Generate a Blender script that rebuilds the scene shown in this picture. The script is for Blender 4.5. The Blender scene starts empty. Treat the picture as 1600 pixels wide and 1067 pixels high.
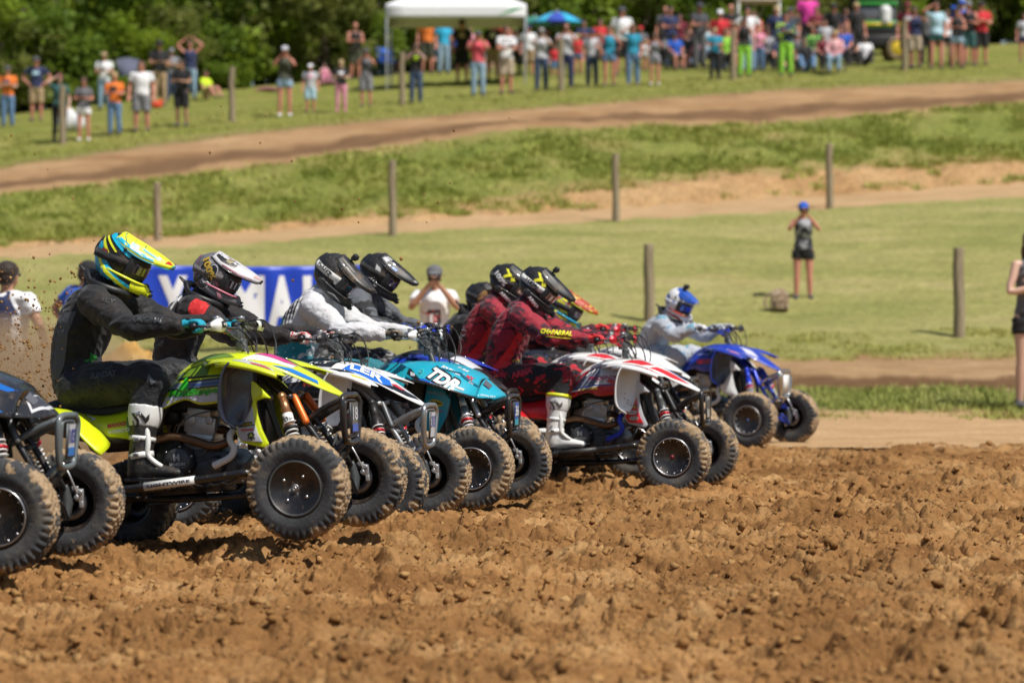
import bpy, math, random
import numpy as np
from mathutils import Vector, Matrix, Quaternion
from mathutils.bvhtree import BVHTree
random.seed(7); RNG = np.random.default_rng(7)
S = bpy.context.scene
COL = S.collection
rad = math.radians
# ---------------------------------------------------------------- camera, sky, sun, exposure
CAM_H = 1.26; FPX = 5000.0; PITCH = rad(0.4985)
cam = bpy.data.objects.new('camera', bpy.data.cameras.new('camera'))
COL.objects.link(cam); S.camera = cam
cam.location = (0, 0, CAM_H); cam.rotation_euler = (rad(90) - PITCH, 0, 0)
cam.data.sensor_width = 36; cam.data.lens = 36 * FPX / 1600
cam.data.clip_start = 0.5; cam.data.clip_end = 900
cam.data.dof.use_dof = True; cam.data.dof.focus_distance = 18.8; cam.data.dof.aperture_fstop = 2.6
SUN_EL = rad(57); SUN_AZ = rad(132)                      # azimuth clockwise from +Y: to the right and behind the camera
world = bpy.data.worlds.new("World"); S.world = world; world.use_nodes = True
wn = world.node_tree.nodes; bg = wn['Background']
sky = wn.new('ShaderNodeTexSky'); sky.sky_type = 'NISHITA'; sky.sun_disc = False
sky.sun_elevation = SUN_EL; sky.sun_rotation = SUN_AZ
world.node_tree.links.new(sky.outputs[0], bg.inputs[0]); bg.inputs[1].default_value = 0.07
sun = bpy.data.objects.new('sun', bpy.data.lights.new('sun', 'SUN')); COL.objects.link(sun)
sun.data.energy = 4.9; sun.data.angle = rad(0.55); sun.data.color = (1, .955, .88)
sdir = Vector((math.sin(SUN_AZ) * math.cos(SUN_EL), math.cos(SUN_AZ) * math.cos(SUN_EL), math.sin(SUN_EL)))
sun.rotation_euler = sdir.to_track_quat('Z', 'Y').to_euler()
S.view_settings.view_transform = 'Standard'; S.view_settings.look = 'None'
S.view_settings.exposure = 0.1; S.view_settings.gamma = 1

# ---------------------------------------------------------------- small library
def link(o, parent=None):
    COL.objects.link(o)
    if parent is not None: o.parent = parent
    return o
def tag(o, label=None, cat=None, group=None, kind=None):
    if label: o['label'] = label
    if cat: o['category'] = cat
    if group: o['group'] = group
    if kind: o['kind'] = kind
    return o
def empty(name, loc=(0, 0, 0), rot=(0, 0, 0), parent=None):
    o = bpy.data.objects.new(name, None); o.empty_display_size = .1
    o.location = loc; o.rotation_euler = rot
    return link(o, parent)
def mesh_of(V, F, name='mesh', smooth=True):
    me = bpy.data.meshes.new(name)
    V = np.asarray(V, dtype=np.float32)
    if isinstance(F, np.ndarray):
        n, k = F.shape
        me.vertices.add(len(V)); me.vertices.foreach_set('co', V.ravel())
        me.loops.add(n * k); me.loops.foreach_set('vertex_index', F.astype(np.int32).ravel())
        me.polygons.add(n); me.polygons.foreach_set('loop_start', np.arange(0, n * k, k, dtype=np.int32))
        me.polygons.foreach_set('loop_total', np.full(n, k, dtype=np.int32))
        me.update(calc_edges=True)
    else:
        me.from_pydata(V.tolist(), [], F); me.update()
    if smooth: me.polygons.foreach_set('use_smooth', [True] * len(me.polygons))
    return me
def obj(name, VF, mat, parent=None, smooth=True, bevel=0, solid=0, sub=0, auto=0):
    me = VF if isinstance(VF, bpy.types.Mesh) else mesh_of(VF[0], VF[1], name, smooth)
    if mat is not None:
        if len(me.materials) == 0: me.materials.append(mat)
    o = bpy.data.objects.new(name, me); link(o, parent)
    if mat is not None:
        o.material_slots[0].link = 'OBJECT'; o.material_slots[0].material = mat
    if solid:
        m = o.modifiers.new('s', 'SOLIDIFY'); m.thickness = solid; m.offset = 0
    if bevel:
        m = o.modifiers.new('b', 'BEVEL'); m.width = bevel; m.segments = 2; m.limit_method = 'ANGLE'; m.angle_limit = rad(35)
        m.harden_normals = False
    if sub:
        m = o.modifiers.new('u', 'SUBSURF'); m.levels = sub; m.render_levels = sub
    return o
def J(*parts):
    V = []; F = []; n = 0
    for p in parts:
        v, f = p
        v = np.asarray(v, float); V.append(v)
        if isinstance(f, np.ndarray): f = f.tolist()
        F += [tuple(i + n for i in q) for q in f]; n += len(v)
    return np.vstack(V), F
def X(VF, M):
    v = np.asarray(VF[0], float); A = np.array(M)
    return v @ A[:3, :3].T + A[:3, 3], VF[1]
def T(VF, x=0, y=0, z=0): return np.asarray(VF[0], float) + np.array([x, y, z]), VF[1]
def mirror(VF):
    v = np.asarray(VF[0], float).copy(); v[:, 1] *= -1
    return v, [tuple(reversed(q)) for q in (VF[1].tolist() if isinstance(VF[1], np.ndarray) else VF[1])]
def box(cx, cy, cz, sx, sy, sz):
    x, y, z = sx / 2, sy / 2, sz / 2
    V = np.array([(-x, -y, -z), (x, -y, -z), (x, y, -z), (-x, y, -z), (-x, -y, z), (x, -y, z), (x, y, z), (-x, y, z)]) + np.array([cx, cy, cz])
    return V, [(0, 3, 2, 1), (4, 5, 6, 7), (0, 1, 5, 4), (1, 2, 6, 5), (2, 3, 7, 6), (3, 0, 4, 7)]
def catmull(P, k=4):
    P = np.asarray(P, float)
    if k <= 1 or len(P) < 3: return P
    Q = np.vstack([2 * P[0] - P[1], P, 2 * P[-1] - P[-2]]); out = []
    for i in range(1, len(Q) - 2):
        for j in range(k):
            t = j / k; a, b, c, d = Q[i - 1], Q[i], Q[i + 1], Q[i + 2]
            out.append(.5 * (2 * b + (c - a) * t + (2 * a - 5 * b + 4 * c - d) * t * t + (3 * b - a - 3 * c + d) * t ** 3))
    out.append(P[-1]); return np.array(out)
def tube(P, r, n=10, k=1, lat=None, rb=None, round_ends=False):
    """tapered tube along P; r one radius or one per point; rb a second radius across lat"""
    P = np.asarray(P, float); m = len(P)
    r = np.full(m, r, float) if np.isscalar(r) else np.asarray(r, float)
    rb_ = r if rb is None else (np.full(m, rb, float) if np.isscalar(rb) else np.asarray(rb, float))
    if k > 1 and m > 2:
        Q = catmull(np.column_stack([P, r, rb_]), k); P = Q[:, :3]; r = Q[:, 3]; rb_ = Q[:, 4]; m = len(P)
    if round_ends:
        d0 = P[0] - P[1]; d0 /= np.linalg.norm(d0) + 1e-9; d1 = P[-1] - P[-2]; d1 /= np.linalg.norm(d1) + 1e-9
        a = [.35, .72, .95]
        h0 = [P[0] + d0 * r[0] * s * .9 for s in a]; h1 = [P[-1] + d1 * r[-1] * s * .9 for s in a]
        c = [math.sqrt(1 - s * s) for s in a]
        P = np.vstack([h0[::-1], P, h1]); rb_ = np.concatenate([[rb_[0] * q for q in c[::-1]], rb_, [rb_[-1] * q for q in c]])
        r = np.concatenate([[r[0] * q for q in c[::-1]], r, [r[-1] * q for q in c]]); m = len(P)
    Tn = np.gradient(P, axis=0); Tn /= np.linalg.norm(Tn, axis=1)[:, None] + 1e-12
    if lat is None:
        a = np.array([0, 0, 1.]) if abs(Tn[0][2]) < .9 else np.array([1., 0, 0])
        u = np.cross(Tn[0], a)
    else: u = np.array(lat, float)
    V = []; ang = np.arange(n) * 2 * math.pi / n
    for i in range(m):
        if lat is not None: u = np.array(lat, float)
        u = u - Tn[i] * np.dot(u, Tn[i]); u /= np.linalg.norm(u) + 1e-12
        w = np.cross(Tn[i], u)
        V.append(P[i] + np.outer(np.cos(ang) * r[i], u) + np.outer(np.sin(ang) * rb_[i], w))
    V = np.vstack(V); F = []
    for i in range(m - 1):
        for j in range(n):
            a, b = i * n + j, i * n + (j + 1) % n
            F.append((a, b, b + n, a + n))
    F.append(tuple(range(n - 1, -1, -1))); F.append(tuple((m - 1) * n + j for j in range(n)))
    return V, F
def lathe(prof, n=32, axis='y', c=(0, 0, 0), ring=False):
    """prof: list of (radius, along axis)"""
    V = []; F = []; a = np.arange(n) * 2 * math.pi / n
    for r, h in prof:
        q = np.column_stack([np.cos(a) * r, np.full(n, h), np.sin(a) * r])
        V.append(q)
    V = np.vstack(V)
    if axis == 'z': V = V[:, [0, 2, 1]] * np.array([1, -1, 1])
    if axis == 'x': V = V[:, [1, 0, 2]] * np.array([1, -1, 1])
    for i in range(len(prof) - 1):
        for j in range(n):
            F.append((i * n + j, i * n + (j + 1) % n, (i + 1) * n + (j + 1) % n, (i + 1) * n + j))
    if ring:
        k = (len(prof) - 1) * n; F += [(k + j, k + (j + 1) % n, (j + 1) % n, j) for j in range(n)]
    if prof[0][0] > 1e-6 and not ring: F.append(tuple(range(n - 1, -1, -1)))
    if prof[-1][0] > 1e-6 and not ring: F.append(tuple((len(prof) - 1) * n + j for j in range(n)))
    return V + np.array(c), F
def ell(c, r, n=16, m=10, R=None):
    V = []; F = []
    for i in range(m + 1):
        t = math.pi * i / m
        for j in range(n):
            p = 2 * math.pi * j / n
            V.append((math.sin(t) * math.cos(p), math.sin(t) * math.sin(p), math.cos(t)))
    V = np.array(V) * np.array(r)
    if R is not None: V = V @ np.array(R).T[:3, :3] if np.array(R).shape[0] == 3 else V @ np.array(R)[:3, :3].T
    for i in range(m):
        for j in range(n):
            F.append((i * n + j, (i + 1) * n + j, (i + 1) * n + (j + 1) % n, i * n + (j + 1) % n))
    return V + np.array(c), F
def prism(poly, y0, y1, plane='xz'):
    n = len(poly); A = [(p[0], y0, p[1]) for p in poly]; B = [(p[0], y1, p[1]) for p in poly]
    V = np.array(A + B, float)
    if plane == 'yz': V = V[:, [1, 0, 2]]
    if plane == 'xy': V = V[:, [0, 2, 1]]
    F = [tuple(range(n)), tuple(range(2 * n - 1, n - 1, -1))] + [(i, i + n, (i + 1) % n + n, (i + 1) % n) for i in range(n)]
    return V, F
def surf(rows, ku=3, kv=3):
    """smooth sheet through rows of control points (all rows the same length)"""
    R = np.array(rows, float)
    R = np.array([catmull(r, kv) for r in R]); R = np.array([catmull(R[:, j], ku) for j in range(R.shape[1])]).transpose(1, 0, 2)
    m, n = R.shape[:2]
    F = [(i * n + j, i * n + j + 1, (i + 1) * n + j + 1, (i + 1) * n + j) for i in range(m - 1) for j in range(n - 1)]
    return R.reshape(-1, 3), F
def blob(parts, voxel=.02, smooth=3, name='body', dec=0):
    """one continuous skin over overlapping closed solids"""
    me = mesh_of(*J(*parts), name='tmp'); o = bpy.data.objects.new('tmp', me); COL.objects.link(o)
    m = o.modifiers.new('r', 'REMESH'); m.mode = 'VOXEL'; m.voxel_size = voxel; m.use_smooth_shade = True
    if smooth:
        s = o.modifiers.new('s', 'SMOOTH'); s.iterations = smooth; s.factor = .5
    if dec:
        d = o.modifiers.new('d', 'DECIMATE'); d.ratio = dec
    dg = bpy.context.evaluated_depsgraph_get(); dg.update()
    r = bpy.data.meshes.new_from_object(o.evaluated_get(dg), depsgraph=dg); r.name = name
    bpy.data.objects.remove(o); bpy.data.meshes.remove(me)
    r.materials.clear(); r.polygons.foreach_set('use_smooth', [True] * len(r.polygons))
    return r
# numpy noise
def _h(ix, iy, s):
    h = (ix.astype(np.int64) * 374761393 + iy.astype(np.int64) * 668265263 + s * 1274126177) & 0xffffffff
    h = ((h ^ (h >> 13)) * 1274126177) & 0xffffffff
    h = ((h ^ (h >> 15)) * 2246822519) & 0xffffffff
    h = ((h ^ (h >> 13)) * 3266489917) & 0xffffffff
    return ((h ^ (h >> 16)) & 0xffffff) / float(0xffffff)
def vnoise(x, y, s=0):
    x = x + 731.37; y = y + 411.13
    ix = np.floor(x); iy = np.floor(y); fx = x - ix; fy = y - iy
    fx = fx * fx * fx * (fx * (fx * 6 - 15) + 10); fy = fy * fy * fy * (fy * (fy * 6 - 15) + 10)
    a = _h(ix, iy, s); b = _h(ix + 1, iy, s); c = _h(ix, iy + 1, s); d = _h(ix + 1, iy + 1, s)
    return (a + (b - a) * fx + (c - a) * fy + (a - b - c + d) * fx * fy) * 2 - 1
def fbm(x, y, s=0, o=4):
    t = 0; a = 1; n = 0
    for i in range(o):
        t = t + a * vnoise(x * 2 ** i + i * 17.3, y * 2 ** i - i * 9.1, s + i); n += a; a *= .5
    return t / n
def lumps(x, y, s=0):
    """rounded clods: the height of the nearest of randomly sized bumps"""
    x = x + 731.37; y = y + 411.13
    ix = np.floor(x); iy = np.floor(y); best = np.zeros_like(x)
    for dx in (-1, 0, 1):
        for dy in (-1, 0, 1):
            cx = ix + dx; cy = iy + dy
            px = cx + .15 + .7 * _h(cx, cy, s); py = cy + .15 + .7 * _h(cx, cy, s + 5); r = .25 + .6 * _h(cx, cy, s + 9)
            d2 = ((x - px) ** 2 + (y - py) ** 2) / (r * r)
            best = np.maximum(best, np.clip(1 - d2, 0, 1) ** .85 * r)
    return best
# materials
def mat(name, col=(.5, .5, .5), rough=.5, metal=0, coat=0, spec=None, emis=None):
    m = bpy.data.materials.new(name); m.use_nodes = True; b = m.node_tree.nodes['Principled BSDF']
    b.inputs['Base Color'].default_value = (*col, 1); b.inputs['Roughness'].default_value = rough; b.inputs['Metallic'].default_value = metal
    if coat: b.inputs['Coat Weight'].default_value = coat; b.inputs['Coat Roughness'].default_value = .08
    if spec is not None: b.inputs['Specular IOR Level'].default_value = spec
    return m
class NT:
    def __init__(s, m): s.t = m.node_tree; s.b = s.t.nodes['Principled BSDF']
    def n(s, kind, **kw):
        q = s.t.nodes.new('ShaderNode' + kind)
        for k, v in kw.items():
            if k[0] == '_': setattr(q, k[1:], v)
            else: q.inputs[int(k[1:]) if k[0] == 'i' and k[1:].isdigit() else k].default_value = v
        return q
    def l(s, a, b): s.t.links.new(a, b)
    def coord(s, kind='Object', scale=None):
        c = s.t.nodes.new('ShaderNodeTexCoord').outputs[kind]
        if scale is None: return c
        mp = s.n('Mapping'); mp.inputs['Scale'].default_value = scale; s.l(c, mp.inputs[0]); return mp.outputs[0]
    def noise(s, scale, detail=4, co=None, rough=.55, dist=0):
        q = s.n('TexNoise'); q.inputs['Scale'].default_value = scale; q.inputs['Detail'].default_value = detail
        q.inputs['Roughness'].default_value = rough; q.inputs['Distortion'].default_value = dist
        s.l(co if co is not None else s.coord(), q.inputs['Vector']); return q.outputs['Fac']
    def ramp(s, fac, stops, interp='LINEAR'):
        q = s.n('ValToRGB'); q.color_ramp.interpolation = interp; e = q.color_ramp.elements
        while len(e) < len(stops): e.new(.5)
        for i, (p, c) in enumerate(stops):
            e[i].position = p; e[i].color = (*c, 1) if len(c) == 3 else c
        s.l(fac, q.inputs[0]); return q.outputs[0]
    def mix(s, fac, a, b, mode='MIX'):
        q = s.n('Mix', _data_type='RGBA', _blend_type=mode)
        for i, v in ((0, fac), (6, a), (7, b)):
            if isinstance(v, bpy.types.NodeSocket): s.l(v, q.inputs[i])
            elif isinstance(v, (int, float)): q.inputs[i].default_value = v
            else: q.inputs[i].default_value = (*v, 1)
        return q.outputs[2]
    def math(s, op, a, b=0):
        q = s.n('Math', _operation=op)
        for i, v in enumerate((a, b)):
            if isinstance(v, bpy.types.NodeSocket): s.l(v, q.inputs[i])
            else: q.inputs[i].default_value = v
        return q.outputs[0]
    def bump(s, h, dist=.01, strength=1):
        q = s.n('Bump'); q.inputs['Distance'].default_value = dist; q.inputs['Strength'].default_value = strength
        s.l(h, q.inputs['Height']); s.l(q.outputs[0], s.b.inputs['Normal'])
# ---------------------------------------------------------------- terrain: heights along sight columns u = x/y
UC = np.array([-.16, -.08, 0, .08, .16])
def zp(D, py): return CAM_H - (py - 490) * D / FPX
# (name, distance per column, photo row per column)
K = [
 ('dirt',  [29.8, 30, 30, 30, 30], None, 0.0),
 ('flat',  [37.0, 37, 37, 37, 37], [.09, .09, .09, .10, .11], None),
 ('weed',  [41, 41, 41, 41, 41], [.26, .26, .26, .28, .31], None),
 ('berm',  [43, 43, 43, 43, 43], [.50, .50, .50, .52, .54], None),
 ('field', [45, 45, 45, 45, 45], [.60] * 5, None),
 ('fieldb',[50, 50, 50, 50, 50], [1.02, 1.03, 1.06, 1.10, 1.16], None),
 ('patha', [58, 60, 62, 64, 66], [zp(58, 403), zp(60, 377), zp(62, 352), zp(64, 331), zp(66, 306)], None),
 ('pathb', [60.5, 62.5, 64.5, 66.5, 68.5], [zp(60.5, 389), zp(62.5, 364), zp(64.5, 338), zp(66.5, 314), zp(68.5, 289)], None),
 ('bankb', [61.0, 63.2, 65.4, 68.0, 70.0], [zp(61, 384), zp(63.2, 354), zp(65.4, 318), zp(68, 268), zp(70, 255)], None),
 ('tracka',[66, 68.6, 71, 73, 75], [zp(66, 308), zp(68.6, 262), zp(71, 200), zp(73, 193), zp(75, 160)], None),
 ('trackb',[70, 73, 76, 78.5, 80.5], [zp(70, 264), zp(73, 207), zp(76, 173), zp(78.5, 143), zp(80.5, 127)], None),
 ('crowd', [77, 81, 85, 87, 89], [zp(77, 208), zp(81, 168), zp(85, 138), zp(87, 113), zp(89, 97)], None),
 ('tree',  [92, 98, 104, 106, 108], [zp(92, 180), zp(98, 135), zp(104, 100), zp(106, 80), zp(108, 68)], None),
 ('far',   [130] * 5, [8.0, 8.6, 9.3, 10., 10.6], None),
 ('end',   [240] * 5, [9, 9.6, 10.3, 11., 12], None),
]
KD = []; KZ = []
for nme, d, z, z0 in K:
    KD.append(d); KZ.append([0.] * 5 if z is None else z)
KD = np.array(KD, float); KZ = np.array(KZ, float); KI = {k[0]: i for i, k in enumerate(K)}
def cols(u):
    t = np.clip((np.asarray(u, float) - UC[0]) / .08, -.9, 4.9)
    i = np.clip(np.floor(t), 0, 3).astype(int); f = t - i
    sm = np.clip(f, 0, 1); sm = f if False else np.where((f >= 0) & (f <= 1), sm, f)
    return i, np.clip(sm, -.9, 1.9)
def kd(name, u):
    i, f = cols(u); r = KD[KI[name]]; return r[i] * (1 - f) + r[i + 1] * f
def kz(name, u):
    i, f = cols(u); r = KZ[KI[name]]; return r[i] * (1 - f) + r[i + 1] * f
def ground_z(x, y):
    x = np.asarray(x, float); y = np.asarray(y, float); u = x / np.maximum(y, 5)
    D = np.array([kd(k[0], u) for k in K]); Z = np.array([kz(k[0], u) for k in K])
    out = np.zeros_like(u * 1.0)
    # monotone cubic-ish: linear knots, smoothed by averaging three samples
    def lin(yy):
        o = np.zeros_like(yy)
        for k in range(len(K) - 1):
            t = (yy - D[k]) / (D[k + 1] - D[k]); m = (t >= 0) & (t < 1)
            o = np.where(m, Z[k] + (Z[k + 1] - Z[k]) * t, o)
        return np.where(yy >= D[-1], Z[-1], o)
    return (lin(y - .5) + lin(y) * 2 + lin(y + .5)) / 4
def gz(x, y): return float(ground_z(np.array([x]), np.array([y]))[0])
def ray(px, py):
    c, s = math.cos(PITCH), math.sin(PITCH); dx, dz = (px - 800) / FPX, (533.5 - py) / FPX
    d = np.array([dx, c + dz * s, -s + dz * c]); return d / d[1]
def at(px, py, D): r = ray(px, py); return Vector((r[0] * D, D, CAM_H + r[2] * D))
def hit(px, py, d0=33, d1=125):
    """where the sight line through a photo point meets the hill"""
    r = ray(px, py); D = np.arange(d0, d1, .05)
    dz = CAM_H + r[2] * D - ground_z(r[0] * D, D)
    i = np.where(dz <= 0)[0]; d = D[i[0]] if len(i) else d1
    return Vector((r[0] * d, d, gz(r[0] * d, d)))
def strip(name, a, b, nv, mt, rough=0, u0=-.26, u1=.26, nu=420, wob=0, kind='structure', z_add=0):
    u = np.linspace(u0, u1, nu)
    A = kd(a, u); B = kd(b, u)
    if wob:
        A = A + wobble(a, u); B = B + wobble(b, u)
    V = []; v_ = []
    for t in np.linspace(0, 1, nv):
        y = A + (B - A) * t; x = u * y; z = ground_z(x, y) + z_add
        if rough: z = z + rough * fbm(x * 1.3, y * 1.3, 3, 4) * np.minimum(1, min(t, 1 - t) * 8 + 0)
        V.append(np.column_stack([x, y, z])); v_.append(np.full(nu, t))
    V = np.vstack(V); i = np.arange(nv - 1)[:, None] * nu + np.arange(nu - 1)[None]; i = i.ravel()
    F = np.column_stack([i, i + 1, i + nu + 1, i + nu])
    me = mesh_of(V, F, name)
    at_ = me.attributes.new('across', 'FLOAT', 'POINT'); at_.data.foreach_set('value', np.concatenate(v_).astype(np.float32))
    return tag(obj(name, me, mt), kind=kind)
def wobble(name, u):
    s = KI[name]; w = {'dirt': .5, 'weed': .7, 'flat': .9, 'berm': .5, 'field': .8, 'patha': .5, 'tracka': .35, 'trackb': .35, 'bankb': .55, 'pathb': .3}.get(name, 0)
    return w * fbm(u * 160, u * 0 + s * 3.3, s, 4)
GRASS_A = (.105, .125, .030); GRASS_B = (.165, .165, .058); DRY = (.27, .20, .10); DIRT = (.36, .20, .10)
def grass_mat(name, cols_, dirt=.0, edge_lo=0, edge_hi=0, dirt_col=DIRT, scale=.5, tuft=1.0, edge_w=.12, streak=True, dthr=.6):
    m = mat(name, rough=.9, spec=.15); t = NT(m); co = t.coord('Object')
    cs = t.coord('Object', (scale, scale * (3.0 if streak else 1), scale))
    c = t.ramp(t.noise(1.0, 6, cs, .65), [(.3, cols_[0]), (.5, cols_[1]), (.7, cols_[2])])
    fine = t.noise(9, 5, co, .7); c = t.mix(t.ramp(fine, [(.35, (.55,) * 3), (.65, (1.25,) * 3)]), (0, 0, 0), c)
    q = t.n('Mix', _data_type='RGBA', _blend_type='MULTIPLY'); q.inputs[0].default_value = 1
    t.l(t.ramp(t.noise(1.0, 6, cs, .65), [(.3, cols_[0]), (.5, cols_[1]), (.7, cols_[2])]), q.inputs[6]); t.l(t.ramp(fine, [(.3, (.6,) * 3), (.7, (1.3,) * 3)]), q.inputs[7]); c = q.outputs[2]
    at_ = t.n('Attribute', _attribute_name='across').outputs['Fac']
    nz = t.noise(1.1, 6, co, .7)
    msk = None
    if dirt: msk = t.ramp(t.noise(.45, 5, co, .6), [(dthr, (0,) * 3), (dthr + .08, (dirt,) * 3)])
    def edge(pos_from_edge):
        d = t.math('ADD', pos_from_edge, t.math('MULTIPLY', t.math('SUBTRACT', nz, .5), edge_w * 2.2))
        return t.ramp(d, [(.0, (1,) * 3), (edge_w, (0,) * 3)])
    for flag, src in ((edge_lo, at_), (edge_hi, t.math('SUBTRACT', 1, at_))):
        if flag:
            e = t.math('MULTIPLY', edge(src), flag); msk = e if msk is None else t.math('MAXIMUM', msk, e)
    if msk is not None: c = t.mix(msk, c, t.mix(t.noise(3, 4, co), tuple(v * .75 for v in dirt_col), tuple(min(1, v * 1.15) for v in dirt_col)))
    t.l(c, t.b.inputs['Base Color']); t.bump(t.noise(14, 5, co, .7), .05 * tuft, .8)
    return m
def soil_mat(name, c0, c1, c2, scale=1.5, bump=.03, stretch=1, damp=False):
    m = mat(name, rough=.95, spec=.1); t = NT(m); co = t.coord('Object'); cs = t.coord('Object', (scale, scale * stretch, scale))
    c = t.ramp(t.noise(1, 7, cs, .65), [(.32, c0), (.5, c1), (.68, c2)])
    c = t.mix(t.ramp(t.noise(26, 4, co, .7), [(.35, (.72,) * 3), (.7, (1.2,) * 3)]), (0, 0, 0), c) if False else c
    q = t.n('Mix', _data_type='RGBA', _blend_type='MULTIPLY'); q.inputs[0].default_value = 1
    t.l(c, q.inputs[6]); t.l(t.ramp(t.noise(26, 4, co, .7), [(.3, (.75,) * 3), (.7, (1.2,) * 3)]), q.inputs[7])
    c = q.outputs[2]
    if damp: q2 = t.n('Mix', _data_type='RGBA', _blend_type='MULTIPLY'); q2.inputs[0].default_value = 1; t.l(c, q2.inputs[6]); t.l(t.ramp(t.noise(.5, 5, t.coord('Object', (1, .5, 1)), .65), [(.36, (.74, .71, .68)), (.52, (1, 1, 1)), (.68, (1.12, 1.1, 1.1))]), q2.inputs[7]); c = q2.outputs[2]
    t.l(c, t.b.inputs['Base Color']); t.bump(t.noise(22, 6, co, .7), bump, .9)
    return m
M_dirt = soil_mat('tilled_soil', (.185, .087, .031), (.295, .152, .056), (.42, .25, .108), 1.3, .02, damp=True)
M_clod = soil_mat('clod_soil', (.20, .094, .032), (.315, .165, .060), (.45, .275, .115), 3, .008, damp=True)
M_flat = soil_mat('packed_soil', (.38, .235, .115), (.47, .30, .155), (.54, .36, .20), .8, .02, 3)
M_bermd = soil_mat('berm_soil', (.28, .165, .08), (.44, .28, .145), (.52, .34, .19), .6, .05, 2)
M_track = soil_mat('track_soil', (.30, .17, .08), (.40, .245, .125), (.48, .31, .165), .5, .05, 3)
_t = NT(M_track); _f = _t.n('Attribute', _attribute_name='across').outputs['Fac']; _w = _t.math('ADD', _f, _t.math('MULTIPLY', _t.math('SUBTRACT', _t.noise(.25, 4), .5), .5))
_m = _t.ramp(_w, [(.12, (0,) * 3), (.22, (1,) * 3), (.40, (1,) * 3), (.55, (0,) * 3)]); _old = _t.b.inputs['Base Color'].links[0].from_socket; _t.l(_t.mix(_m, _old, (.20, .115, .06)), _t.b.inputs['Base Color'])
M_path = soil_mat('path_soil', (.39, .25, .125), (.47, .31, .165), (.53, .36, .20), .6, .03, 3)
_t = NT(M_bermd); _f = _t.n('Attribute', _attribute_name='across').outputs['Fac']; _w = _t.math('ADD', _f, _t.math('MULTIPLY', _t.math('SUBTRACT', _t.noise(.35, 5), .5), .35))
_m = _t.ramp(_w, [(.0, (.85,) * 3), (.22, (.85,) * 3), (.36, (0,) * 3)]); _old = _t.b.inputs['Base Color'].links[0].from_socket; _t.l(_t.mix(_m, _old, (.13, .065, .03)), _t.b.inputs['Base Color'])  # berm's shadow painted into the soil colour as a dark band along its foot
M_field = grass_mat('mown_grass', ((.205, .22, .060), (.30, .285, .095), (.41, .345, .155)), dirt=.45, edge_lo=.9, scale=.28, edge_w=.05, dthr=.66)
M_weed = grass_mat('verge_grass', ((.08, .12, .022), (.14, .18, .04), (.26, .24, .10)), edge_lo=1, edge_hi=.6, scale=.8, edge_w=.2, dirt_col=(.44, .27, .14))
M_bank = grass_mat('bank_grass', ((.13, .16, .03), (.205, .22, .05), (.33, .275, .10)), dirt=.5, edge_lo=1, edge_hi=.3, scale=.45, edge_w=.16, dirt_col=(.42, .26, .13), streak=False, dthr=.64)
M_bankb = grass_mat('eroded_bank', ((.34, .19, .08), (.44, .27, .125), (.50, .33, .17)), scale=.5, streak=False)
M_hill = grass_mat('hill_grass', ((.15, .175, .03), (.215, .225, .05), (.30, .26, .085)), edge_lo=.8, scale=.3, edge_w=.05, dirt_col=(.30, .19, .11))

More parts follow.
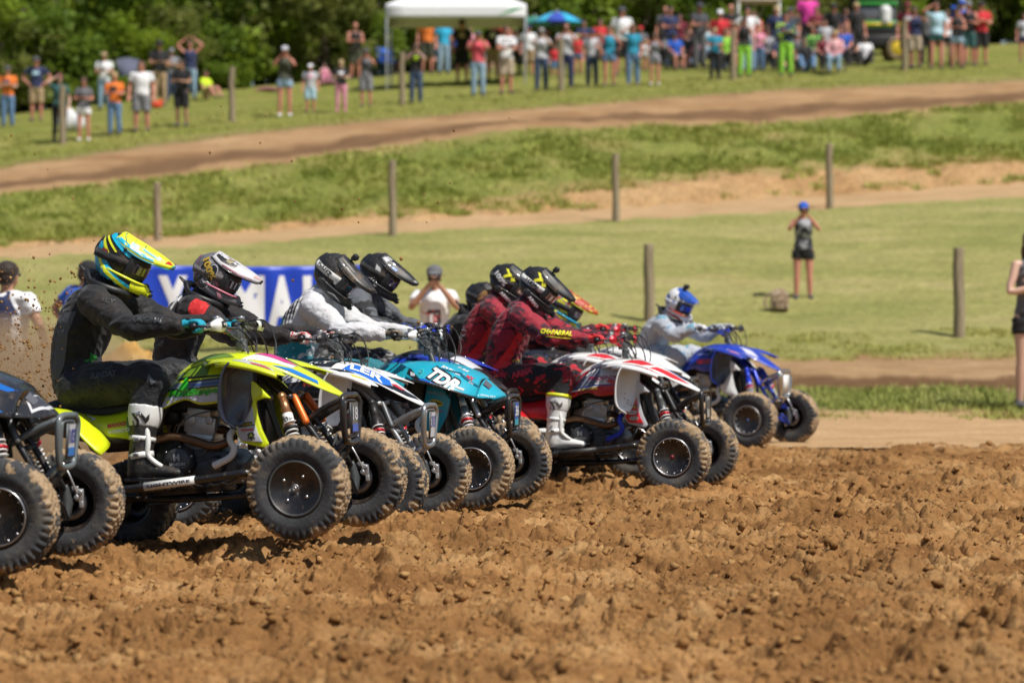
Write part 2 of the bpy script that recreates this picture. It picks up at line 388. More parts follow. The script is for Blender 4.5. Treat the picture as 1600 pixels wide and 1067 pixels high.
def build_ground():
    # tilled dirt: fine sheet under the camera's view, coarse skirt around it
    nu, nv = 1050, 1650
    u = np.linspace(-.205, .205, nu); yy = 9.3 * (32.6 / 9.3) ** np.linspace(0, 1, nv)
    U, Y = np.meshgrid(u, yy); Xx = U * Y; edge = 31.3 + 1.1 * fbm(Xx * 1.1, Y * .8, 1, 4)
    fade = np.clip((edge - Y) / .9, 0, 1)
    wx = Xx + .035 * fbm(Xx * 6, Y * 6, 21, 3); wy = Y + .035 * fbm(Xx * 6, Y * 6, 31, 3)
    dens = np.clip(.5 + 1.1 * fbm(Xx * .9, Y * .9, 41, 3), .1, 1.3)
    z = .035 * fbm(Xx * .7, Y * .7, 11, 3) + .030 * fbm(Xx * 2.1, Y * 2.1, 12, 4)
    z += .095 * lumps(wx * 3.4, wy * 3.4, 51) * dens + .052 * lumps(wx * 7.5, wy * 7.5, 61) * (.4 + dens) + .027 * lumps(wx * 14, wy * 14, 71) * (.5 + dens) + .018 * lumps(wx * 29, wy * 29, 91) + .010 * lumps(wx * 55, wy * 55, 95)
    z -= .05 * np.clip(np.abs(fbm(wx * 3, wy * 3, 85, 3)) * -6 + 1, 0, 1)
    z += .024 * fbm(wx * 9, wy * 9, 81, 5) + .010 * np.abs(fbm(wx * 26, wy * 26, 83, 3))
    far = np.clip((32 - Y) / 6, 0, 1)
    z = (z - .055) * fade * (.6 + .4 * far) - .05 * (1 - fade) ** 2
    V = np.column_stack([Xx.ravel(), Y.ravel(), z.ravel()])
    i = (np.arange(nv - 1)[:, None] * nu + np.arange(nu - 1)[None]).ravel()
    tag(obj('tilled_dirt', mesh_of(V, np.column_stack([i, i + 1, i + nu + 1, i + nu]), 'tilled_dirt'), M_dirt), kind='structure')
    # loose clods
    base = ell((0, 0, 0), (1, 1, 1), 6, 4); bv = base[0]; bf = base[1]
    n = 27000; Vs = []; Fs = []
    ys = 9.5 + 21.3 * RNG.random(n) ** 1.15; us = RNG.uniform(-.2, .2, n); rs = .005 + .026 * RNG.random(n) ** 6
    xs = us * ys; zi = np.interp(ys, yy, np.arange(nv)); bf = np.array(bf)
    iu = np.clip(((us + .205) / .41 * (nu - 1)).astype(int), 0, nu - 1)
    iv = np.clip(np.searchsorted(Y[:, nu // 2], ys), 0, nv - 1); zz = z[iv, iu]
    for k in range(n):
        j = bv * (1 + .35 * RNG.standard_normal((len(bv), 1)) * .8) * np.array([1, RNG.uniform(.7, 1.1), RNG.uniform(.55, .9)]) * rs[k]
        a = RNG.uniform(0, 6.28); c, s = math.cos(a), math.sin(a)
        j = j @ np.array([[c, s, 0], [-s, c, 0], [0, 0, 1]])
        Vs.append(j + np.array([xs[k], ys[k], zz[k] + rs[k] * .25])); Fs.append(bf + k * len(bv))
    tag(obj('dirt_clods', mesh_of(np.vstack(Vs), np.vstack(Fs), 'clods'), M_clod), 'loose brown clods strewn over the tilled dirt', 'clods', kind='stuff')
    # base sheet to the horizon, just below the rest
    V, F = surf([[(-160, 2, -.25), (0, 2, -.25), (160, 2, -.25)], [(-160, 40, -.3), (0, 40, -.25), (160, 40, -.25)], [(-160, 60, .8), (0, 60, 1.0), (160, 60, 1.2)], [(-160, 90, 3), (0, 90, 4), (160, 90, 5)], [(-300, 300, 9), (0, 300, 9.6), (300, 300, 11)]], 4, 4)
    tag(obj('terrain', (V, F), M_hill), kind='structure')
    strip('packed_dirt', 'dirt', 'flat', 30, M_flat, .03, wob=1)
    strip('verge', 'flat', 'weed', 24, M_weed, .05, wob=1)
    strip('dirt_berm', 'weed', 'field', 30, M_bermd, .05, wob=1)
    strip('grass_field', 'field', 'patha', 120, M_field, .06, wob=1)
    strip('dirt_path', 'patha', 'pathb', 20, M_path, .05, wob=1)
    strip('eroded_bank', 'pathb', 'bankb', 24, M_bankb, .16, wob=1)
    strip('grass_bank', 'bankb', 'tracka', 60, M_bank, .16, wob=1)
    strip('dirt_track', 'tracka', 'trackb', 40, M_track, .10, wob=1)
    strip('hill_grass', 'trackb', 'tree', 90, M_hill, .06, wob=1)
    strip('wood_floor', 'tree', 'end', 40, M_hill, .1, wob=1)
build_ground()
# grass blades and weeds
def tufts(name, label, pts, hmin, hmax, mt, blades=5, w=.012, spread=.08, lean=.5):
    n = len(pts); V = np.zeros((n, blades, 3, 3)); pts = np.asarray(pts)
    a = RNG.uniform(0, 6.283, (n, blades)); h = RNG.uniform(hmin, hmax, (n, 1)) * RNG.uniform(.6, 1, (n, blades)); r = RNG.uniform(0, spread, (n, blades))
    b = RNG.uniform(0, 6.283, (n, blades)); ww = w * RNG.uniform(.6, 1.4, (n, blades))
    cx = pts[:, None, 0] + r * np.cos(a); cy = pts[:, None, 1] + r * np.sin(a); cz = pts[:, None, 2] - .02 + 0 * r
    V[:, :, 0] = np.stack([cx - ww * np.cos(b), cy - ww * np.sin(b), cz], -1)
    V[:, :, 1] = np.stack([cx + ww * np.cos(b), cy + ww * np.sin(b), cz], -1)
    V[:, :, 2] = np.stack([cx + h * lean * np.cos(a), cy + h * lean * np.sin(a), cz + h], -1)
    F = np.arange(n * blades * 3).reshape(-1, 3)
    return tag(obj(name, mesh_of(V.reshape(-1, 3), F, name, smooth=False), mt), label, 'grass', kind='stuff')
def blade_mat(name, a, b, c):
    m = mat(name, rough=.7, spec=.2); t = NT(m); co = t.coord('Object')
    t.l(t.ramp(t.noise(.9, 6, co, .75), [(.3, a), (.52, b), (.72, c)]), t.b.inputs['Base Color'])
    return m
M_bl1 = blade_mat('bank_blades', (.25, .30, .06), (.38, .41, .095), (.60, .54, .20))
M_bl2 = blade_mat('verge_blades', (.21, .245, .05), (.32, .335, .085), (.47, .42, .17))
M_bl3 = blade_mat('lawn_blades', (.28, .30, .06), (.38, .37, .10), (.5, .43, .17))
def scatter(a, b, n, t0=0, t1=1, u0=-.2, u1=.2, s=0, thr=None, jit=0):
    u = RNG.uniform(u0, u1, n); t = RNG.uniform(t0, t1, n); A = kd(a, u) + wobble(a, u); B = kd(b, u) + wobble(b, u)
    y = A + (B - A) * t; x = u * y
    if thr is not None:
        k = fbm(x * .8, y * .8, 90 + s, 4) > thr; x = x[k]; y = y[k]
    return np.column_stack([x, y, ground_z(x, y)])
tufts('bank_grass_blades', 'rough uncut grass covering the bank below the dirt track', np.vstack([scatter('bankb', 'tracka', 26000, s=7, thr=-.12), scatter('bankb', 'tracka', 5000, s=8, thr=.18)]), .04, .17, M_bl1, 6, .016, .18, lean=.9)
tufts('bank_edge_weeds', 'weed clumps on the eroded bank above the path', scatter('pathb', 'bankb', 5000, .1, 1, s=2, thr=.12), .06, .2, M_bl1, 6, .018, .12)
tufts('verge_weeds', 'short weeds on the verge beyond the tilled dirt', np.vstack([scatter('flat', 'weed', 9000, .1, .95, thr=-.2, s=1), scatter('flat', 'weed', 1500, -.35, .25, thr=.05, s=6)]), .04, .15, M_bl2, 7, .010, .10)
tufts('field_edge_grass', 'grass tufts along the near edge of the mown field', scatter('field', 'fieldb', 9000, 0, .8, thr=-.1, s=3), .03, .10, M_bl3, 6, .010, .10)
tufts('hill_edge_grass', 'grass tufts above the dirt track', scatter('trackb', 'crowd', 9000, 0, .9, thr=-.2, s=4), .04, .12, M_bl3, 5, .014, .12)
tufts('dirt_edge_weeds', 'small weeds sprouting at the edge of the packed dirt', scatter('dirt', 'flat', 2500, .72, 1, thr=.0, s=5), .02, .07, M_bl2, 5, .008, .08)
# ---------------------------------------------------------------- trees behind the crowd
def leaf_mat(name, a, b, c):
    m = mat(name, rough=.55, spec=.25); t = NT(m); co = t.coord('Object')
    t.l(t.ramp(t.noise(.8, 5, co, .7), [(.32, a), (.5, b), (.7, c)]), t.b.inputs['Base Color'])
    t.b.inputs['Subsurface Weight'].default_value = 0
    tr = t.n('BsdfTranslucent'); t.l(t.ramp(t.noise(.8, 5, co, .7), [(.32, b), (.7, c)]), tr.inputs[0])
    mx = t.n('MixShader'); mx.inputs[0].default_value = .42; t.l(t.b.outputs[0], mx.inputs[1]); t.l(tr.outputs[0], mx.inputs[2])
    t.l(mx.outputs[0], t.t.nodes['Material Output'].inputs[0]); return m
M_leaf = [leaf_mat('leaf_a', (.11, .18, .02), (.22, .31, .03), (.37, .46, .05)), leaf_mat('leaf_b', (.07, .12, .016), (.14, .22, .025), (.28, .36, .045)),
          leaf_mat('leaf_c', (.11, .14, .03), (.18, .21, .045), (.30, .31, .09))]
M_bark = soil_mat('bark', (.08, .06, .045), (.13, .10, .075), (.2, .17, .13), 3, .02)
def crown_mesh(seed, h, r, low, n_clump=150, per=46, leaf=.17):
    g = np.random.default_rng(seed); lobes = []
    for i in range(16):
        a = g.uniform(0, 6.28); zz = g.uniform(low + .5, h - 1); rr = r * (.35 + .5 * math.sin(math.pi * (zz - low) / (h - low) * .85 + .3))
        lobes.append((rr * math.cos(a) * g.uniform(.4, 1), rr * math.sin(a) * g.uniform(.4, 1), zz, g.uniform(.8, 1.5)))
    V = []
    for i in range(n_clump):
        L = lobes[g.integers(len(lobes))]; d = g.normal(size=3); d /= np.linalg.norm(d)
        c = np.array(L[:3]) + d * L[3] * g.uniform(.55, 1.05) * np.array([1, 1, .8]); c[2] = max(c[2], low * .6)
        p = c + g.normal(size=(per, 3)) * .26
        u = g.normal(size=(per, 3)); u /= np.linalg.norm(u, axis=1)[:, None]; w = np.cross(u, g.normal(size=(per, 3))); w /= np.linalg.norm(w, axis=1)[:, None]
        s = leaf * g.uniform(.6, 1.3, (per, 1))
        V.append(np.stack([p - u * s, p + w * s * .6, p + u * s, p - w * s * .6], 1))
    V = np.concatenate(V).reshape(-1, 3)
    return mesh_of(V, np.arange(len(V)).reshape(-1, 4), 'crown', smooth=False), lobes
TREES = [(crown_mesh(1, 9.5, 3.4, .7), 9), (crown_mesh(2, 8.0, 3.2, .4), 8), (crown_mesh(3, 6.5, 3.0, .1, 150, 50, .15), 6)]
def trunk_mesh(lobes, h, seed):
    g = np.random.default_rng(seed); P = [(0, 0, -.3), (.05, .03, h * .25), (-.08, .05, h * .5), (.05, 0, h * .8)]
    parts = [tube(P, [.22, .17, .12, .05], 8, 4)]
    for L in lobes[:9]:
        z0 = max(.8, L[2] * .45); parts.append(tube([(0, 0, z0), (L[0] * .5, L[1] * .5, z0 + (L[2] - z0) * .6), (L[0], L[1], L[2])], [.08, .05, .02], 6, 3))
    return mesh_of(*J(*parts), 'trunk')
TR = [(c[0], trunk_mesh(c[1], h, i)) for i, (c, h) in enumerate(TREES)]
WORDS = ['far left edge', 'left', 'left of the waving man', 'beside the low green sunshade', 'left of the white canopy tent', 'behind the white canopy tent', 'behind the blue umbrella', 'right of the blue umbrella', 'behind the parked quads', 'behind the golf cart', 'behind the green utility vehicle', 'right of the utility vehicle', 'far right edge']
def tree(px, off, kind, sc, rot, label, group, m):
    u = (px - 800) / FPX; D = float(kd('tree', np.array([u]))[0]) + off; x = u * D
    r = empty('tree', (x, D, gz(x, D) - .1), (0, 0, rot)); r.scale = (sc, sc, sc); tag(r, label, 'tree', group)
    obj('crown', TR[kind][0], M_leaf[m], r, smooth=False); obj('trunk', TR[kind][1], M_bark, r)
for i, w in enumerate(WORDS):
    px = -60 + i * 145
    tree(px, 1.5 + (i * 37 % 5) * .7, (2, 1, 2, 0, 2, 1)[i % 6], 1.0 + .12 * ((i * 13) % 4), i * 1.3, f'green tree in the front row of the wood, {w}', None, (0, 1, 0, 2, 0, 0, 1)[i % 7])
for j in range(2):
    for i in range(13):
        tree(-120 + i * 152 + j * 70, 5.5 + j * 5 + (i % 3), (0, 1)[(i + j) % 2], 1.15 + .1 * (i % 3), i * 2.1 + j, 'green tree deep in the wood behind the front row of trees', 'trees deep in the wood', (1, 0, 2)[(i + j) % 3])
for i in range(22):
    px = -80 + i * 84; D = float(kd('tree', np.array([(px - 800) / FPX]))[0]) - .4 + (i * 29 % 7) * .3; x = (px - 800) / FPX * D
    b = empty('bush', (x, D, gz(x, D) - .15), (0, 0, i * 1.7)); b.scale = (.55 + .05 * (i % 4), .55, .42 + .06 * (i % 3)); tag(b, 'low leafy bush filling the foot of the wood behind the crowd', 'bush', 'bushes along the wood edge')
    obj('crown', TR[2][0], M_leaf[(0, 2, 1)[i % 3]], b, smooth=False); obj('stem', TR[2][1], M_bark, b)
bt = hit(1572, 100); r = empty('birch_tree', (bt.x, bt.y + 9, gz(bt.x, bt.y + 9) - .1)); tag(r, 'pale bare birch trunk standing at the top right of the hill', 'tree')
obj('trunk', tube([(0, 0, 0), (.04, 0, 2), (-.05, 0, 4.5), (.05, 0, 8)], [.13, .11, .09, .05], 10, 4), soil_mat('birch_bark', (.25, .24, .22), (.55, .54, .50), (.7, .7, .66), 2, .01), r)
cb = obj('crown', TREES[1][0][0], M_leaf[2], r, smooth=False); cb.location = (0, 0, 4.5); cb.scale = (.5, .5, .5)

# ---------------------------------------------------------------- fence posts
m_post = mat('weathered_wood', rough=.9, spec=.15); t = NT(m_post)
t.l(t.ramp(t.noise(3, 6, t.coord('Object', (6, 6, .6)), .7), [(.3, (.17, .13, .085)), (.55, (.30, .24, .16)), (.75, (.40, .33, .23))]), t.b.inputs['Base Color']); t.bump(t.noise(6, 6, t.coord('Object', (8, 8, .5))), .01)
def post(px, py, D, h, r, label, group, lean=0):
    p = at(px, py, D) if D else hit(px, py)
    z = gz(p.x, p.y); P = [(0, 0, -.25), (.01, 0, .3 * h), (-.008, .01, .7 * h), (lean * h, 0, h)]
    V, F = tube(P, [r * 1.08, r, r * .97, r * .92], 14, 4); V = V.copy(); V += RNG.normal(size=V.shape) * .0015
    o = obj('fence_post', (V, F), m_post, bevel=.006); o.location = (p.x, p.y, z)
    tag(o, label, 'fence post', group)
for px, py, h, lab in ((97, 226, 1.35, 'in front of the woman in the teal shirt'), (362, 192, 1.32, 'standing clear right of the man in neon yellow'), (628, 165, 1.32, 'beside the child in the neon circle shirt'), (876, 143, 1.33, 'in front of the man in the pale grey shirt'), (1145, 125, 1.30, 'beside the person in neon green trousers'), (1413, 112, 1.40, 'in front of the man in the maroon shirt')):
    post(px, py, 0, h, .075, 'upper wooden fence post ' + lab, 'upper fence posts', .015)
for px, py, h, lab in ((246, 377, 1.12, 'above the cyan and yellow helmet'), (613, 368, 1.42, 'near the middle of the path'), (962, 346, 1.32, 'at the foot of the eroded bank'), (1296, 326, 1.30, 'up the path right of the woman in shorts')):
    post(px, py, 0, h, .075, 'grey wooden post beside the dirt path, ' + lab, 'posts along the dirt path')
for px, py, h, lab in ((1014, 500, 1.2, 'just left of the rider in white and blue'), (1498, 526, 1.33, 'on the right of the mown field')):
    post(px, py, 0, h, .085, 'thick weathered post in the mown field, ' + lab, 'posts in the mown field')
for px, py, h, lab in ((222, 490, 1.15, 'at the left end of the blue banner'), (594, 492, 1.0, 'at the right end of the blue banner')):
    post(px, py, 0, h, .07, 'short post holding the banner ' + lab, 'banner posts')
# ---------------------------------------------------------------- text and decals
FONT = bpy.data.fonts.load('') if False else None
def text_vf(s, size=1, bold=.0, shear=0, ext=0, spacing=1, cuts=0):
    cu = bpy.data.curves.new('t', 'FONT'); cu.body = s; cu.size = size; cu.offset = bold; cu.shear = shear; cu.extrude = ext; cu.space_character = spacing
    cu.align_x = 'CENTER'; cu.align_y = 'CENTER'; cu.resolution_u = 3
    o = bpy.data.objects.new('t', cu); COL.objects.link(o); dg = bpy.context.evaluated_depsgraph_get(); dg.update()
    me = bpy.data.meshes.new_from_object(o.evaluated_get(dg), depsgraph=dg)
    bpy.data.objects.remove(o); bpy.data.curves.remove(cu)
    import bmesh
    if cuts:
        bm = bmesh.new(); bm.from_mesh(me); bmesh.ops.triangulate(bm, faces=bm.faces)
        for _ in range(cuts):
            L = [e for e in bm.edges if e.calc_length() > size * .16]
            if not L: break
            bmesh.ops.subdivide_edges(bm, edges=L, cuts=1); bmesh.ops.triangulate(bm, faces=bm.faces)
        bm.to_mesh(me); bm.free()
    V = np.zeros(len(me.vertices) * 3, np.float32); me.vertices.foreach_get('co', V); F = [tuple(p.vertices) for p in me.polygons]
    bpy.data.meshes.remove(me); return V.reshape(-1, 3).astype(float), F
def poly_vf(pts, cuts=3, size=None):
    import bmesh
    bm = bmesh.new(); vs = [bm.verts.new((p[0], p[1], 0)) for p in pts]; bm.faces.new(vs); bmesh.ops.triangulate(bm, faces=bm.faces)
    sz = size or max(max(p[0] for p in pts) - min(p[0] for p in pts), max(p[1] for p in pts) - min(p[1] for p in pts)) / 10
    for _ in range(cuts):
        L = [e for e in bm.edges if e.calc_length() > sz]
        if not L: break
        bmesh.ops.subdivide_edges(bm, edges=L, cuts=1); bmesh.ops.triangulate(bm, faces=bm.faces)
    bm.verts.ensure_lookup_table(); V = np.array([v.co[:] for v in bm.verts]); F = [tuple(v.index for v in f.verts) for f in bm.faces]; bm.free(); return V, F
def bvh_of(o):
    dg = bpy.context.evaluated_depsgraph_get(); dg.update(); return BVHTree.FromObject(o, dg)
def project(VF, tree_, org, ax, ay, off=.003):
    """lay flat art (x,y) on a surface: art plane at org with axes ax, ay, thrown along the plane normal"""
    ax = Vector(ax).normalized(); ay = Vector(ay); ay = (ay - ax * ay.dot(ax)).normalized(); n = ax.cross(ay); out = []; last = None; ok = []
    for p in VF[0]:
        o = Vector(org) + ax * p[0] + ay * p[1]; q, nn, i, d = tree_.ray_cast(o, -n, 3)
        if q is None: out.append(None); ok.append(False)
        else:
            if nn.dot(n) < 0: nn = -nn
            out.append(q + (nn * .4 + n * .6).normalized() * off); ok.append(True)
    F = [f for f in VF[1] if all(ok[i] for i in f)]
    # drop faces stretched over a step
    F2 = []
    for f in F:
        ds = [abs((out[f[i]] - out[f[i - 1]]).dot(n)) for i in range(len(f))]
        if max(ds) < .05: F2.append(f)
    V = [tuple(v) if v is not None else (0, 0, 0) for v in out]
    used = sorted({i for f in F2 for i in f}); mp = {a: b for b, a in enumerate(used)}
    return [V[i] for i in used], [tuple(mp[i] for i in f) for f in F2]
PM = {}
def paint(col, rough=.35, coat=.3):
    k = (col, rough, coat)
    if k not in PM: PM[k] = mat('graphic', col, rough, 0, coat)
    return PM[k]
WHITE = (.80, .80, .78); BLACK = (.015, .015, .017); RED = (.62, .025, .03); BLUE = (.012, .05, .42); YEL = (.75, .72, .03); ORG = (.75, .2, .02)

def put(name, parent, tree_, vf, org, ax, ay, mt, off=.003):
    V, F = project(vf, tree_, org, ax, ay, off)
    if len(F) == 0: return None
    if name in ('graphic', 'chest_print', 'back_panel', 'printed_panel', 'emblem'):      # keep one connected patch
        up = list(range(len(V)))
        def root(i):
            while up[i] != i: up[i] = up[up[i]]; i = up[i]
            return i
        for f in F:
            for i in f[1:]: up[root(i)] = root(f[0])
        cnt = {}
        for f in F: r_ = root(f[0]); cnt[r_] = cnt.get(r_, 0) + 1
        best = max(cnt, key=cnt.get); F = [f for f in F if root(f[0]) == best]; us = sorted({i for f in F for i in f}); mp = {a: b for b, a in enumerate(us)}
        V = [V[i] for i in us]; F = [tuple(mp[i] for i in f) for f in F]
    return obj(name, (V, F), mt, parent, smooth=False)
# ---------------------------------------------------------------- banner
m_ban = mat('banner_vinyl', (.012, .055, .50), .4); t = NT(m_ban); t.bump(t.noise(1.5, 3), .05, .5)
def banner():
    a = at(218, 414, 46.0); b = at(598, 414, 46.6); L = (b - a).length; h = .98
    r = empty('banner', a); r.rotation_euler = (0, 0, math.atan2(b.y - a.y, b.x - a.x)); tag(r, 'long blue vinyl banner with tall white block letters hung across the field', 'banner')
    xs = np.linspace(0, L, 60); zs = np.linspace(0, -h, 16); V = []
    for z_ in zs:
        V += [(x, .03 * math.sin(x * 5) * (-z_ / h) + .012 * math.sin(x * 13 + z_ * 4), z_ + .03 * math.sin(x / L * math.pi) * -1 + .02 * (x / L)) for x in xs]
    i = (np.arange(15)[:, None] * 60 + np.arange(59)[None]).ravel()
    o = obj('sheet', (V, np.column_stack([i, i + 60, i + 61, i + 1])), m_ban, r, solid=.004); bv = bvh_of(o)
    mw = mat('banner_white', (.78, .78, .80), .45)
    xc = [(q - 218) * 46 / FPX for q in (270, 323, 383, 441, 497, 549)]
    for k, ch in enumerate('YAMAHA'):
        V_, F_ = text_vf(ch, 1.0, .05, 0, 0, 1, 3); w = V_[:, 0].max() - V_[:, 0].min(); hh = V_[:, 1].max() - V_[:, 1].min()
        V_[:, 0] *= (.42 if ch != 'M' else .56) / w; V_[:, 1] *= .80 / hh; V_[:, 1] -= (V_[:, 1].max() + V_[:, 1].min()) / 2; V_[:, 0] -= (V_[:, 0].max() + V_[:, 0].min()) / 2
        put('letter', o, bv, (V_, F_), (xc[k], -.5, -.55), (1, 0, 0), (0, 0, 1), mw, .006)
    for x in (0.02, L - .02):
        pass
banner()
# ---------------------------------------------------------------- quad bikes: x forward from the rear axle, y left, z up
def tyre_mat():
    m = mat('muddy_rubber', rough=.85, spec=.25); t = NT(m); co = t.coord('Object'); sp = t.n('SeparateXYZ'); t.l(co, sp.inputs[0])
    oi = t.n('ObjectInfo').outputs['Random']; off = t.n('VectorMath', _operation='ADD'); t.l(co, off.inputs[0]); cmb = t.n('CombineXYZ')
    for i in range(3): t.l(t.math('MULTIPLY', oi, 7. + i), cmb.inputs[i])
    t.l(cmb.outputs[0], off.inputs[1]); co2 = off.outputs[0]
    r = t.math('SQRT', t.math('ADD', t.math('MULTIPLY', sp.outputs[0], sp.outputs[0]), t.math('MULTIPLY', sp.outputs[2], sp.outputs[2])))
    f = t.math('ADD', t.math('MULTIPLY', t.math('SUBTRACT', r, .235), 12), t.math('MULTIPLY', t.math('SUBTRACT', t.noise(7, 6, co2, .7), .5), 5.0))
    msk = t.ramp(f, [(0.02, (.02,) * 3), (.20, (1,) * 3)])
    mud = t.ramp(t.noise(22, 5, co2, .7), [(.3, (.21, .14, .08)), (.6, (.39, .28, .17)), (.8, (.50, .38, .25))])
    rub = t.ramp(t.noise(5, 5, co2, .6), [(.3, (.026, .029, .034)), (.52, (.055, .059, .066)), (.74, (.15, .13, .10))])
    t.l(t.mix(msk, rub, mud), t.b.inputs['Base Color']); t.bump(t.noise(60, 5, co2, .7), .004)
    return m
M_tyre = tyre_mat()
def mucky(name, col, rough=.35, metal=0, coat=0, dust=.35, dcol=(.30, .19, .10), sc=6):
    m = mat(name, col, rough, metal, coat); t = NT(m); co = t.coord('Object')
    n = t.ramp(t.noise(sc, 6, co, .75), [(.52, (0,) * 3), (.72, (dust,) * 3)])
    sp = t.ramp(t.noise(55, 3, co, .6), [(.66, (0,) * 3), (.69, (min(1, dust * 2.2),) * 3)]); n = t.math('MAXIMUM', n, sp)
    t.l(t.mix(n, col, dcol), t.b.inputs['Base Color']); t.l(t.ramp(t.math('MAXIMUM', n, t.math('MULTIPLY', t.noise(3, 5, co, .7), .35)), [(.12, (rough,) * 3), (.5, (.85,) * 3)]), t.b.inputs['Roughness'])
    return m
M_blk = mucky('black_plastic', (.014, .014, .016), .42, 0, 0, .12)
M_frame = mucky('black_frame', (.012, .012, .014), .3, .0, .4, .22)
M_rim = mucky('black_rim', (.014, .014, .016), .28, .2, .3, .2)
M_sil = mucky('cast_silver', (.60, .60, .61), .38, .8, 0, .15)
M_ali = mucky('polished_alloy', (.62, .62, .64), .25, .95, 0, .12)
M_gry = mucky('grey_metal', (.11, .12, .125), .4, .6, 0, .3)
M_dgry = mucky('dark_casting', (.055, .058, .065), .35, .5, 0, .25)
M_cop = mucky('bronze_pipe', (.16, .085, .045), .35, .8, 0, .3)
M_gold = mucky('bronze_shock', (.50, .25, .12), .3, .8, 0, .1)
M_seat = mucky('seat_vinyl', (.02, .02, .022), .7, 0, 0, .15)
M_disc = mucky('brake_steel', (.25, .25, .26), .35, .9, 0, .2)
M_whitep = mucky('white_part', (.72, .72, .70), .35, 0, .2, .18)
M_redp = mat('red_anodised', (.55, .02, .03), .3, .5); M_bluep = mat('blue_part', (.02, .05, .5), .3, .2)
M_orgp = mat('orange_anodised', (.75, .16, .02), .35, .2)
M_glass = mat('lamp_lens', (.12, .12, .13), .08, 0, 1)
MC = {}
def cm(key, fn, name='part'):
    if key not in MC:
        r = fn(); MC[key] = r if isinstance(r, bpy.types.Mesh) else mesh_of(r[0], r[1], name)
    return MC[key]
def part(name, key, fn, mt, parent, **kw): return obj(name, cm(key, fn, name), mt, parent, **kw)
def tyre_vf(R, w, rr, na=200, knobs=26):
    prof = []; half = w / 2
    for s in np.linspace(-1, 1, 45):
        a = abs(s)
        if a < .55: y = s / .55 * half * .80; r = R - .006 * (a / .55) ** 2 * 2
        else:
            q = (a - .55) / .45; ang = q * 2.5; y = math.copysign(half * (.80 + .22 * math.sin(min(ang, 2.5))) - half * .28 * max(0, q - .6), s); r = R - .012 - (R - .012 - rr) * (q ** 1.25)
        prof.append((s, y, r))
    V = []; th = np.arange(na) * 2 * math.pi / na
    for s, y, r in prof:
        k = np.zeros(na); a = abs(s)
        rows = [(-.56, .5), (-.33, 0), (-.11, .5), (.11, 0), (.33, .5), (.56, 0)]
        for c, ph in rows:
            if abs(s - c) < .080 + (.05 if abs(c) > .5 else 0):
                q = (th / (2 * math.pi) * knobs + ph) % 1; k = np.clip((.34 - np.abs(q - .5)) * 9, 0, 1)
        hgt = .0125 * k * (.8 + .4 * vnoise(th * 9, th * 0 + s * 7, 5)) + .003 * vnoise(th * 26, th * 0 + s * 9, 9)
        rad_ = r + hgt * (1 if a < .6 else .7); yy = y + (math.copysign(.006, s) * k if a > .5 else 0)
        V.append(np.column_stack([np.cos(th) * rad_, yy + 0 * th, np.sin(th) * rad_]))
    V = np.vstack(V); m = len(prof); F = []
    i = (np.arange(m - 1)[:, None] * na + np.arange(na)[None]); j = (np.arange(m - 1)[:, None] * na + (np.arange(na)[None] + 1) % na)
    F = np.column_stack([i.ravel(), (i + na).ravel(), (j + na).ravel(), j.ravel()])
    return V, F
def rim_vf(r, w, face=-.03):
    a = w / 2 * .80
    prof = [(r + .004, -a + .002), (r + .006, -a - .004), (r - .004, -a - .006), (r - .012, -a + .004), (r - .02, -a + .02), (r - .028, face), (.052, face + .006), (.048, face - .012), (.022, face - .018), (.018, face - .03), (0, face - .03)]
    P = lathe(prof, 48)
    inner = lathe([(.05, face + .012), (r - .03, face + .008), (r - .02, a - .02), (r - .008, a), (r + .006, a + .002)], 48)
    return J(P, (inner[0], [f for f in inner[1] if len(f) == 4]))
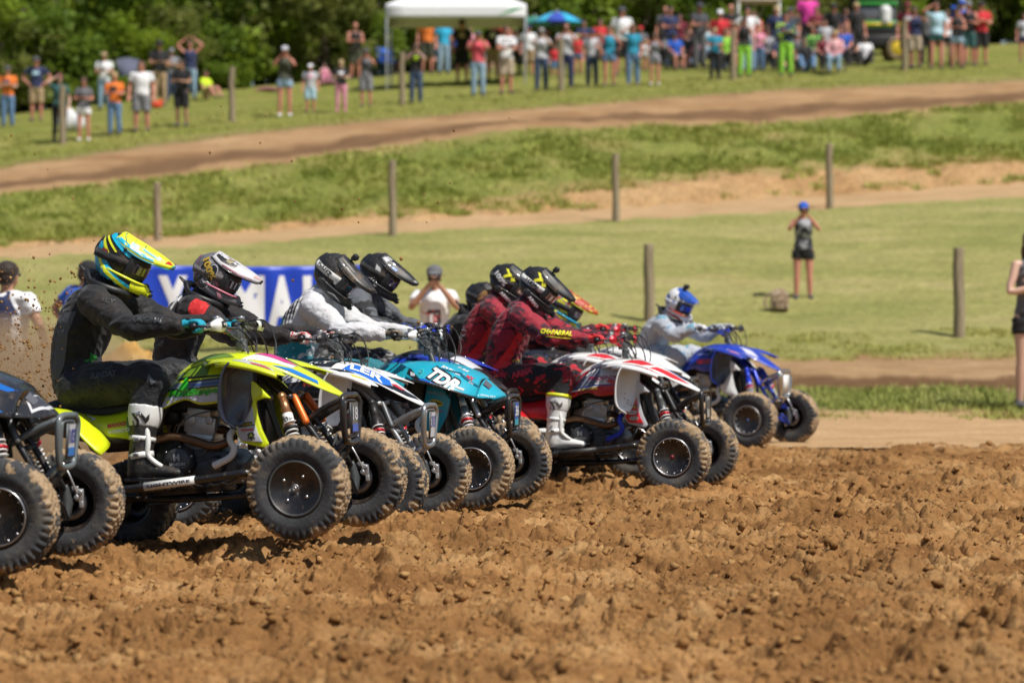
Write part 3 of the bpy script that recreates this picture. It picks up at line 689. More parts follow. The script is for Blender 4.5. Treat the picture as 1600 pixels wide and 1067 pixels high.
def wheel(root, x, y, z, front, spin, cover, left, col_disc=None):
    R, w, rr = (.27, .165, .145) if front else (.235, .235, .125)
    h = part('wheel', ('rim', front), lambda: rim_vf(rr, w), M_rim, root)
    h.location = (x, y, z); h.rotation_euler = (0, 0, math.pi if left else 0)
    ty = part('tyre', ('tyre', front), lambda: tyre_vf(R - .012, w, rr, 224 if front else 200, 40 if front else 30), M_tyre, h); ty.rotation_euler = (0, spin, 0)
    a = w / 2 * .8
    if cover and not (left):
        part('wheel_cover', ('cover', front), lambda: lathe([(rr - .016, -a + .016), (rr - .02, -a + .008), (.05, -a + .012), (.03, -a + .004), (0, -a + .003)], 48), M_blk, h)
        part('beadlock_ring', ('ring', front), lambda: J(lathe([(rr - .008, -a - .006), (rr - .009, -a - .013), (rr - .016, -a - .013), (rr - .014, -a - .004)], 60, ring=True),
             *[lathe([(.0062, 0), (.0062, -.010), (.0, -.011)], 8, c=((rr - .028) * math.cos(q), -a + .012, (rr - .026) * math.sin(q))) for q in np.arange(14) * 2 * math.pi / 14]), M_ali, h).rotation_euler = (0, spin, 0)
        c = part('cap', ('cap',), lambda: lathe([(.014, -a + .006), (.013, -a - .001), (0, -a - .002)], 20), col_disc or M_gry, h)
    elif front and not left:
        part('hub', ('hub',), lambda: J(lathe([(.026, -.05), (.024, -.068), (.016, -.07), (.012, -.062), (0, -.062)], 6), *[X(tube([(.02, -.052, 0), (.075, -.046, 0)], [.016, .012], 8), Matrix.Rotation(q, 4, 'Y')) for q in np.arange(4) * math.pi / 2 + .3]), M_disc, h).rotation_euler = (0, spin, 0)
        part('rim_lip', ('lip',), lambda: lathe([(rr - .002, -a - .005), (rr - .006, -a - .009), (rr - .014, -a - .006), (rr - .012, -a + .0)], 60, ring=True), M_gry, h)
        part('wheel_nut', ('nuts',), lambda: J(*[lathe([(.009, -.045), (.009, -.064), (.004, -.068), (0, -.068)], 6, c=(.073 * math.cos(q), 0, .073 * math.sin(q))) for q in np.arange(4) * math.pi / 2 + .3], lathe([(.013, -.06), (.011, -.074), (.006, -.074), (.006, -.068)], 6, ring=True)), M_ali, h).rotation_euler = (0, spin, 0)
    if front:
        part('brake_disc', ('bdisc',), lambda: J(lathe([(.045, .028), (.088, .028), (.088, .032), (.045, .032)], 40, ring=True), *[box(.066 * math.cos(q), .034, .066 * math.sin(q), .006, .003, .006) for q in np.arange(12) * math.pi / 6]), M_disc, h)
        sg = -1 if left else 1
        part('brake_caliper', ('cal', left), lambda: J(box(.058 * sg, .046, .040, .040, .026, .060), box(.066 * sg, .048, -.006, .022, .022, .034), box(.035 * sg, .052, .072, .034, .02, .022), tube([(.045 * sg, .06, .03), (.045 * sg, .075, .03)], .013, 10), tube([(.065 * sg, .06, .055), (.065 * sg, .075, .055)], .011, 10), tube([(0, .03, 0), (0, .07, 0)], [.024, .018], 12),
             tube([(.05 * sg, .075, .05), (.02 * sg, .10, .14), (-.03 * sg, .08, .22)], .006, 6, 4), tube([(-.02 * sg, .05, -.07), (-.02 * sg, .13, -.075)], .013, 8)), M_sil, h, bevel=.004)
    return h
# --- plastics, Y style
def hood_y():
    st = [(.50, .10, .885, .02), (.585, .155, .925, .03), (.70, .185, .960, .03), (.80, .20, .962, .03), (.92, .205, .950, .035), (1.03, .20, .918, .035), (1.14, .17, .866, .03), (1.26, .115, .795, .02), (1.35, .055, .742, .01), (1.385, .02, .722, .004)]
    rows = [[(x, s * w, z + c * (1 - s * s) - (.012 if abs(s) == 1 else 0)) for s in (-1, -.6, -.2, .2, .6, 1)] for x, w, z, c in st]
    return surf(rows, 3, 2)
def fender_y():
    rows = [[(.70, -.175, .958), (.70, -.20, .954), (.71, -.23, .945), (.72, -.25, .93)],
            [(.80, -.195, .962), (.80, -.25, .962), (.81, -.32, .955), (.815, -.36, .94)],
            [(.89, -.20, .950), (.90, -.28, .955), (.91, -.40, .95), (.925, -.455, .935)],
            [(1.00, -.20, .922), (1.00, -.30, .935), (1.02, -.42, .925), (1.035, -.46, .908)],
            [(1.07, -.24, .900), (1.08, -.33, .908), (1.10, -.42, .895), (1.11, -.455, .880)],
            [(1.15, -.33, .872), (1.155, -.37, .872), (1.165, -.42, .865), (1.17, -.44, .855)],
            [(1.205, -.405, .846), (1.207, -.412, .846), (1.21, -.42, .845), (1.212, -.426, .842)]]
    a = surf(rows, 3, 3)
    lip = surf([[r[3], (r[3][0] - .002, r[3][1] + .002, r[3][2] - .022)] for r in rows[1:6]], 3, 1)
    return J(a, lip)
def flap_y():
    O = [(.925, -.456, .94), (.895, -.465, .905), (.872, -.472, .845), (.856, -.47, .765), (.853, -.45, .66), (.905, -.37, .592)]
    N = [(1.0, -.20, .915), (.99, -.21, .875), (.985, -.22, .82), (.972, -.23, .765), (.955, -.26, .69), (.93, -.34, .61)]
    rows = []
    for o, n in zip(O, N):
        o = np.array(o); n = np.array(n); rows.append([tuple(o), tuple(o * .72 + n * .28 + np.array([-.035, 0, 0])), tuple(o * .35 + n * .65 + np.array([-.04, 0, 0])), tuple(n)])
    return surf(rows, 4, 3)
def rim_edge_y():   # rolled outer edge of the flap
    return tube([(.925, -.456, .94), (.895, -.465, .905), (.872, -.472, .845), (.856, -.47, .765), (.853, -.45, .66), (.905, -.37, .592)], [.006] * 6, 6, 4)
def sidep_y():
    top = [(.515, -.125, .868), (.585, -.165, .918), (.70, -.187, .948), (.80, -.20, .948), (.89, -.205, .935), (.97, -.20, .91)]
    mid = [(.50, -.22, .83), (.58, -.25, .85), (.69, -.265, .865), (.79, -.262, .865), (.87, -.255, .865), (.95, -.24, .86)]
    low = [(.455, -.245, .735), (.54, -.275, .765), (.615, -.28, .778), (.69, -.275, .748), (.785, -.27, .75), (.90, -.25, .76)]
    lo2 = [(.45, -.235, .72), (.54, -.26, .75), (.615, -.265, .765), (.69, -.26, .735), (.785, -.255, .735), (.90, -.24, .745)]
    return surf([top, mid, low, lo2], 4, 3)
def shroud_outer():
    o = [(.945, .86), (.985, .82), (1.01, .79), (1.058, .735), (1.02, .738), (.978, .728), (.978, .665), (.997, .575), (1.026, .50), (1.008, .478), (.887, .518), (.863, .564), (.871, .651), (.90, .73), (.92, .79)]
    V, F = prism(o, -.245, -.215); V = V.copy(); V[:, 1] += (V[:, 0] - .95) * .15; return V, F
def shroud_inner():
    o = [(.93, .70), (.962, .70), (.965, .62), (.978, .56), (1.0, .512), (.892, .528), (.872, .566), (.88, .651)]
    V, F = prism(o, -.253, -.24); V = V.copy(); V[:, 1] += (V[:, 0] - .95) * .15; return V, F
def rearp():
    top = [(-.18, -.10, .775), (-.05, -.15, .750), (.10, -.165, .720), (.25, -.165, .735), (.36, -.155, .775), (.47, -.14, .835)]
    mid = [(-.18, -.16, .755), (-.05, -.22, .715), (.10, -.235, .675), (.25, -.23, .66), (.36, -.22, .68), (.47, -.215, .765)]
    low = [(-.17, -.18, .74), (-.03, -.23, .69), (.12, -.245, .620), (.25, -.24, .588), (.36, -.235, .565), (.465, -.235, .73)]
    return surf([top, mid, low], 4, 3)
def rearf():
    rows = [[(-.20, -.14, .775), (-.05, -.17, .755), (.05, -.20, .71), (.12, -.23, .63), (.16, -.235, .575)],
            [(-.22, -.28, .795), (-.07, -.30, .77), (.04, -.31, .715), (.13, -.32, .63), (.185, -.33, .55)],
            [(-.21, -.42, .79), (-.07, -.43, .755), (.03, -.43, .69), (.10, -.43, .61), (.18, -.42, .522)],
            [(-.20, -.43, .77), (-.07, -.44, .735), (.03, -.44, .672), (.09, -.44, .60), (.165, -.43, .515)]]
    return surf(rows, 3, 3)
def seat_vf():
    st = [(-.27, .10, .80, .77), (-.2, .13, .815, .75), (-.05, .15, .80, .73), (.12, .155, .785, .715), (.28, .15, .80, .73), (.42, .13, .845, .78), (.54, .10, .91, .85), (.60, .07, .935, .90)]
    R = []
    for x, w, zt, zb in st: R.append([(x, -w, zb), (x, -w * 1.02, zb + (zt - zb) * .5), (x, -w * .8, zt - .008), (x, 0, zt + .008), (x, w * .8, zt - .008), (x, w * 1.02, zb + (zt - zb) * .5), (x, w, zb)])
    return surf(R, 4, 2)
# --- plastics, H style: one long cowl with flat flanks
def hood_h():
    st = [(.66, .15, .94, .89, .22), (.76, .17, .948, .86, .30), (.88, .19, .945, .83, .40), (1.0, .20, .928, .80, .42), (1.10, .19, .895, .765, .40), (1.19, .165, .855, .728, .34), (1.235, .14, .82, .712, .26)]
    rows = []
    for x, w, zt, zl, wl in st:
        rows.append([(x, -wl, zl), (x, -wl * .55 - w * .45, zl + (zt - zl) * .58), (x, -w, zt), (x, -w * .5, zt + .015), (x, w * .5, zt + .015), (x, w, zt), (x, wl * .55 + w * .45, zl + (zt - zl) * .58), (x, wl, zl)])
    return surf(rows, 3, 3)
def nose_h():
    rows = [[(1.225, -.25, .716), (1.232, -.145, .79), (1.24, -.05, .83), (1.24, .05, .83), (1.232, .145, .79), (1.225, .25, .716)],
            [(1.26, -.22, .712), (1.275, -.135, .758), (1.285, -.05, .79), (1.285, .05, .79), (1.275, .135, .758), (1.26, .22, .712)],
            [(1.30, -.17, .708), (1.32, -.11, .735), (1.33, -.05, .75), (1.33, .05, .75), (1.32, .11, .735), (1.30, .17, .708)],
            [(1.31, -.14, .694), (1.345, -.09, .708), (1.36, -.04, .715), (1.36, .04, .715), (1.345, .09, .708), (1.31, .14, .694)],
            [(1.28, -.14, .68), (1.30, -.09, .68), (1.31, -.04, .68), (1.31, .04, .68), (1.30, .09, .68), (1.28, .14, .68)]]
    return surf(rows, 3, 3)
def tint_h():
    top = [(.55, -.20, .915), (.615, -.21, .958), (.69, -.21, .962), (.78, -.24, .925)]
    low = [(.56, -.33, .885), (.60, -.36, .86), (.68, -.38, .81), (.775, -.37, .80)]
    return surf([top, [tuple((np.array(a) + np.array(b)) / 2 + np.array([0, -.02, .01])) for a, b in zip(top, low)], low], 4, 4)
def fender_edge_h():
    return tube([(.80, -.36, .845), (.90, -.41, .835), (1.0, -.425, .805), (1.10, -.405, .770), (1.19, -.345, .732), (1.225, -.26, .716)], [.01] * 6, 6, 4)
def flap_h():
    O = [(.80, -.36, .845), (.79, -.37, .80), (.785, -.36, .74), (.80, -.33, .66)]; N = [(.90, -.2, .83), (.89, -.2, .79), (.88, -.2, .73), (.87, -.22, .65)]
    return surf([[o, tuple((np.array(o) + np.array(n)) / 2 + np.array([-.03, 0, 0])), n] for o, n in zip(O, N)], 4, 4)
def shroud_h():
    o = [(.90, .84), (.99, .80), (1.05, .71), (1.02, .60), (.955, .49), (.90, .47), (.86, .56), (.87, .70)]
    return prism(o, -.235, -.205)
def bars(pts_list, r=.016): return J(*[tube(p, r, 10, 4) for p in pts_list])
def both(VF): return J(VF, mirror(VF))
def spring_vf(a, b, r=.03, turns=9, w=.0045):
    a = np.array(a); b = np.array(b); d = b - a; L = np.linalg.norm(d); d /= L; u = np.cross(d, [0, 1, 0]); u /= np.linalg.norm(u); v = np.cross(d, u)
    t = np.linspace(0, 1, turns * 12); P = a + np.outer(t * L, d) + np.outer(np.cos(t * turns * 6.283) * r, u) + np.outer(np.sin(t * turns * 6.283) * r, v)
    return tube(P, w, 6)
def build_quad(label, style, C, cover=True, spin=0.0, hose=None, frame=None, bump_m=None, shock=None, group='racing quad bikes off the start line'):
    """C: hood, fender, flap, side, rear, shroud, shroud_in colours as materials"""
    r = empty('quad_bike'); tag(r, label, 'quad bike', group); fr = frame or M_frame
    P = lambda n, k, f, m, par=r, **kw: part(n, k, f, m, par, **kw)
    for x, y, z, f, l in ((1.27, -.545, .27, 1, 0), (1.27, .545, .27, 1, 1), (0, -.50, .235, 0, 0), (0, .50, .235, 0, 1)):
        wheel(r, x, y, z, f, spin + x + y, cover, l, C.get('cap'))
    out = {'root': r}
    # frame, arms, axle
    P('frame', 'frame', lambda: J(bars([[(.02, -.10, .36), (.25, -.12, .27), (.7, -.13, .24), (1.1, -.11, .27), (1.30, -.10, .36), (1.22, -.10, .56), (1.02, -.07, .80), (.80, -.05, .90), (.50, -.09, .80), (.15, -.11, .70), (-.22, -.10, .74)],
        [(.02, .10, .36), (.25, .12, .27), (.7, .13, .24), (1.1, .11, .27), (1.30, .10, .36), (1.22, .10, .56), (1.02, .07, .80), (.80, .05, .90), (.50, .09, .80), (.15, .11, .70), (-.22, .10, .74)]], .017),
        bars([[(.28, -.13, .27), (.34, -.12, .50), (.47, -.09, .80)], [(.28, .13, .27), (.34, .12, .50), (.47, .09, .80)], [(1.06, -.11, .28), (1.10, -.10, .52), (1.06, -.07, .76)], [(1.06, .11, .28), (1.10, .10, .52), (1.06, .07, .76)], [(1.22, -.10, .56), (1.22, .10, .56)], [(1.30, -.1, .36), (1.3, .1, .36)], [(.7, -.13, .24), (.7, .13, .24)], [(1.14, -.17, .735), (1.13, .17, .735)], [(.15, -.11, .70), (.15, .11, .70)], [(.02, -.1, .36), (-.05, -.1, .5), (-.15, -.1, .72)], [(.02, .1, .36), (-.05, .1, .5), (-.15, .1, .72)]], .014),
        prism([(.3, .235), (1.05, .255), (1.05, .245), (.3, .225)], -.13, .13)), fr)
    P('axle', 'axle', lambda: J(tube([(0, -.46, .235), (0, .46, .235)], .017, 12), tube([(0, -.14, .235), (0, .14, .235)], .045, 14), tube([(0, -.05, .235), (.33, -.05, .33)], [.05, .035], 10), lathe([(.10, .16), (.10, .165)], 30, c=(0, 0, .235)), box(.16, .10, .27, .34, .035, .05)), M_gry)
    for s in (0, 1):
        f = mirror if s else (lambda q: q)
        P('control_arm', ('lo', s), lambda: f(J(bars([[(1.16, -.10, .28), (1.24, -.30, .25), (1.265, -.44, .20)], [(1.34, -.10, .30), (1.30, -.30, .26), (1.275, -.44, .20)], [(1.20, -.28, .262), (1.29, -.28, .272)]], .013))), fr)
        P('control_arm', ('up', s), lambda: f(J(bars([[(1.14, -.11, .42), (1.23, -.30, .385), (1.26, -.43, .345)], [(1.33, -.11, .44), (1.29, -.30, .39), (1.27, -.43, .345)]], .011), ell((1.262, -.44, .348), (.02, .02, .02)))), fr)
        P('steering_knuckle', ('kn', s), lambda: f(J(tube([(1.265, -.445, .19), (1.27, -.46, .27), (1.262, -.44, .36)], [.022, .03, .02], 10, 4), tube([(1.27, -.46, .27), (1.27, -.52, .27)], .028, 12), tube([(1.27, -.46, .27), (1.17, -.43, .30)], .012, 8), tube([(1.17, -.43, .30), (1.10, -.06, .38)], .009, 8))), M_gry)
        sh = P('shock_absorber', ('sh', s), lambda: f(J(tube([(1.10, -.165, .735), (1.135, -.215, .655)], [.021, .025], 14), tube([(1.135, -.215, .655), (1.165, -.262, .565)], [.027, .027], 14), tube([(1.165, -.262, .565), (1.215, -.335, .39)], [.017, .014], 10), ell((1.10, -.165, .74), (.024, .03, .024)), ell((1.22, -.34, .37), (.02, .03, .02)))), shock or M_gold)
        P('spring', ('sp', s), lambda: f(spring_vf((1.155, -.245, .60), (1.21, -.33, .40), .034)), M_whitep, sh)
        P('collar', ('co', s), lambda: f(tube([(1.163, -.26, .572), (1.167, -.266, .560)], [.041, .041], 16)), C.get('collar', M_blk), sh)
        P('shock_reservoir', ('re', s), lambda: f(J(tube([(1.15, -.11, .735), (1.215, -.15, .60)], [.019, .019], 12, round_ends=True))), C.get('res', M_gry))
        P('nerf_bar', ('nf', s), lambda: f(J(bars([[(.20, -.24, .30), (.235, -.40, .322), (.30, -.425, .330), (.67, -.43, .348), (.90, -.43, .362), (.975, -.40, .362), (1.0, -.13, .33)]], .0195), bars([[(.33, -.12, .29), (.36, -.42, .325)], [(.62, -.13, .27), (.62, -.42, .335)]], .013), box(.45, -.33, .315, .12, .14, .02),
            *[tube([(.32 + .07 * k, -.15, .292), (.32 + .07 * k, -.42, .325)], .004, 6) for k in range(8)])), M_frame)
        P('bar_cover', ('nc', s), lambda: f(tube([(.40, -.427, .334), (.68, -.431, .349)], [.0222, .0222], 12)), C.get('barcover', M_blk))
        P('footpeg', ('fp', s), lambda: f(J(box(.36, -.30, .345, .05, .12, .012), *[box(.338 + .022 * (k % 3), -.25 - .03 * (k // 3), .358, .006, .012, .014) for k in range(9)])), M_ali, bevel=.002)
    # engine
    en = P('engine', 'engine', lambda: J(box(.56, 0, .40, .36, .30, .20), box(.50, 0, .33, .42, .26, .12), tube([(.74, -.18, .40), (.74, .16, .40)], .085, 22), tube([(.655, -.19, .39), (.655, -.16, .39)], .05, 18), tube([(.72, -.22, .41), (.72, -.17, .41)], [.04, .055], 18),
        box(.42, 0, .50, .16, .20, .12), tube([(.33, -.15, .40), (.33, .15, .40)], .06, 16), *[lathe([(.007, -.012), (.007, 0)], 6, c=(.56 + .11 * math.cos(q), -.155, .40 + .09 * math.sin(q))) for q in np.arange(9) * .7]), M_dgry, bevel=.012)
    P('cylinder', 'cyl', lambda: J(X(J(box(0, 0, .0, .15, .17, .12), box(0, 0, .10, .17, .2, .09), box(-.01, -.03, .165, .13, .16, .04), *[box(0, 0, -.05 + .02 * k, .165, .185, .006) for k in range(5)], tube([(-.05, -.11, .12), (-.05, -.09, .12)], .028, 14), tube([(.05, -.11, .13), (.05, -.09, .13)], .022, 14), box(.09, -.04, .09, .05, .06, .05)), Matrix.Translation((.595, 0, .53)) @ Matrix.Rotation(rad(12), 4, 'Y'))), M_sil, en, bevel=.006)
    cc = P('clutch_cover', 'clutch', lambda: lathe([(0, -.215), (.066, -.215), (.072, -.208), (.082, -.19), (.088, -.165), (.088, -.14)], 40, c=(.512, 0, .445)), M_dgry, en)
    out['clutch'] = cc
    P('clutch_bolt', 'cbolt', lambda: J(*[lathe([(.006, -.205), (.006, -.195)], 6, c=(.512 + .081 * math.cos(q), 0, .445 + .081 * math.sin(q))) for q in np.arange(6) * math.pi / 3 + .3]), M_ali, cc)
    P('exhaust_header', 'header', lambda: tube([(.69, -.06, .60), (.76, -.09, .585), (.80, -.15, .55), (.775, -.19, .52), (.70, -.2, .515), (.60, -.2, .552), (.50, -.205, .580), (.40, -.205, .572), (.30, -.19, .575), (.15, -.16, .62), (.0, -.13, .66)], [.022, .023, .023, .023, .023, .024, .024, .024, .025, .026, .027], 14, 4), M_cop, en)
    P('silencer', 'silencer', lambda: J(tube([(.26, -.185, .60), (.05, -.2, .63), (-.30, -.18, .73)], [.045, .052, .052], 16, 3), tube([(-.30, -.18, .73), (-.33, -.178, .738)], [.045, .03], 14)), M_gry)
    P('coolant_hose', 'hose', lambda: tube([(.845, -.19, .60), (.822, -.225, .565), (.822, -.232, .53), (.838, -.232, .495), (.815, -.23, .45), (.745, -.225, .42), (.72, -.215, .412)], [.017, .018, .018, .018, .018, .019, .022], 12, 4), hose or M_whitep, en)
    P('cable', 'cable', lambda: J(tube([(.51, -.2, .55), (.525, -.2, .61), (.57, -.2, .66), (.66, -.2, .69), (.78, -.2, .70), (.86, -.15, .74)], .005, 6, 4), tube([(.62, -.18, .46), (.68, -.2, .50), (.74, -.2, .60), (.78, -.1, .8)], .0045, 6, 4), tube([(.62, -.17, .3), (.78, -.19, .33), (.92, -.17, .45), (.95, -.1, .6)], .007, 6, 4)), M_gry)
    P('radiator', 'radiator', lambda: J(box(.93, 0, .64, .035, .36, .28), box(.93, 0, .64, .05, .06, .30), box(.90, 0, .5, .03, .3, .05), *[box(.95, 0, .52 + .02 * k, .01, .34, .003) for k in range(12)]), M_blk, bevel=.006)
    P('airbox', 'airbox', lambda: J(box(.20, 0, .60, .30, .20, .16), box(.42, 0, .70, .16, .16, .12), box(.62, 0, .78, .34, .22, .16), box(.84, 0, .82, .16, .2, .12), box(.3, 0, .70, .3, .22, .06)), M_blk, bevel=.03)
    P('skid_plate', 'skid', lambda: prism([(1.0, .24), (1.30, .33), (1.36, .42), (1.355, .43), (1.29, .345), (1.0, .25)], -.11, .11), M_blk)
    # steering
    P('steering_stem', 'stem', lambda: J(tube([(1.06, 0, .40), (.97, 0, .70), (.845, 0, 1.06)], [.018, .018, .02], 12), box(.832, 0, 1.085, .05, .11, .05), tube([(.965, -.05, .74), (.965, .05, .74)], .024, 10), box(.85, -.03, 1.03, .04, .03, .06), box(.85, .03, 1.03, .04, .03, .06)), M_gry, bevel=.004)
    hb = P('handlebar', 'hbar', lambda: J(tube([(.715, -.40, 1.135), (.76, -.25, 1.14), (.80, -.14, 1.115), (.825, -.06, 1.085), (.825, .06, 1.085), (.80, .14, 1.115), (.76, .25, 1.14), (.715, .40, 1.135)], .0125, 10, 4), tube([(.795, -.13, 1.122), (.795, .13, 1.122)], .007, 8)), C.get('bars', M_gry))
    for s in (0, 1):
        f = mirror if s else (lambda q: q)
        P('grip', ('gr', s), lambda: f(lathe([(.02, -.41), (.02, -.40), (.017, -.395), (.017, -.30), (.022, -.295), (.022, -.28)], 14, c=(0, 0, 0))), M_blk, hb).location = (.728, 0, 1.137)
        P('lever', ('lv', s), lambda: f(J(box(.79, -.235, 1.135, .05, .045, .05), tube([(.80, -.23, 1.14), (.805, -.30, 1.125), (.785, -.40, 1.12)], [.009, .006, .008], 8, 4), tube([(.79, -.20, 1.16), (.79, -.20, 1.185)], [.022, .024], 12))), M_ali, hb, bevel=.003)
        gd = P('handguard', ('hg', s), lambda: f(J(surf([[(.850, -.275, 1.162), (.856, -.33, 1.172), (.848, -.38, 1.166), (.825, -.405, 1.150)], [(.868, -.27, 1.135), (.872, -.33, 1.135), (.860, -.39, 1.135), (.825, -.415, 1.132)], [(.855, -.275, 1.108), (.858, -.33, 1.100), (.848, -.38, 1.103), (.825, -.403, 1.116)]], 4, 4))), C.get('guard', M_blk), hb, solid=.005)
        P('guard_mount', ('gm', s), lambda: f(tube([(.858, -.30, 1.137), (.82, -.22, 1.145), (.775, -.21, 1.137)], [.008, .009, .010], 8, 3)), M_blk, gd); P('guard_mount', ('gm2', s), lambda: f(tube([(.826, -.412, 1.13), (.77, -.428, 1.135), (.716, -.415, 1.137)], .007, 8, 3)), M_blk, gd)
        P('guard_insert', ('gi', s), lambda: f(surf([[(.868, -.30, 1.158), (.872, -.36, 1.155)], [(.876, -.30, 1.118), (.876, -.36, 1.12)]], 2, 2)), M_blk, gd, solid=.003)
    P('brake_line', 'bline', lambda: J(*[tube(p, .0045, 6, 5) for p in ([(.80, -.19, 1.15), (.92, -.16, 1.16), (.99, -.06, 1.05), (1.0, -.02, .94)], [(.80, .19, 1.15), (.94, .15, 1.15), (1.02, .06, 1.03), (1.02, .0, .93)], [(.80, -.20, 1.13), (.90, -.13, 1.10), (.93, -.03, .98)], [(.80, .20, 1.13), (.90, .10, 1.06), (.92, .0, .96)], [(.81, .15, 1.12), (.89, .12, 1.02), (.90, .08, .96)], [(.81, -.1, 1.10), (.9, -.1, 1.02), (.93, -.12, .94)])]), M_blk, hb)
    # bumper
    bm_ = bump_m or M_frame
    lp = lambda x, w0, w1, z0, z1, rr, t: tube([(x, w0 - rr, z1), (x, w0, z1 - rr), (x - .01, w1, z0 + rr), (x - .01, w1 - rr, z0), (x - .01, -w1 + rr, z0), (x - .01, -w1, z0 + rr), (x, -w0, z1 - rr), (x, -w0 + rr, z1), (x, w0 - rr, z1)], t, 8, 5)
    bp = P('bumper', 'bumper', lambda: J(lp(1.42, .155, .125, .475, .715, .045, .0165), lp(1.418, .10, .085, .505, .69, .03, .010), bars([[(1.17, -.10, .585), (1.30, -.12, .655), (1.415, -.135, .70)], [(1.17, .10, .585), (1.30, .12, .655), (1.415, .135, .70)], [(1.30, -.08, .38), (1.405, -.09, .49)], [(1.30, .08, .38), (1.405, .09, .49)]], .0165)), bm_)
    out['plate'] = P('number_plate', 'nplate', lambda: prism([(1.426, .515), (1.436, .680), (1.440, .680), (1.430, .515)], -.075, .075), C.get('plate', M_blk), bp)
    # plastics
    P('seat', 'seat', seat_vf, C.get('seat', M_seat), solid=.006)
    out['rear'] = P('rear_panel', ('rearp', 0), rearp, C['rear'], solid=.004); P('rear_panel', ('rearp', 1), lambda: mirror(rearp()), C['rear'], solid=.004)
    P('rear_fender', ('rearf', 0), rearf, C['rear'], solid=.004); P('rear_fender', ('rearf', 1), lambda: mirror(rearf()), C['rear'], solid=.004)
    if style == 'Y':
        out['hood'] = P('hood', 'hood_y', hood_y, C['hood'], solid=.004)
        for s in (0, 1):
            f = mirror if s else (lambda q: q)
            fe = P('front_fender', ('fen_y', s), lambda: f(fender_y()), C['fender'], solid=.004)
            fl = P('mud_flap', ('flap_y', s), lambda: f(flap_y()), C['flap_in'], fe, solid=.004)
            P('flap_edge', ('fledge_y', s), lambda: f(rim_edge_y()), C['flap'], fl)
            si = P('side_panel', ('side_y', s), lambda: f(sidep_y()), C['side'], solid=.004)
            sr = P('radiator_shroud', ('shr_y', s), lambda: f(shroud_outer()), C['shroud'], bevel=.008)
            s2 = P('shroud_insert', ('shi_y', s), lambda: f(shroud_inner()), C['shroud_in'], sr, bevel=.003)
            for bi, (bx, by, bz) in enumerate(((.60, -.262, .80), (.875, -.250, .79), (.98, -.345, .935), (1.10, -.405, .892))):
                P('bolt', ('bolt', s, bi), lambda: f(ell((bx, by - .002, bz + .004), (.008, .006, .008), 8, 6)), M_ali, si if bi < 2 else fe)
            if not s: out.update(fender=fe, flap=fl, side=si, shroud=sr, insert=s2)
    else:
        out['hood'] = P('hood', 'hood_h', hood_h, C['hood'], solid=.004)
        n = P('nose', 'nose_h', nose_h, C['nose'], out['hood'], solid=.004); out['nose'] = n
        for s in (0, 1):
            f = mirror if s else (lambda q: q)
            P('headlight_recess', ('hl', s), lambda: f(J(surf([[(1.245, -.125, .80), (1.248, -.06, .826)], [(1.285, -.12, .765), (1.292, -.06, .786)]], 2, 2))), M_glass, n).location = (.003, 0, .004)
            P('front_fender', ('fed_h', s), lambda: f(fender_edge_h()), C['edge'])
            P('mud_flap', ('flap_h', s), lambda: f(flap_h()), M_blk, solid=.004)
            ti = P('side_panel', ('tint_h', s), lambda: f(tint_h()), C['side'], solid=.004)
            sr = P('radiator_shroud', ('shr_h', s), lambda: f(shroud_h()), C['shroud'], bevel=.008)
            if not s: out.update(side=ti, shroud=sr)
        P('tank_cover', 'tank_h', lambda: surf([[(x, s * w, z + .02 * (1 - s * s)) for s in (-1, -.5, 0, .5, 1)] for x, w, z in ((.5, .10, .87), (.58, .15, .91), (.68, .17, .93), (.80, .17, .94))], 3, 3), M_blk, solid=.004)
    return out
def bvh_local(o):
    me = o.data; V = [v.co.copy() for v in me.vertices]; return BVHTree.FromPolygons(V, [tuple(p.vertices) for p in me.polygons])
class Deco:
    """graphics laid on a part's own surface, seen from its right side; coordinates are the bike's x and z"""
    def __init__(s, o, side=-1): s.o = o; s.bv = bvh_local(o); s.side = side
    def poly(s, pts, col, name='graphic', off=.004, rough=.3, coat=.3):
        return put(name, s.o, s.bv, poly_vf(pts, 3), (0, s.side * 1.5, 0), (1, 0, 0), (0, 0, 1), paint(col, rough, coat), off)
    def text(s, txt, x, z, h, col, ang=0, w=None, shear=0, bold=.0, off=.006, name='lettering', cuts=2):
        V, F = text_vf(txt, h / .72, bold, shear, 0, 1, cuts); V[:, 0] -= (V[:, 0].max() + V[:, 0].min()) / 2; V[:, 1] -= (V[:, 1].max() + V[:, 1].min()) / 2
        if w: V[:, 0] *= w / (V[:, 0].max() - V[:, 0].min())
        a = rad(ang); R2 = np.array([[math.cos(a), -math.sin(a)], [math.sin(a), math.cos(a)]]); V[:, :2] = V[:, :2] @ R2.T + np.array([x, z])
        return put(name, s.o, s.bv, (V, F), (0, s.side * 1.5, 0), (1, 0, 0), (0, 0, 1), paint(col, .35, .2), off)
def place(root, px, py, d, yaw=13.4, pitch=0.0, roll=0.0, wb=1.27, yl=-.545, zc=.27):
    """stand the bike so that its near front wheel is where the photo has it; d is the tyre's height in photo pixels"""
    D = FPX * .54 / d; W = Vector(ray(px, py)) * D + Vector((0, 0, CAM_H))
    R = Matrix.Rotation(rad(-yaw), 4, 'Z') @ Matrix.Rotation(rad(-pitch), 4, 'Y') @ Matrix.Rotation(rad(roll), 4, 'X')
    root.matrix_world = Matrix.Translation(W - (R @ Vector((wb, yl, zc)))) @ R
    return root
def plastic(name, col, dust=.24, rough=.30, coat=.3): return mucky(name, col, rough, 0, coat, dust, (.34, .24, .14), 5)
P_lime = plastic('lime_plastic', (.62, .72, .01)); P_navy = plastic('dark_navy_plastic', (.022, .028, .05), .25); P_white = plastic('white_plastic', (.76, .76, .75), .16)
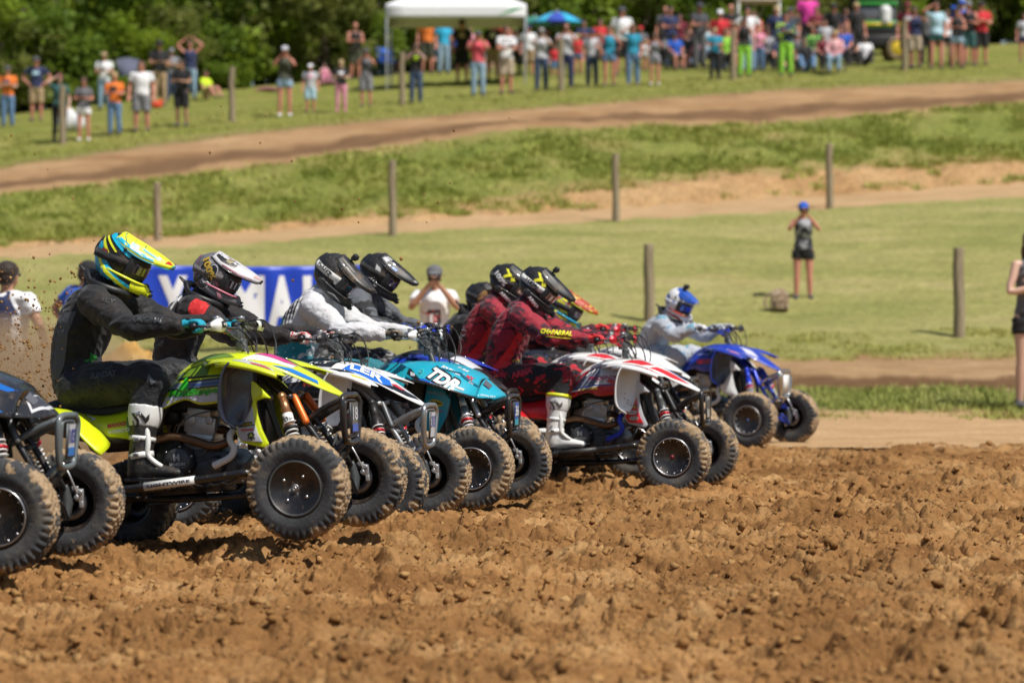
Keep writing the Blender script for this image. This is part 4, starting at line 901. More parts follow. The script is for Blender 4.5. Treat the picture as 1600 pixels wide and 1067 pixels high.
P_red = plastic('red_plastic', (.58, .012, .02)); P_grey = plastic('grey_plastic', (.22, .23, .27)); P_teal = plastic('teal_plastic', (.012, .36, .50), .16); P_blue = plastic('blue_plastic', (.012, .045, .42)); P_black = plastic('black_plastic_gloss', (.016, .016, .019), .25, .2, .6)
P_lgrey = plastic('light_grey_plastic', (.45, .46, .5)); P_dred = plastic('dark_red_plastic', (.25, .012, .02)); P_deepw = plastic('flap_white', (.62, .62, .63), .3)
P_tint = mat('tinted_teal_plastic', (.01, .28, .36), .12, 0, .5); P_tint.node_tree.nodes['Principled BSDF'].inputs['Alpha'].default_value = .82
LIME = (.62, .72, .01); DLIME = (.14, .25, .02); TEAL = (.01, .27, .38)
# far wing of quads hidden behind others keep the same build
def hinson(q, s='HINSON'):
    d = Deco(q['clutch']); d.text('H', .512, .468, .032, (.35, .35, .36), w=.034, bold=.003, off=.002); d.text(s, .514, .432, .017, (.35, .35, .36), w=.085, bold=.0012, off=.002); d.text('Racing', .535, .414, .010, (.3, .3, .31), w=.04, shear=.3, off=.002)
q2 = build_quad('lime green and white racing quad bike with nose lifted, ridden by the black-suited rider', 'Y', dict(hood=P_lime, fender=P_lime, flap=P_navy, flap_in=P_navy, side=P_lime, rear=P_lime, shroud=P_lime, shroud_in=P_lgrey, barcover=M_whitep, guard=M_whitep, bars=M_gry, res=M_orgp, plate=M_dgry), cover=False, spin=.25)
place(q2['root'], 467, 762, 166, yaw=13.4, pitch=5.0); hinson(q2)
d = Deco(q2['side'])
d.poly([(.46, .73), (.56, .765), (.615, .775), (.69, .745), (.79, .745), (.90, .752), (.90, .785), (.62, .80), (.50, .79)], (.55, .57, .62))
d.poly([(.52, .868), (.60, .925), (.745, .955), (.735, .885), (.60, .884), (.53, .872)], DLIME)
d.poly([(.50, .872), (.62, .882), (.89, .880), (.89, .872), (.62, .872), (.50, .858)], BLACK, off=.006)
d.poly([(.50, .852), (.80, .858), (.88, .856), (.88, .826), (.50, .822)], (.16, .18, .24), off=.006); d.poly([(.50, .824), (.88, .829), (.88, .821), (.50, .815)], BLACK, off=.007)
d.poly([(.60, .86), (.88, .868), (.88, .859), (.62, .852)], BLACK, off=.007); d.poly([(.64, .842), (.88, .848), (.88, .835), (.66, .832)], (.03, .08, .25), off=.0075)
d.text('WORKS', .84, .842, .012, WHITE, w=.07, off=.009, bold=.001)
d.poly([(.745, .81), (.80, .82), (.88, .822), (.88, .80), (.75, .79)], LIME, off=.005); d.poly([(.85, .872), (.87, .885), (.89, .885), (.89, .873)], WHITE, off=.007)
# the tree emblem and the name
d.poly([(.578, .812), (.58, .822), (.572, .824), (.588, .836), (.582, .838), (.598, .85), (.592, .853), (.606, .864), (.602, .868), (.618, .882), (.626, .865), (.622, .863), (.634, .85), (.626, .848), (.638, .835), (.63, .833), (.640, .82), (.628, .82), (.626, .808), (.612, .818), (.60, .808), (.596, .818)], (.03, .45, .02), name='emblem', off=.009)
d.text('PlantScapes', .668, .797, .030, (.02, .16, .015), w=.30, bold=.004, off=.009, shear=.1); d.text('PlantScapes', .668, .797, .030, (.04, .42, .02), w=.30, bold=.0008, off=.0105, shear=.1)
d.poly([(.86, .905), (.905, .908), (.905, .932), (.865, .93)], (.7, .03, .04), off=.006); d.poly([(.86, .903), (.905, .905), (.905, .893), (.857, .891)], (.02, .1, .5), off=.006); d.text('GA', .883, .919, .014, WHITE, w=.03, off=.008, bold=.001)
d = Deco(q2['rear']); d.poly([(-.14, .758), (-.02, .742), (.08, .705), (.06, .695), (-.05, .725), (-.14, .74)], (.6, .62, .62)); d.poly([(.02, .71), (.05, .713), (.055, .69), (.04, .70)], (.02, .25, .55), off=.006); d.text('MAXXIS', .205, .665, .022, (.6, .03, .04), w=.10, ang=5, bold=.001); d.text('WISECO', .215, .632, .018, WHITE, w=.12, ang=3, bold=.001)
d.poly([(.25, .70), (.36, .74), (.36, .60), (.27, .60)], DLIME)
fd = q2['fender']; bv = bvh_local(fd)
def top_poly(q, key, pts, col, off=.004, name='graphic'):
    o = q[key]; return put(name, o, bvh_local(o), poly_vf(pts, 3), (0, 0, 2), (1, 0, 0), (0, 1, 0), paint(col, .3, .3), off)
top_poly(q2, 'fender', [(.93, -.43), (.97, -.34), (1.13, -.40), (1.16, -.43), (1.03, -.445)], (.62, .62, .62)); top_poly(q2, 'fender', [(1.02, -.42), (1.10, -.40), (1.14, -.43), (1.04, -.44)], (.6, .03, .03), .006)
top_poly(q2, 'hood', [(.90, -.19), (1.0, -.17), (1.15, -.10), (1.15, .0), (1.0, -.04)], (.72, .72, .72)); top_poly(q2, 'hood', [(1.06, -.175), (1.18, -.135), (1.28, -.085), (1.27, -.065), (1.15, -.11)], (.02, .18, .55), .006); top_poly(q2, 'hood', [(.95, -.1), (1.1, -.08), (1.16, -.02), (1.0, 0)], (.75, .03, .25), .006)
d = Deco(q2['insert']); d.poly([(.885, .62), (.965, .625), (.968, .603), (.884, .598)], BLACK, off=.003); d.text('TECHNIK', .925, .612, .013, (.6, .55, .02), w=.065, off=.005); d.text('WALKER', .928, .583, .010, (.5, .03, .05), w=.07, off=.004, bold=.001)
d.poly([(.92, .53), (.93, .548), (.922, .556), (.936, .568), (.952, .568), (.966, .556), (.958, .546), (.968, .532), (.955, .535), (.944, .524), (.934, .536)], (.03, .04, .02), off=.003); d.poly([(.934, .548), (.955, .548), (.945, .565)], (.5, .55, .02), off=.005)
q2['root'].name = 'quad_bike'
def bar_text(q, s, col):
    o = [c for c in q['root'].children if c.name.startswith('bar_cover')][0]; dd = Deco(o); dd.text(s, .54, .342, .016, col, w=.24, ang=3, off=.003, bold=.001)
bar_text(q2, 'LIGHTWIRE', (.05, .05, .06))
def plate_art(q, num, bgc, fg, stripe=None, vert=True):
    o = q['plate']; bv = bvh_local(o); pv = poly_vf([(-.05, -.075), (.05, -.075), (.05, .075), (-.05, .075)], 0)
    put('graphic', o, bv, pv, (1.7, 0, .60), (0, 1, 0), (0, 0, 1), paint(bgc, .35, .2), .003)
    if stripe: put('graphic', o, bv, poly_vf([(-.05, -.075), (.05, -.075), (.05, -.035), (-.05, -.035)], 0), (1.7, 0, .60), (0, 1, 0), (0, 0, 1), paint(stripe, .35, .2), .0045)
    V, F = text_vf(num, .09, .002, 0, 0, 1, 0); V[:, :2] -= (V[:, :2].max(0) + V[:, :2].min(0)) / 2
    V[:, :2] *= min(.085 / np.ptp(V[:, 0]), .055 / np.ptp(V[:, 1])) if not vert else 1
    if vert: V[:, 0] *= .09 / np.ptp(V[:, 0]); V[:, 1] *= .07 / np.ptp(V[:, 1])
    put('number', o, bv, (V, F), (1.7, 0, .62), (0, 1, 0), (0, 0, 1), paint(fg, .4, 0), .006)
plate_art(q2, '18', (.1, .11, .12), (.5, .52, .55), (.03, .1, .45))
sh = [c for c in q2['root'].children if c.name.startswith('shock_absorber')][0]
V, F = tube([(1.139, -.222, .643), (1.155, -.246, .595)], [.0285, .0285], 16); sw = obj('graphic', (V, F), paint(WHITE, .4, 0), sh); bvs = BVHTree.FromPolygons([Vector(v) for v in V], F)
TV, TF = text_vf('FOX', .038, .001, .1, 0, 1, 2); TV[:, 0] *= .055 / np.ptp(TV[:, 0]); put('lettering', sh, bvs, (TV, TF), (1.147, -.6, .618), (1, 0, -.1), (.1, 0, 1), paint(BLACK, .4, 0), .003)

# leftmost bikes, mostly out of the picture
cA = dict(hood=P_black, nose=P_black, edge=P_black, side=P_black, rear=P_black, shroud=P_black, guard=M_blk, collar=M_redp, res=M_gry, plate=M_gry)
q1 = build_quad('black and blue racing quad bike with grey bumper, at the left edge', 'H', cA, True, .9, shock=M_gry, bump_m=mucky('grey_bumper', (.16, .19, .20), .35, .3, .3, .2))
place(q1['root'], 4, 806, 183, yaw=9, pitch=.3); plate_art(q1, '103', (.55, .56, .58), (.05, .06, .3), (.05, .2, .55))
d = Deco(q1['hood']); d.poly([(.96, .918), (1.06, .912), (1.22, .838), (1.19, .834), (1.03, .892), (.95, .902)], (.01, .12, .45)); d.text('GRE', 1.03, .905, .022, WHITE, w=.10, ang=-17, bold=.002, off=.008); d.text('POWERX', 1.03, .858, .028, WHITE, w=.24, ang=-27, bold=.002)
d.poly([(1.0, .818), (1.14, .775), (1.20, .742), (1.17, .742), (1.02, .796)], (.01, .16, .5)); top_poly(q1, 'nose', [(1.25, -.12), (1.29, -.16), (1.34, -.05), (1.34, .04), (1.27, .0)], (.6, .6, .62)); top_poly(q1, 'nose', [(1.262, -.11), (1.288, -.14), (1.325, -.05), (1.325, .02), (1.275, -.01)], (.05, .05, .06), .006)
q0 = build_quad('racing quad bike whose tyre just enters the picture at the lower left', 'H', cA, True, .2)
place(q0['root'], -178, 838, 195, yaw=14, pitch=2)

q3 = build_quad('white and black racing quad bike with silver bumper, beside the lime green one', 'Y', dict(hood=P_white, fender=P_white, flap=P_deepw, flap_in=P_deepw, side=P_black, rear=P_white, shroud=P_black, shroud_in=P_black, collar=M_redp, guard=M_blk, bars=M_gry, plate=M_gry), True, .6, shock=M_blk, bump_m=mucky('silver_bumper', (.42, .43, .44), .3, .85, 0, .15), frame=mucky('silver_frame', (.36, .37, .38), .35, .7, 0, .2))
place(q3['root'], 600, 755, 142, yaw=12.8, pitch=1.0); hinson(q3); plate_art(q3, '313', (.55, .56, .58), (.05, .07, .35))
d = Deco(q3['shroud']); d.text('ILLO', .96, .70, .035, WHITE, w=.10, bold=.003, shear=.2); d.text('FS202', .955, .66, .014, (.6, .03, .04), w=.08)
d = Deco(q3['side']); d.poly([(.52, .86), (.9, .90), (.9, .93), (.6, .92)], (.6, .6, .62)); d.text('MAXXIS', .80, .865, .035, (.75, .12, .02), w=.20, bold=.003); d.poly([(.5, .76), (.9, .78), (.9, .765), (.6, .785)], WHITE)
def top_text(q, key, s, x, y, h, w, col, ang=0, off=.006):
    o = q[key]; V, F = text_vf(s, h, .003, .0, 0, 1, 2); V[:, :2] -= (V[:, :2].max(0) + V[:, :2].min(0)) / 2; V[:, 0] *= w / np.ptp(V[:, 0]); a = rad(ang); V[:, :2] = V[:, :2] @ np.array([[math.cos(a), math.sin(a)], [-math.sin(a), math.cos(a)]]) + np.array([x, y])
    put('lettering', o, bvh_local(o), (V, F), (0, 0, 2), (1, 0, 0), (0, 1, 0), paint(col, .35, .2), off)
top_poly(q3, 'hood', [(.92, -.20), (1.1, -.18), (1.22, -.125), (1.18, -.04), (.96, -.08)], (.02, .15, .6)); top_text(q3, 'hood', 'LER', 1.06, -.125, .10, .20, WHITE, 8, .008)
top_poly(q3, 'fender', [(.9, -.4), (.98, -.3), (1.05, -.36), (.98, -.44)], BLACK); top_poly(q3, 'fender', [(1.04, -.43), (1.12, -.40), (1.15, -.42), (1.06, -.45)], (.7, .65, .03)); top_poly(q3, 'hood', [(.6, -.12), (.85, -.19), (.88, -.05), (.7, 0)], BLACK); top_text(q3, 'hood', 'FLY', .76, -.1, .09, .14, WHITE, 0, .008)

q4 = build_quad('teal racing quad bike with tinted teal side panel and large TDR lettering', 'H', dict(hood=P_teal, nose=P_teal, edge=P_black, side=P_tint, rear=P_black, shroud=P_teal, guard=M_whitep, collar=M_redp, res=M_sil, plate=M_blk, cap=M_gry), True, 1.3, shock=M_sil)
place(q4['root'], 740, 731, 131, pitch=2.0); plate_art(q4, '36', (.03, .12, .42), WHITE, (.05, .35, .45))
d = Deco(q4['hood'])
d.text('TDR', 1.035, .843, .066, BLACK, w=.235, ang=-29, bold=.012, shear=.25); d.text('TDR', 1.035, .843, .062, WHITE, w=.215, ang=-29, bold=.004, shear=.25, off=.008)
d.text('FOURWERX', 1.07, .893, .015, WHITE, w=.16, ang=-24, off=.006, bold=.0008); d.text('ROLL', 1.10, .918, .02, WHITE, w=.12, ang=-25, off=.006, bold=.001); d.text('MX', 1.18, .845, .018, (.5, .03, .05), w=.05, ang=-28, bold=.001)
d.poly([(.84, .86), (.92, .85), (1.0, .815), (1.16, .745), (1.14, .742), (1.0, .80), (.88, .835)], (.01, .1, .45)); d.poly([(.745, .935), (.80, .915), (.89, .848), (.86, .842), (.74, .91)], BLACK, off=.006)
d.poly([(.97, .925), (1.12, .882), (1.235, .79), (1.23, .782), (1.11, .874), (.97, .917)], (.005, .10, .16), off=.007)
V = [(.875 + .022 * math.cos(a), .895 + .022 * math.sin(a)) for a in np.arange(18) * math.pi / 9]; d.poly(V, (.05, .5, .5)); V = [(.875 + .016 * math.cos(a), .895 + .016 * math.sin(a)) for a in np.arange(18) * math.pi / 9]; d.poly(V, (.01, .2, .28), off=.006); d.text('TD', .875, .895, .013, (.3, .7, .7), w=.02, off=.008)
d = Deco(q4['hood']); d.poly([(.80, .90), (.84, .885), (.845, .87), (.81, .872)], (.55, .55, .57), off=.007); d.poly([(1.12, .80), (1.17, .775), (1.165, .765), (1.115, .788)], (.6, .6, .6), off=.007); d.text('DUNLAP', 1.0, .808, .012, (.6, .6, .6), w=.08, ang=-17, off=.007); d.text('ELKA', 1.195, .812, .012, (.7, .7, .7), w=.03, ang=-38, off=.007)
d = Deco(q4['nose']); d.text('WALSH', 1.285, .724, .012, WHITE, w=.08, ang=-12)
d = Deco(q4['shroud']); V = [(.955 + .045 * math.cos(a), .69 + .022 * math.sin(a) - .01 * math.cos(a)) for a in np.arange(24) * math.pi / 12]; d.poly(V, (.65, .5, .03)); d.text('MotoSport', .955, .69, .013, (.04, .05, .02), w=.07, ang=-10, off=.006, bold=.001); d.text('WALSH', .955, .755, .02, (.5, .45, .4), w=.12, ang=-8); d.text('DUNLAP', .965, .635, .012, (.6, .08, .05), w=.05, off=.006, bold=.001)

cB = dict(hood=P_blue, fender=P_blue, flap=P_blue, flap_in=P_navy, side=P_blue, rear=P_white, shroud=P_blue, shroud_in=P_white, guard=M_bluep, cap=M_gry, bars=M_bluep)
top_poly(q3, 'hood', [(1.16, -.155), (1.30, -.075), (1.36, -.02), (1.33, .0), (1.24, -.06)], BLACK, .005); top_poly(q3, 'hood', [(1.20, -.09), (1.26, -.07), (1.28, -.03), (1.22, -.04)], (.55, .03, .05), .007); top_poly(q3, 'hood', [(.60, 0), (.9, .02), (1.1, .12), (.9, .16), (.65, .1)], BLACK, .005)
top_poly(q2, 'hood', [(.60, -.12), (.75, -.17), (.86, -.165), (.80, -.10), (.66, -.05)], DLIME, .005); top_poly(q2, 'hood', [(.88, -.02), (1.0, .0), (1.2, .04), (1.1, .10), (.92, .08)], (.05, .05, .06), .005); top_poly(q2, 'fender', [(.84, -.24), (.93, -.26), (.95, -.30), (.86, -.30)], (.05, .05, .06), .005)
q5 = build_quad('blue and black racing quad bike tucked behind the teal one', 'Y', dict(cB, hood=P_black, plate=M_blk), True, .4, shock=M_bluep); place(q5['root'], 738, 712, 121, pitch=-1)
top_poly(q5, 'hood', [(1.0, -.17), (1.15, -.14), (1.2, 0), (1.05, 0)], (.6, .6, .65))
q6 = build_quad('dark racing quad bike hidden behind the two red ones', 'Y', dict(cB, hood=P_black, fender=P_black, side=P_black, plate=M_blk, rear=P_black), True, .1); place(q6['root'], 920, 683, 104, pitch=2)
cR = dict(hood=P_white, fender=P_white, flap=P_white, flap_in=P_deepw, side=P_red, rear=P_red, shroud=P_lgrey, shroud_in=P_red, guard=M_redp, collar=M_redp, res=M_blk, plate=M_dgry, cap=mat('dark_red_cap', (.22, .015, .02), .5), bars=M_redp)
def phoenix(q):
    d = Deco(q['side'])
    d.poly([(.49, .79), (.62, .925), (.70, .95), (.735, .95), (.70, .89), (.66, .82), (.50, .785)], (.16, .17, .23)); d.poly([(.70, .95), (.89, .948), (.89, .815), (.66, .818), (.70, .89)], (.72, .72, .72), off=.005)
    d.poly([(.48, .79), (.65, .817), (.89, .815), (.89, .806), (.65, .808), (.48, .779)], (.02, .05, .28), off=.007); d.poly([(.48, .78), (.65, .807), (.70, .808), (.66, .798), (.48, .77)], WHITE, off=.007)
    d.poly([(.50, .735), (.56, .76), (.60, .80), (.70, .805), (.65, .75), (.61, .778), (.54, .765)], (.22, .01, .02), off=.006)
    d.text('PHOENIX', .725, .862, .028, (.45, .01, .06), w=.22, shear=.2, bold=.001, off=.008); d.text('RACING', .665, .836, .014, (.05, .05, .12), w=.13, off=.008); d.text('CST', .83, .928, .024, (.75, .28, .01), w=.11, bold=.003, off=.008)
    d.poly([(.75, .835), (.785, .825), (.80, .808), (.83, .818), (.84, .835), (.88, .85), (.845, .848), (.885, .872), (.84, .862), (.82, .845), (.80, .845), (.775, .83), (.78, .85), (.76, .845)], RED, off=.009)
    d.text('CHAPARRAL', .61, .79, .016, (.45, .33, .02), w=.15, ang=3, off=.009, bold=.0008)
    for k in range(3): d.poly([(.56 + .04 * k, .86 + .02 * k), (.585 + .04 * k, .885 + .02 * k), (.58 + .04 * k, .89 + .02 * k), (.553 + .04 * k, .864 + .02 * k)], WHITE, off=.009)
    top_poly(q, 'fender', [(.90, -.36), (1.0, -.40), (1.15, -.42), (1.19, -.42), (1.10, -.36), (1.0, -.31)], RED); top_text(q, 'fender', 'MOTUL', 1.02, -.385, .035, .12, (.7, .7, .7), -5)
    top_poly(q, 'hood', [(.85, -.17), (1.0, -.17), (1.08, -.1), (.98, -.06)], RED); top_poly(q, 'hood', [(1.05, -.17), (1.2, -.13), (1.32, -.05), (1.2, -.05), (1.1, -.1)], RED); top_poly(q, 'hood', [(1.12, 0), (1.25, -.02), (1.3, .0), (1.2, .06)], (.03, .06, .3))
    d = Deco(q['insert']); d.poly([(.885, .645), (.962, .648), (.963, .632), (.884, .628)], BLACK, off=.003); d.text('MAXIMA', .925, .638, .010, (.6, .55, .02), w=.06, off=.005, bold=.001)
    for z in (.598, .555):
        V = [(.925 + .035 * math.cos(a) + (.6 - z) * .2, z + .014 * math.sin(a)) for a in np.arange(16) * math.pi / 8]; d.poly(V, (.5, .5, .52) if z > .57 else (.35, .33, .28), off=.003)
    d.text('WISECO', .928, .598, .009, (.03, .05, .3), w=.045, off=.005)
    fl = q['flap']; dd = Deco(fl)
    for x, z in ((.885, .70), (.905, .685), (.90, .665), (.925, .65), (.89, .735), (.88, .64)): dd.poly([(x, z), (x + .007, z), (x + .006, z + .009), (x - .001, z + .008)], (.25, .13, .06), off=.004, rough=.9, coat=0)
    d = Deco(q['rear']); d.text('WALSH', .33, .66, .016, WHITE, w=.08, ang=8)
q7 = build_quad('red and white racing quad bike with blue coolant hose, front of the red pair', 'Y', cR, True, 1.7, hose=M_bluep, shock=M_gry); place(q7['root'], 1053, 713, 118, yaw=14.5, pitch=4.0); hinson(q7); phoenix(q7); plate_art(q7, '100', (.3, .31, .33), (.03, .03, .05))
q8 = build_quad('red and white racing quad bike half hidden behind its red twin', 'Y', cR, True, .5, shock=M_gry); place(q8['root'], 992, 694, 110.5, pitch=3.5); phoenix(q8)
q9 = build_quad('red racing quad bike of the rider in the multicoloured helmet', 'Y', dict(cR, side=P_white), True, .8, shock=M_redp); place(q9['root'], 1040, 679, 103, pitch=1)
M_blframe = mucky('blue_frame', (.01, .04, .38), .3, .1, .4, .1)
q10 = build_quad('blue racing quad bike with white shrouds and chrome bumper, far right of the line', 'Y', dict(cB, guard=P_navy, res=M_bluep, plate=M_whitep, shroud=P_white, shroud_in=P_white, side=P_blue, collar=M_redp, cap=mat('dull_blue_cap', (.03, .08, .22), .5)), True, 2.1, shock=M_bluep, frame=M_blframe, bump_m=mucky('chrome_bumper', (.6, .6, .6), .15, 1, 0, .05)); place(q10['root'], 1172, 656, 90, yaw=26, pitch=2)
d = Deco(q10['side']); d.poly([(.5, .78), (.66, .85), (.88, .86), (.88, .80), (.66, .80)], (.02, .02, .12)); d.text('MOTUL', .74, .83, .04, (.55, .03, .06), w=.20, bold=.003, off=.008); d.text('WALSH', .70, .90, .025, (.5, .55, .8), w=.16)
top_poly(q10, 'hood', [(1.0, -.1), (1.1, -.15), (1.2, -.1), (1.1, -.04)], (.6, .6, .7)); top_poly(q10, 'fender', [(1.0, -.4), (1.08, -.38), (1.15, -.42), (1.05, -.44)], (.6, .2, .3))
# ---------------------------------------------------------------- riders, built in the frame of the quad they sit on
def wrinkle(me, amp=.006, sc=9, s=0):
    n = len(me.vertices); V = np.zeros(n * 3, np.float32); me.vertices.foreach_get('co', V); V = V.reshape(-1, 3).astype(float)
    N = np.zeros(n * 3, np.float32); me.vertices.foreach_get('normal', N); N = N.reshape(-1, 3)
    d = fbm(V[:, 0] * sc + V[:, 1] * 3.1, V[:, 2] * sc * 1.6 + V[:, 1] * 5.3, s, 4); d = 1 - np.abs(d) * 3
    V += N * (d * amp)[:, None]; me.vertices.foreach_set('co', V.astype(np.float32).ravel()); me.update(); return me
def cloth(name, col, rough=.75, col2=None, sc=6, thr=.5, dust=.12, bump=.014, soft=.02, col3=None):
    m = mat(name, col, rough, spec=.25); t = NT(m); co = t.coord('Object'); c = col
    if col2:
        st = [(thr, col), (thr + soft, col2)] + ([(thr + .12, col2), (thr + .12 + soft, col3)] if col3 else [])
        c = t.ramp(t.noise(sc, 3, t.coord('Object', (1, 1, 1.8)), .5, .9), st)
    n = t.ramp(t.noise(5, 6, co, .75), [(.5, (0,) * 3), (.75, (dust,) * 3)])
    t.l(t.mix(n, c, (.32, .22, .13)), t.b.inputs['Base Color']); t.bump(t.noise(16, 4, t.coord('Object', (1, 1, 1.6)), .6, .6), bump, .8)
    t.b.inputs['Sheen Weight'].default_value = .15; return m
SKIN = mat('skin', (.50, .28, .19), .5, spec=.3); SKIN.node_tree.nodes['Principled BSDF'].inputs['Subsurface Weight'].default_value = .0
def rider_joints(dx=0, dz=0):
    # upper body moves with (dx, dz), hips with .7 dx; hands and feet stay on the machine
    J_ = dict(pel=(-.065 + dx * .75, 0, .90), wai=(-.085 + dx * .85, 0, 1.03 + dz * .3), che=(-.015 + dx, 0, 1.20 + dz * .7), uch=(.075 + dx, 0, 1.335 + dz), nek=(.135 + dx, 0, 1.42 + dz), hed=(.235 + dx, 0, 1.53 + dz))
    for s, k in ((-1, 'r'), (1, 'l')):
        J_['sh' + k] = (.115 + dx, .185 * s, 1.325 + dz); J_['el' + k] = (.385 + dx * .55, .385 * s, 1.17 + dz * .6); J_['wr' + k] = (.650, .372 * s, 1.150)
        J_['hi' + k] = (-.045 + dx * .75, .10 * s, .875); J_['kn' + k] = (.405, .235 * s, .885); J_['an' + k] = (.345, .30 * s, .49); J_['to' + k] = (.53, .315 * s, .395)
    return J_
def A_(J_, *k): return [J_[q] for q in k]
def lerp(a, b, t): return tuple(np.array(a) * (1 - t) + np.array(b) * t)
def torso_parts(J_, g=0.0, w=1.0):
    P = [lerp(J_['pel'], J_['wai'], -.35), J_['pel'], J_['wai'], J_['che'], J_['uch'], lerp(J_['uch'], J_['nek'], .75)]
    return [tube(P, np.array([.13, .165, .15, .175, .165, .085]) * w + g, 18, 3, lat=(0, 1, 0), rb=np.array([.10, .125, .11, .125, .11, .075]) + g, round_ends=True),
            tube([J_['shr'], lerp(J_['uch'], J_['nek'], .25), J_['shl']], [.068 + g, .075 + g, .068 + g], 14, 3, round_ends=True)]
def arm_parts(J_, k, r=(.062, .052, .047, .04, .03), g=0.0, full=1.0):
    a, b, c = J_['sh' + k], J_['el' + k], J_['wr' + k]
    P = [a, lerp(a, b, .5), b, lerp(b, c, .4), lerp(b, c, full)]
    return [tube(P, np.array(r) + g, 14, 2, round_ends=full >= 1)]
def leg_parts(J_, k, r=(.098, .088, .068, .058, .042), g=0.0, full=1.0):
    a, b, c = J_['hi' + k], J_['kn' + k], J_['an' + k]
    P = [a, lerp(a, b, .5), b, lerp(b, c, .35), lerp(b, c, full)]
    return [tube(P, np.array(r) + g, 16, 2, round_ends=True)]
def head_parts(c, pitch=0, s=1.0):
    M = Matrix.Translation(c) @ Matrix.Rotation(rad(pitch), 4, 'Y') @ Matrix.Scale(s, 4)
    return [X(J(ell((-.005, 0, .02), (.098, .076, .10)), ell((.03, 0, -.05), (.062, .056, .065)), ell((.094, 0, -.012), (.016, .012, .024)), ell((.075, 0, .025), (.022, .05, .018)), ell((.082, 0, -.055), (.014, .024, .012)), ell((0, .077, -.005), (.018, .008, .03)), ell((0, -.077, -.005), (.018, .008, .03))), M)]
def glove_vf(s):
    y0 = .352 * s; P = [tube([(.630, .374 * s, 1.152), (.665, .366 * s, 1.158), (.70, .358 * s, 1.162), (.728, .352 * s, 1.162)], [.031, .034, .033, .024], 14, 2, lat=(0, 1, 0), rb=[.026, .023, .021, .017], round_ends=True)]
    for i, l in enumerate((.94, 1.0, .97, .82)):
        y = y0 - s * (-.033 + .022 * i) * 1.0
        y = y0 + s * (.033 - .022 * (3 - i))
        P.append(tube([(.712, y, 1.166), (.742, y, 1.166), (.742 + .022 * l, y, 1.146), (.740 + .010 * l, y, 1.118), (.722, y, 1.112)], [.0115, .0115, .0105, .010, .0085], 10, 2, round_ends=True))
    P.append(tube([(.675, y0 - s * .028, 1.15), (.70, y0 - s * .047, 1.135), (.722, y0 - s * .05, 1.115), (.742, y0 - s * .040, 1.112)], [.015, .0125, .0115, .010], 10, 2, round_ends=True))
    return blob(P, .0048, 2, 'glove')
def boot_vf(k, s):
    J_ = rider_joints(); kn, an, to = J_['kn' + k], J_['an' + k], J_['to' + k]
    up = [lerp(kn, an, .36), lerp(kn, an, .55), lerp(kn, an, .78), (an[0] - .008, an[1], an[2] - .02), (an[0] - .015, an[1], an[2] - .07)]
    return blob([tube(up, [.084, .078, .066, .062, .058], 18, 3, round_ends=True), tube([(an[0] - .045, an[1], .405), (an[0] + .05, an[1], .410), (an[0] + .13, an[1] + .005 * s, .402), (to[0] + .02, to[1], .392)], [.040, .046, .046, .038], 14, 3, lat=(0, 1, 0), rb=[.034, .045, .034, .024], round_ends=True),
                 tube([(an[0] + .0, an[1], .455), (an[0] + .075, an[1], .42)], [.05, .042], 12, round_ends=True)], .009, 3, 'boot')
def boot_art(boot, k, s, upper, strap):
    J_ = rider_joints(); kn, an, to = J_['kn' + k], J_['an' + k], J_['to' + k]; P = lambda n, f, m, **kw: part(n, (n, k), f, m, boot, **kw); PB = lambda n, q_, f, m, **kw: part(n, (n, k, q_), f, m, boot, **kw)
    P('sole', lambda: prism([(an[0] - .085, .362), (an[0] - .088, .385), (an[0] + .0, .386), (an[0] + .03, .378), (to[0] + .03, .374), (to[0] + .055, .392), (to[0] + .058, .375), (to[0] + .03, .358), (an[0] + .04, .362), (an[0] + .02, .366), (an[0] - .0, .360)], an[1] - .042, an[1] + .048), M_blk, bevel=.006)
    sp = P('shin_plate', lambda: blob([tube([lerp(kn, an, .34), lerp(kn, an, .50), lerp(kn, an, .62)], [.094, .090, .076], 20, 3)], .008, 2), upper)
    P('strap', lambda: J(tube([lerp(kn, an, .745), lerp(kn, an, .80)], [.071, .070], 20), tube([lerp(kn, an, .955), (an[0] + .006, an[1], an[2] - .012)], [.068, .067], 20)), strap)
    P('front_guard', lambda: tube([(an[0] + .052, an[1] - .02 * 1, .66), (an[0] + .062, an[1] - .035, .57), (an[0] + .055, an[1] - .04, .50), (an[0] + .09, an[1] - .035, .455), (an[0] + .125, an[1] - .03, .43)], [.014, .016, .014, .014, .012], 8, 3), strap)
    for t_ in (.44, .77, .97): PB('buckle', t_, lambda: box(lerp(kn, an, t_)[0], an[1] - .074, lerp(kn, an, t_)[2], .032, .014, .018), M_ali, bevel=.003)
    return sp
def shell_vf():
    b = blob([ell((-.02, 0, .015), (.152, .122, .135), 28, 20), ell((-.035, 0, -.05), (.125, .112, .09), 24, 16),
              tube([(-.03, -.108, -.085), (.06, -.098, -.095), (.15, -.062, -.095), (.195, 0, -.088), (.15, .062, -.095), (.06, .098, -.095), (-.03, .108, -.085)], [.038, .034, .030, .030, .030, .034, .038], 12, 4, lat=(0, 0, 1), rb=[.022, .018, .018, .022, .018, .018, .022], round_ends=True),
              tube([(.185, 0, -.07), (.225, 0, -.10)], [.026, .018], 12, round_ends=True), tube([(-.16, 0, .06), (-.172, 0, -.01), (-.155, 0, -.06)], [.02, .022, .015], 10, 3, round_ends=True),
              tube([(.10, -.07, .075), (.118, 0, .085), (.10, .07, .075)], .018, 10, 3, round_ends=True)], .0065, 2, 'shell')
    return b
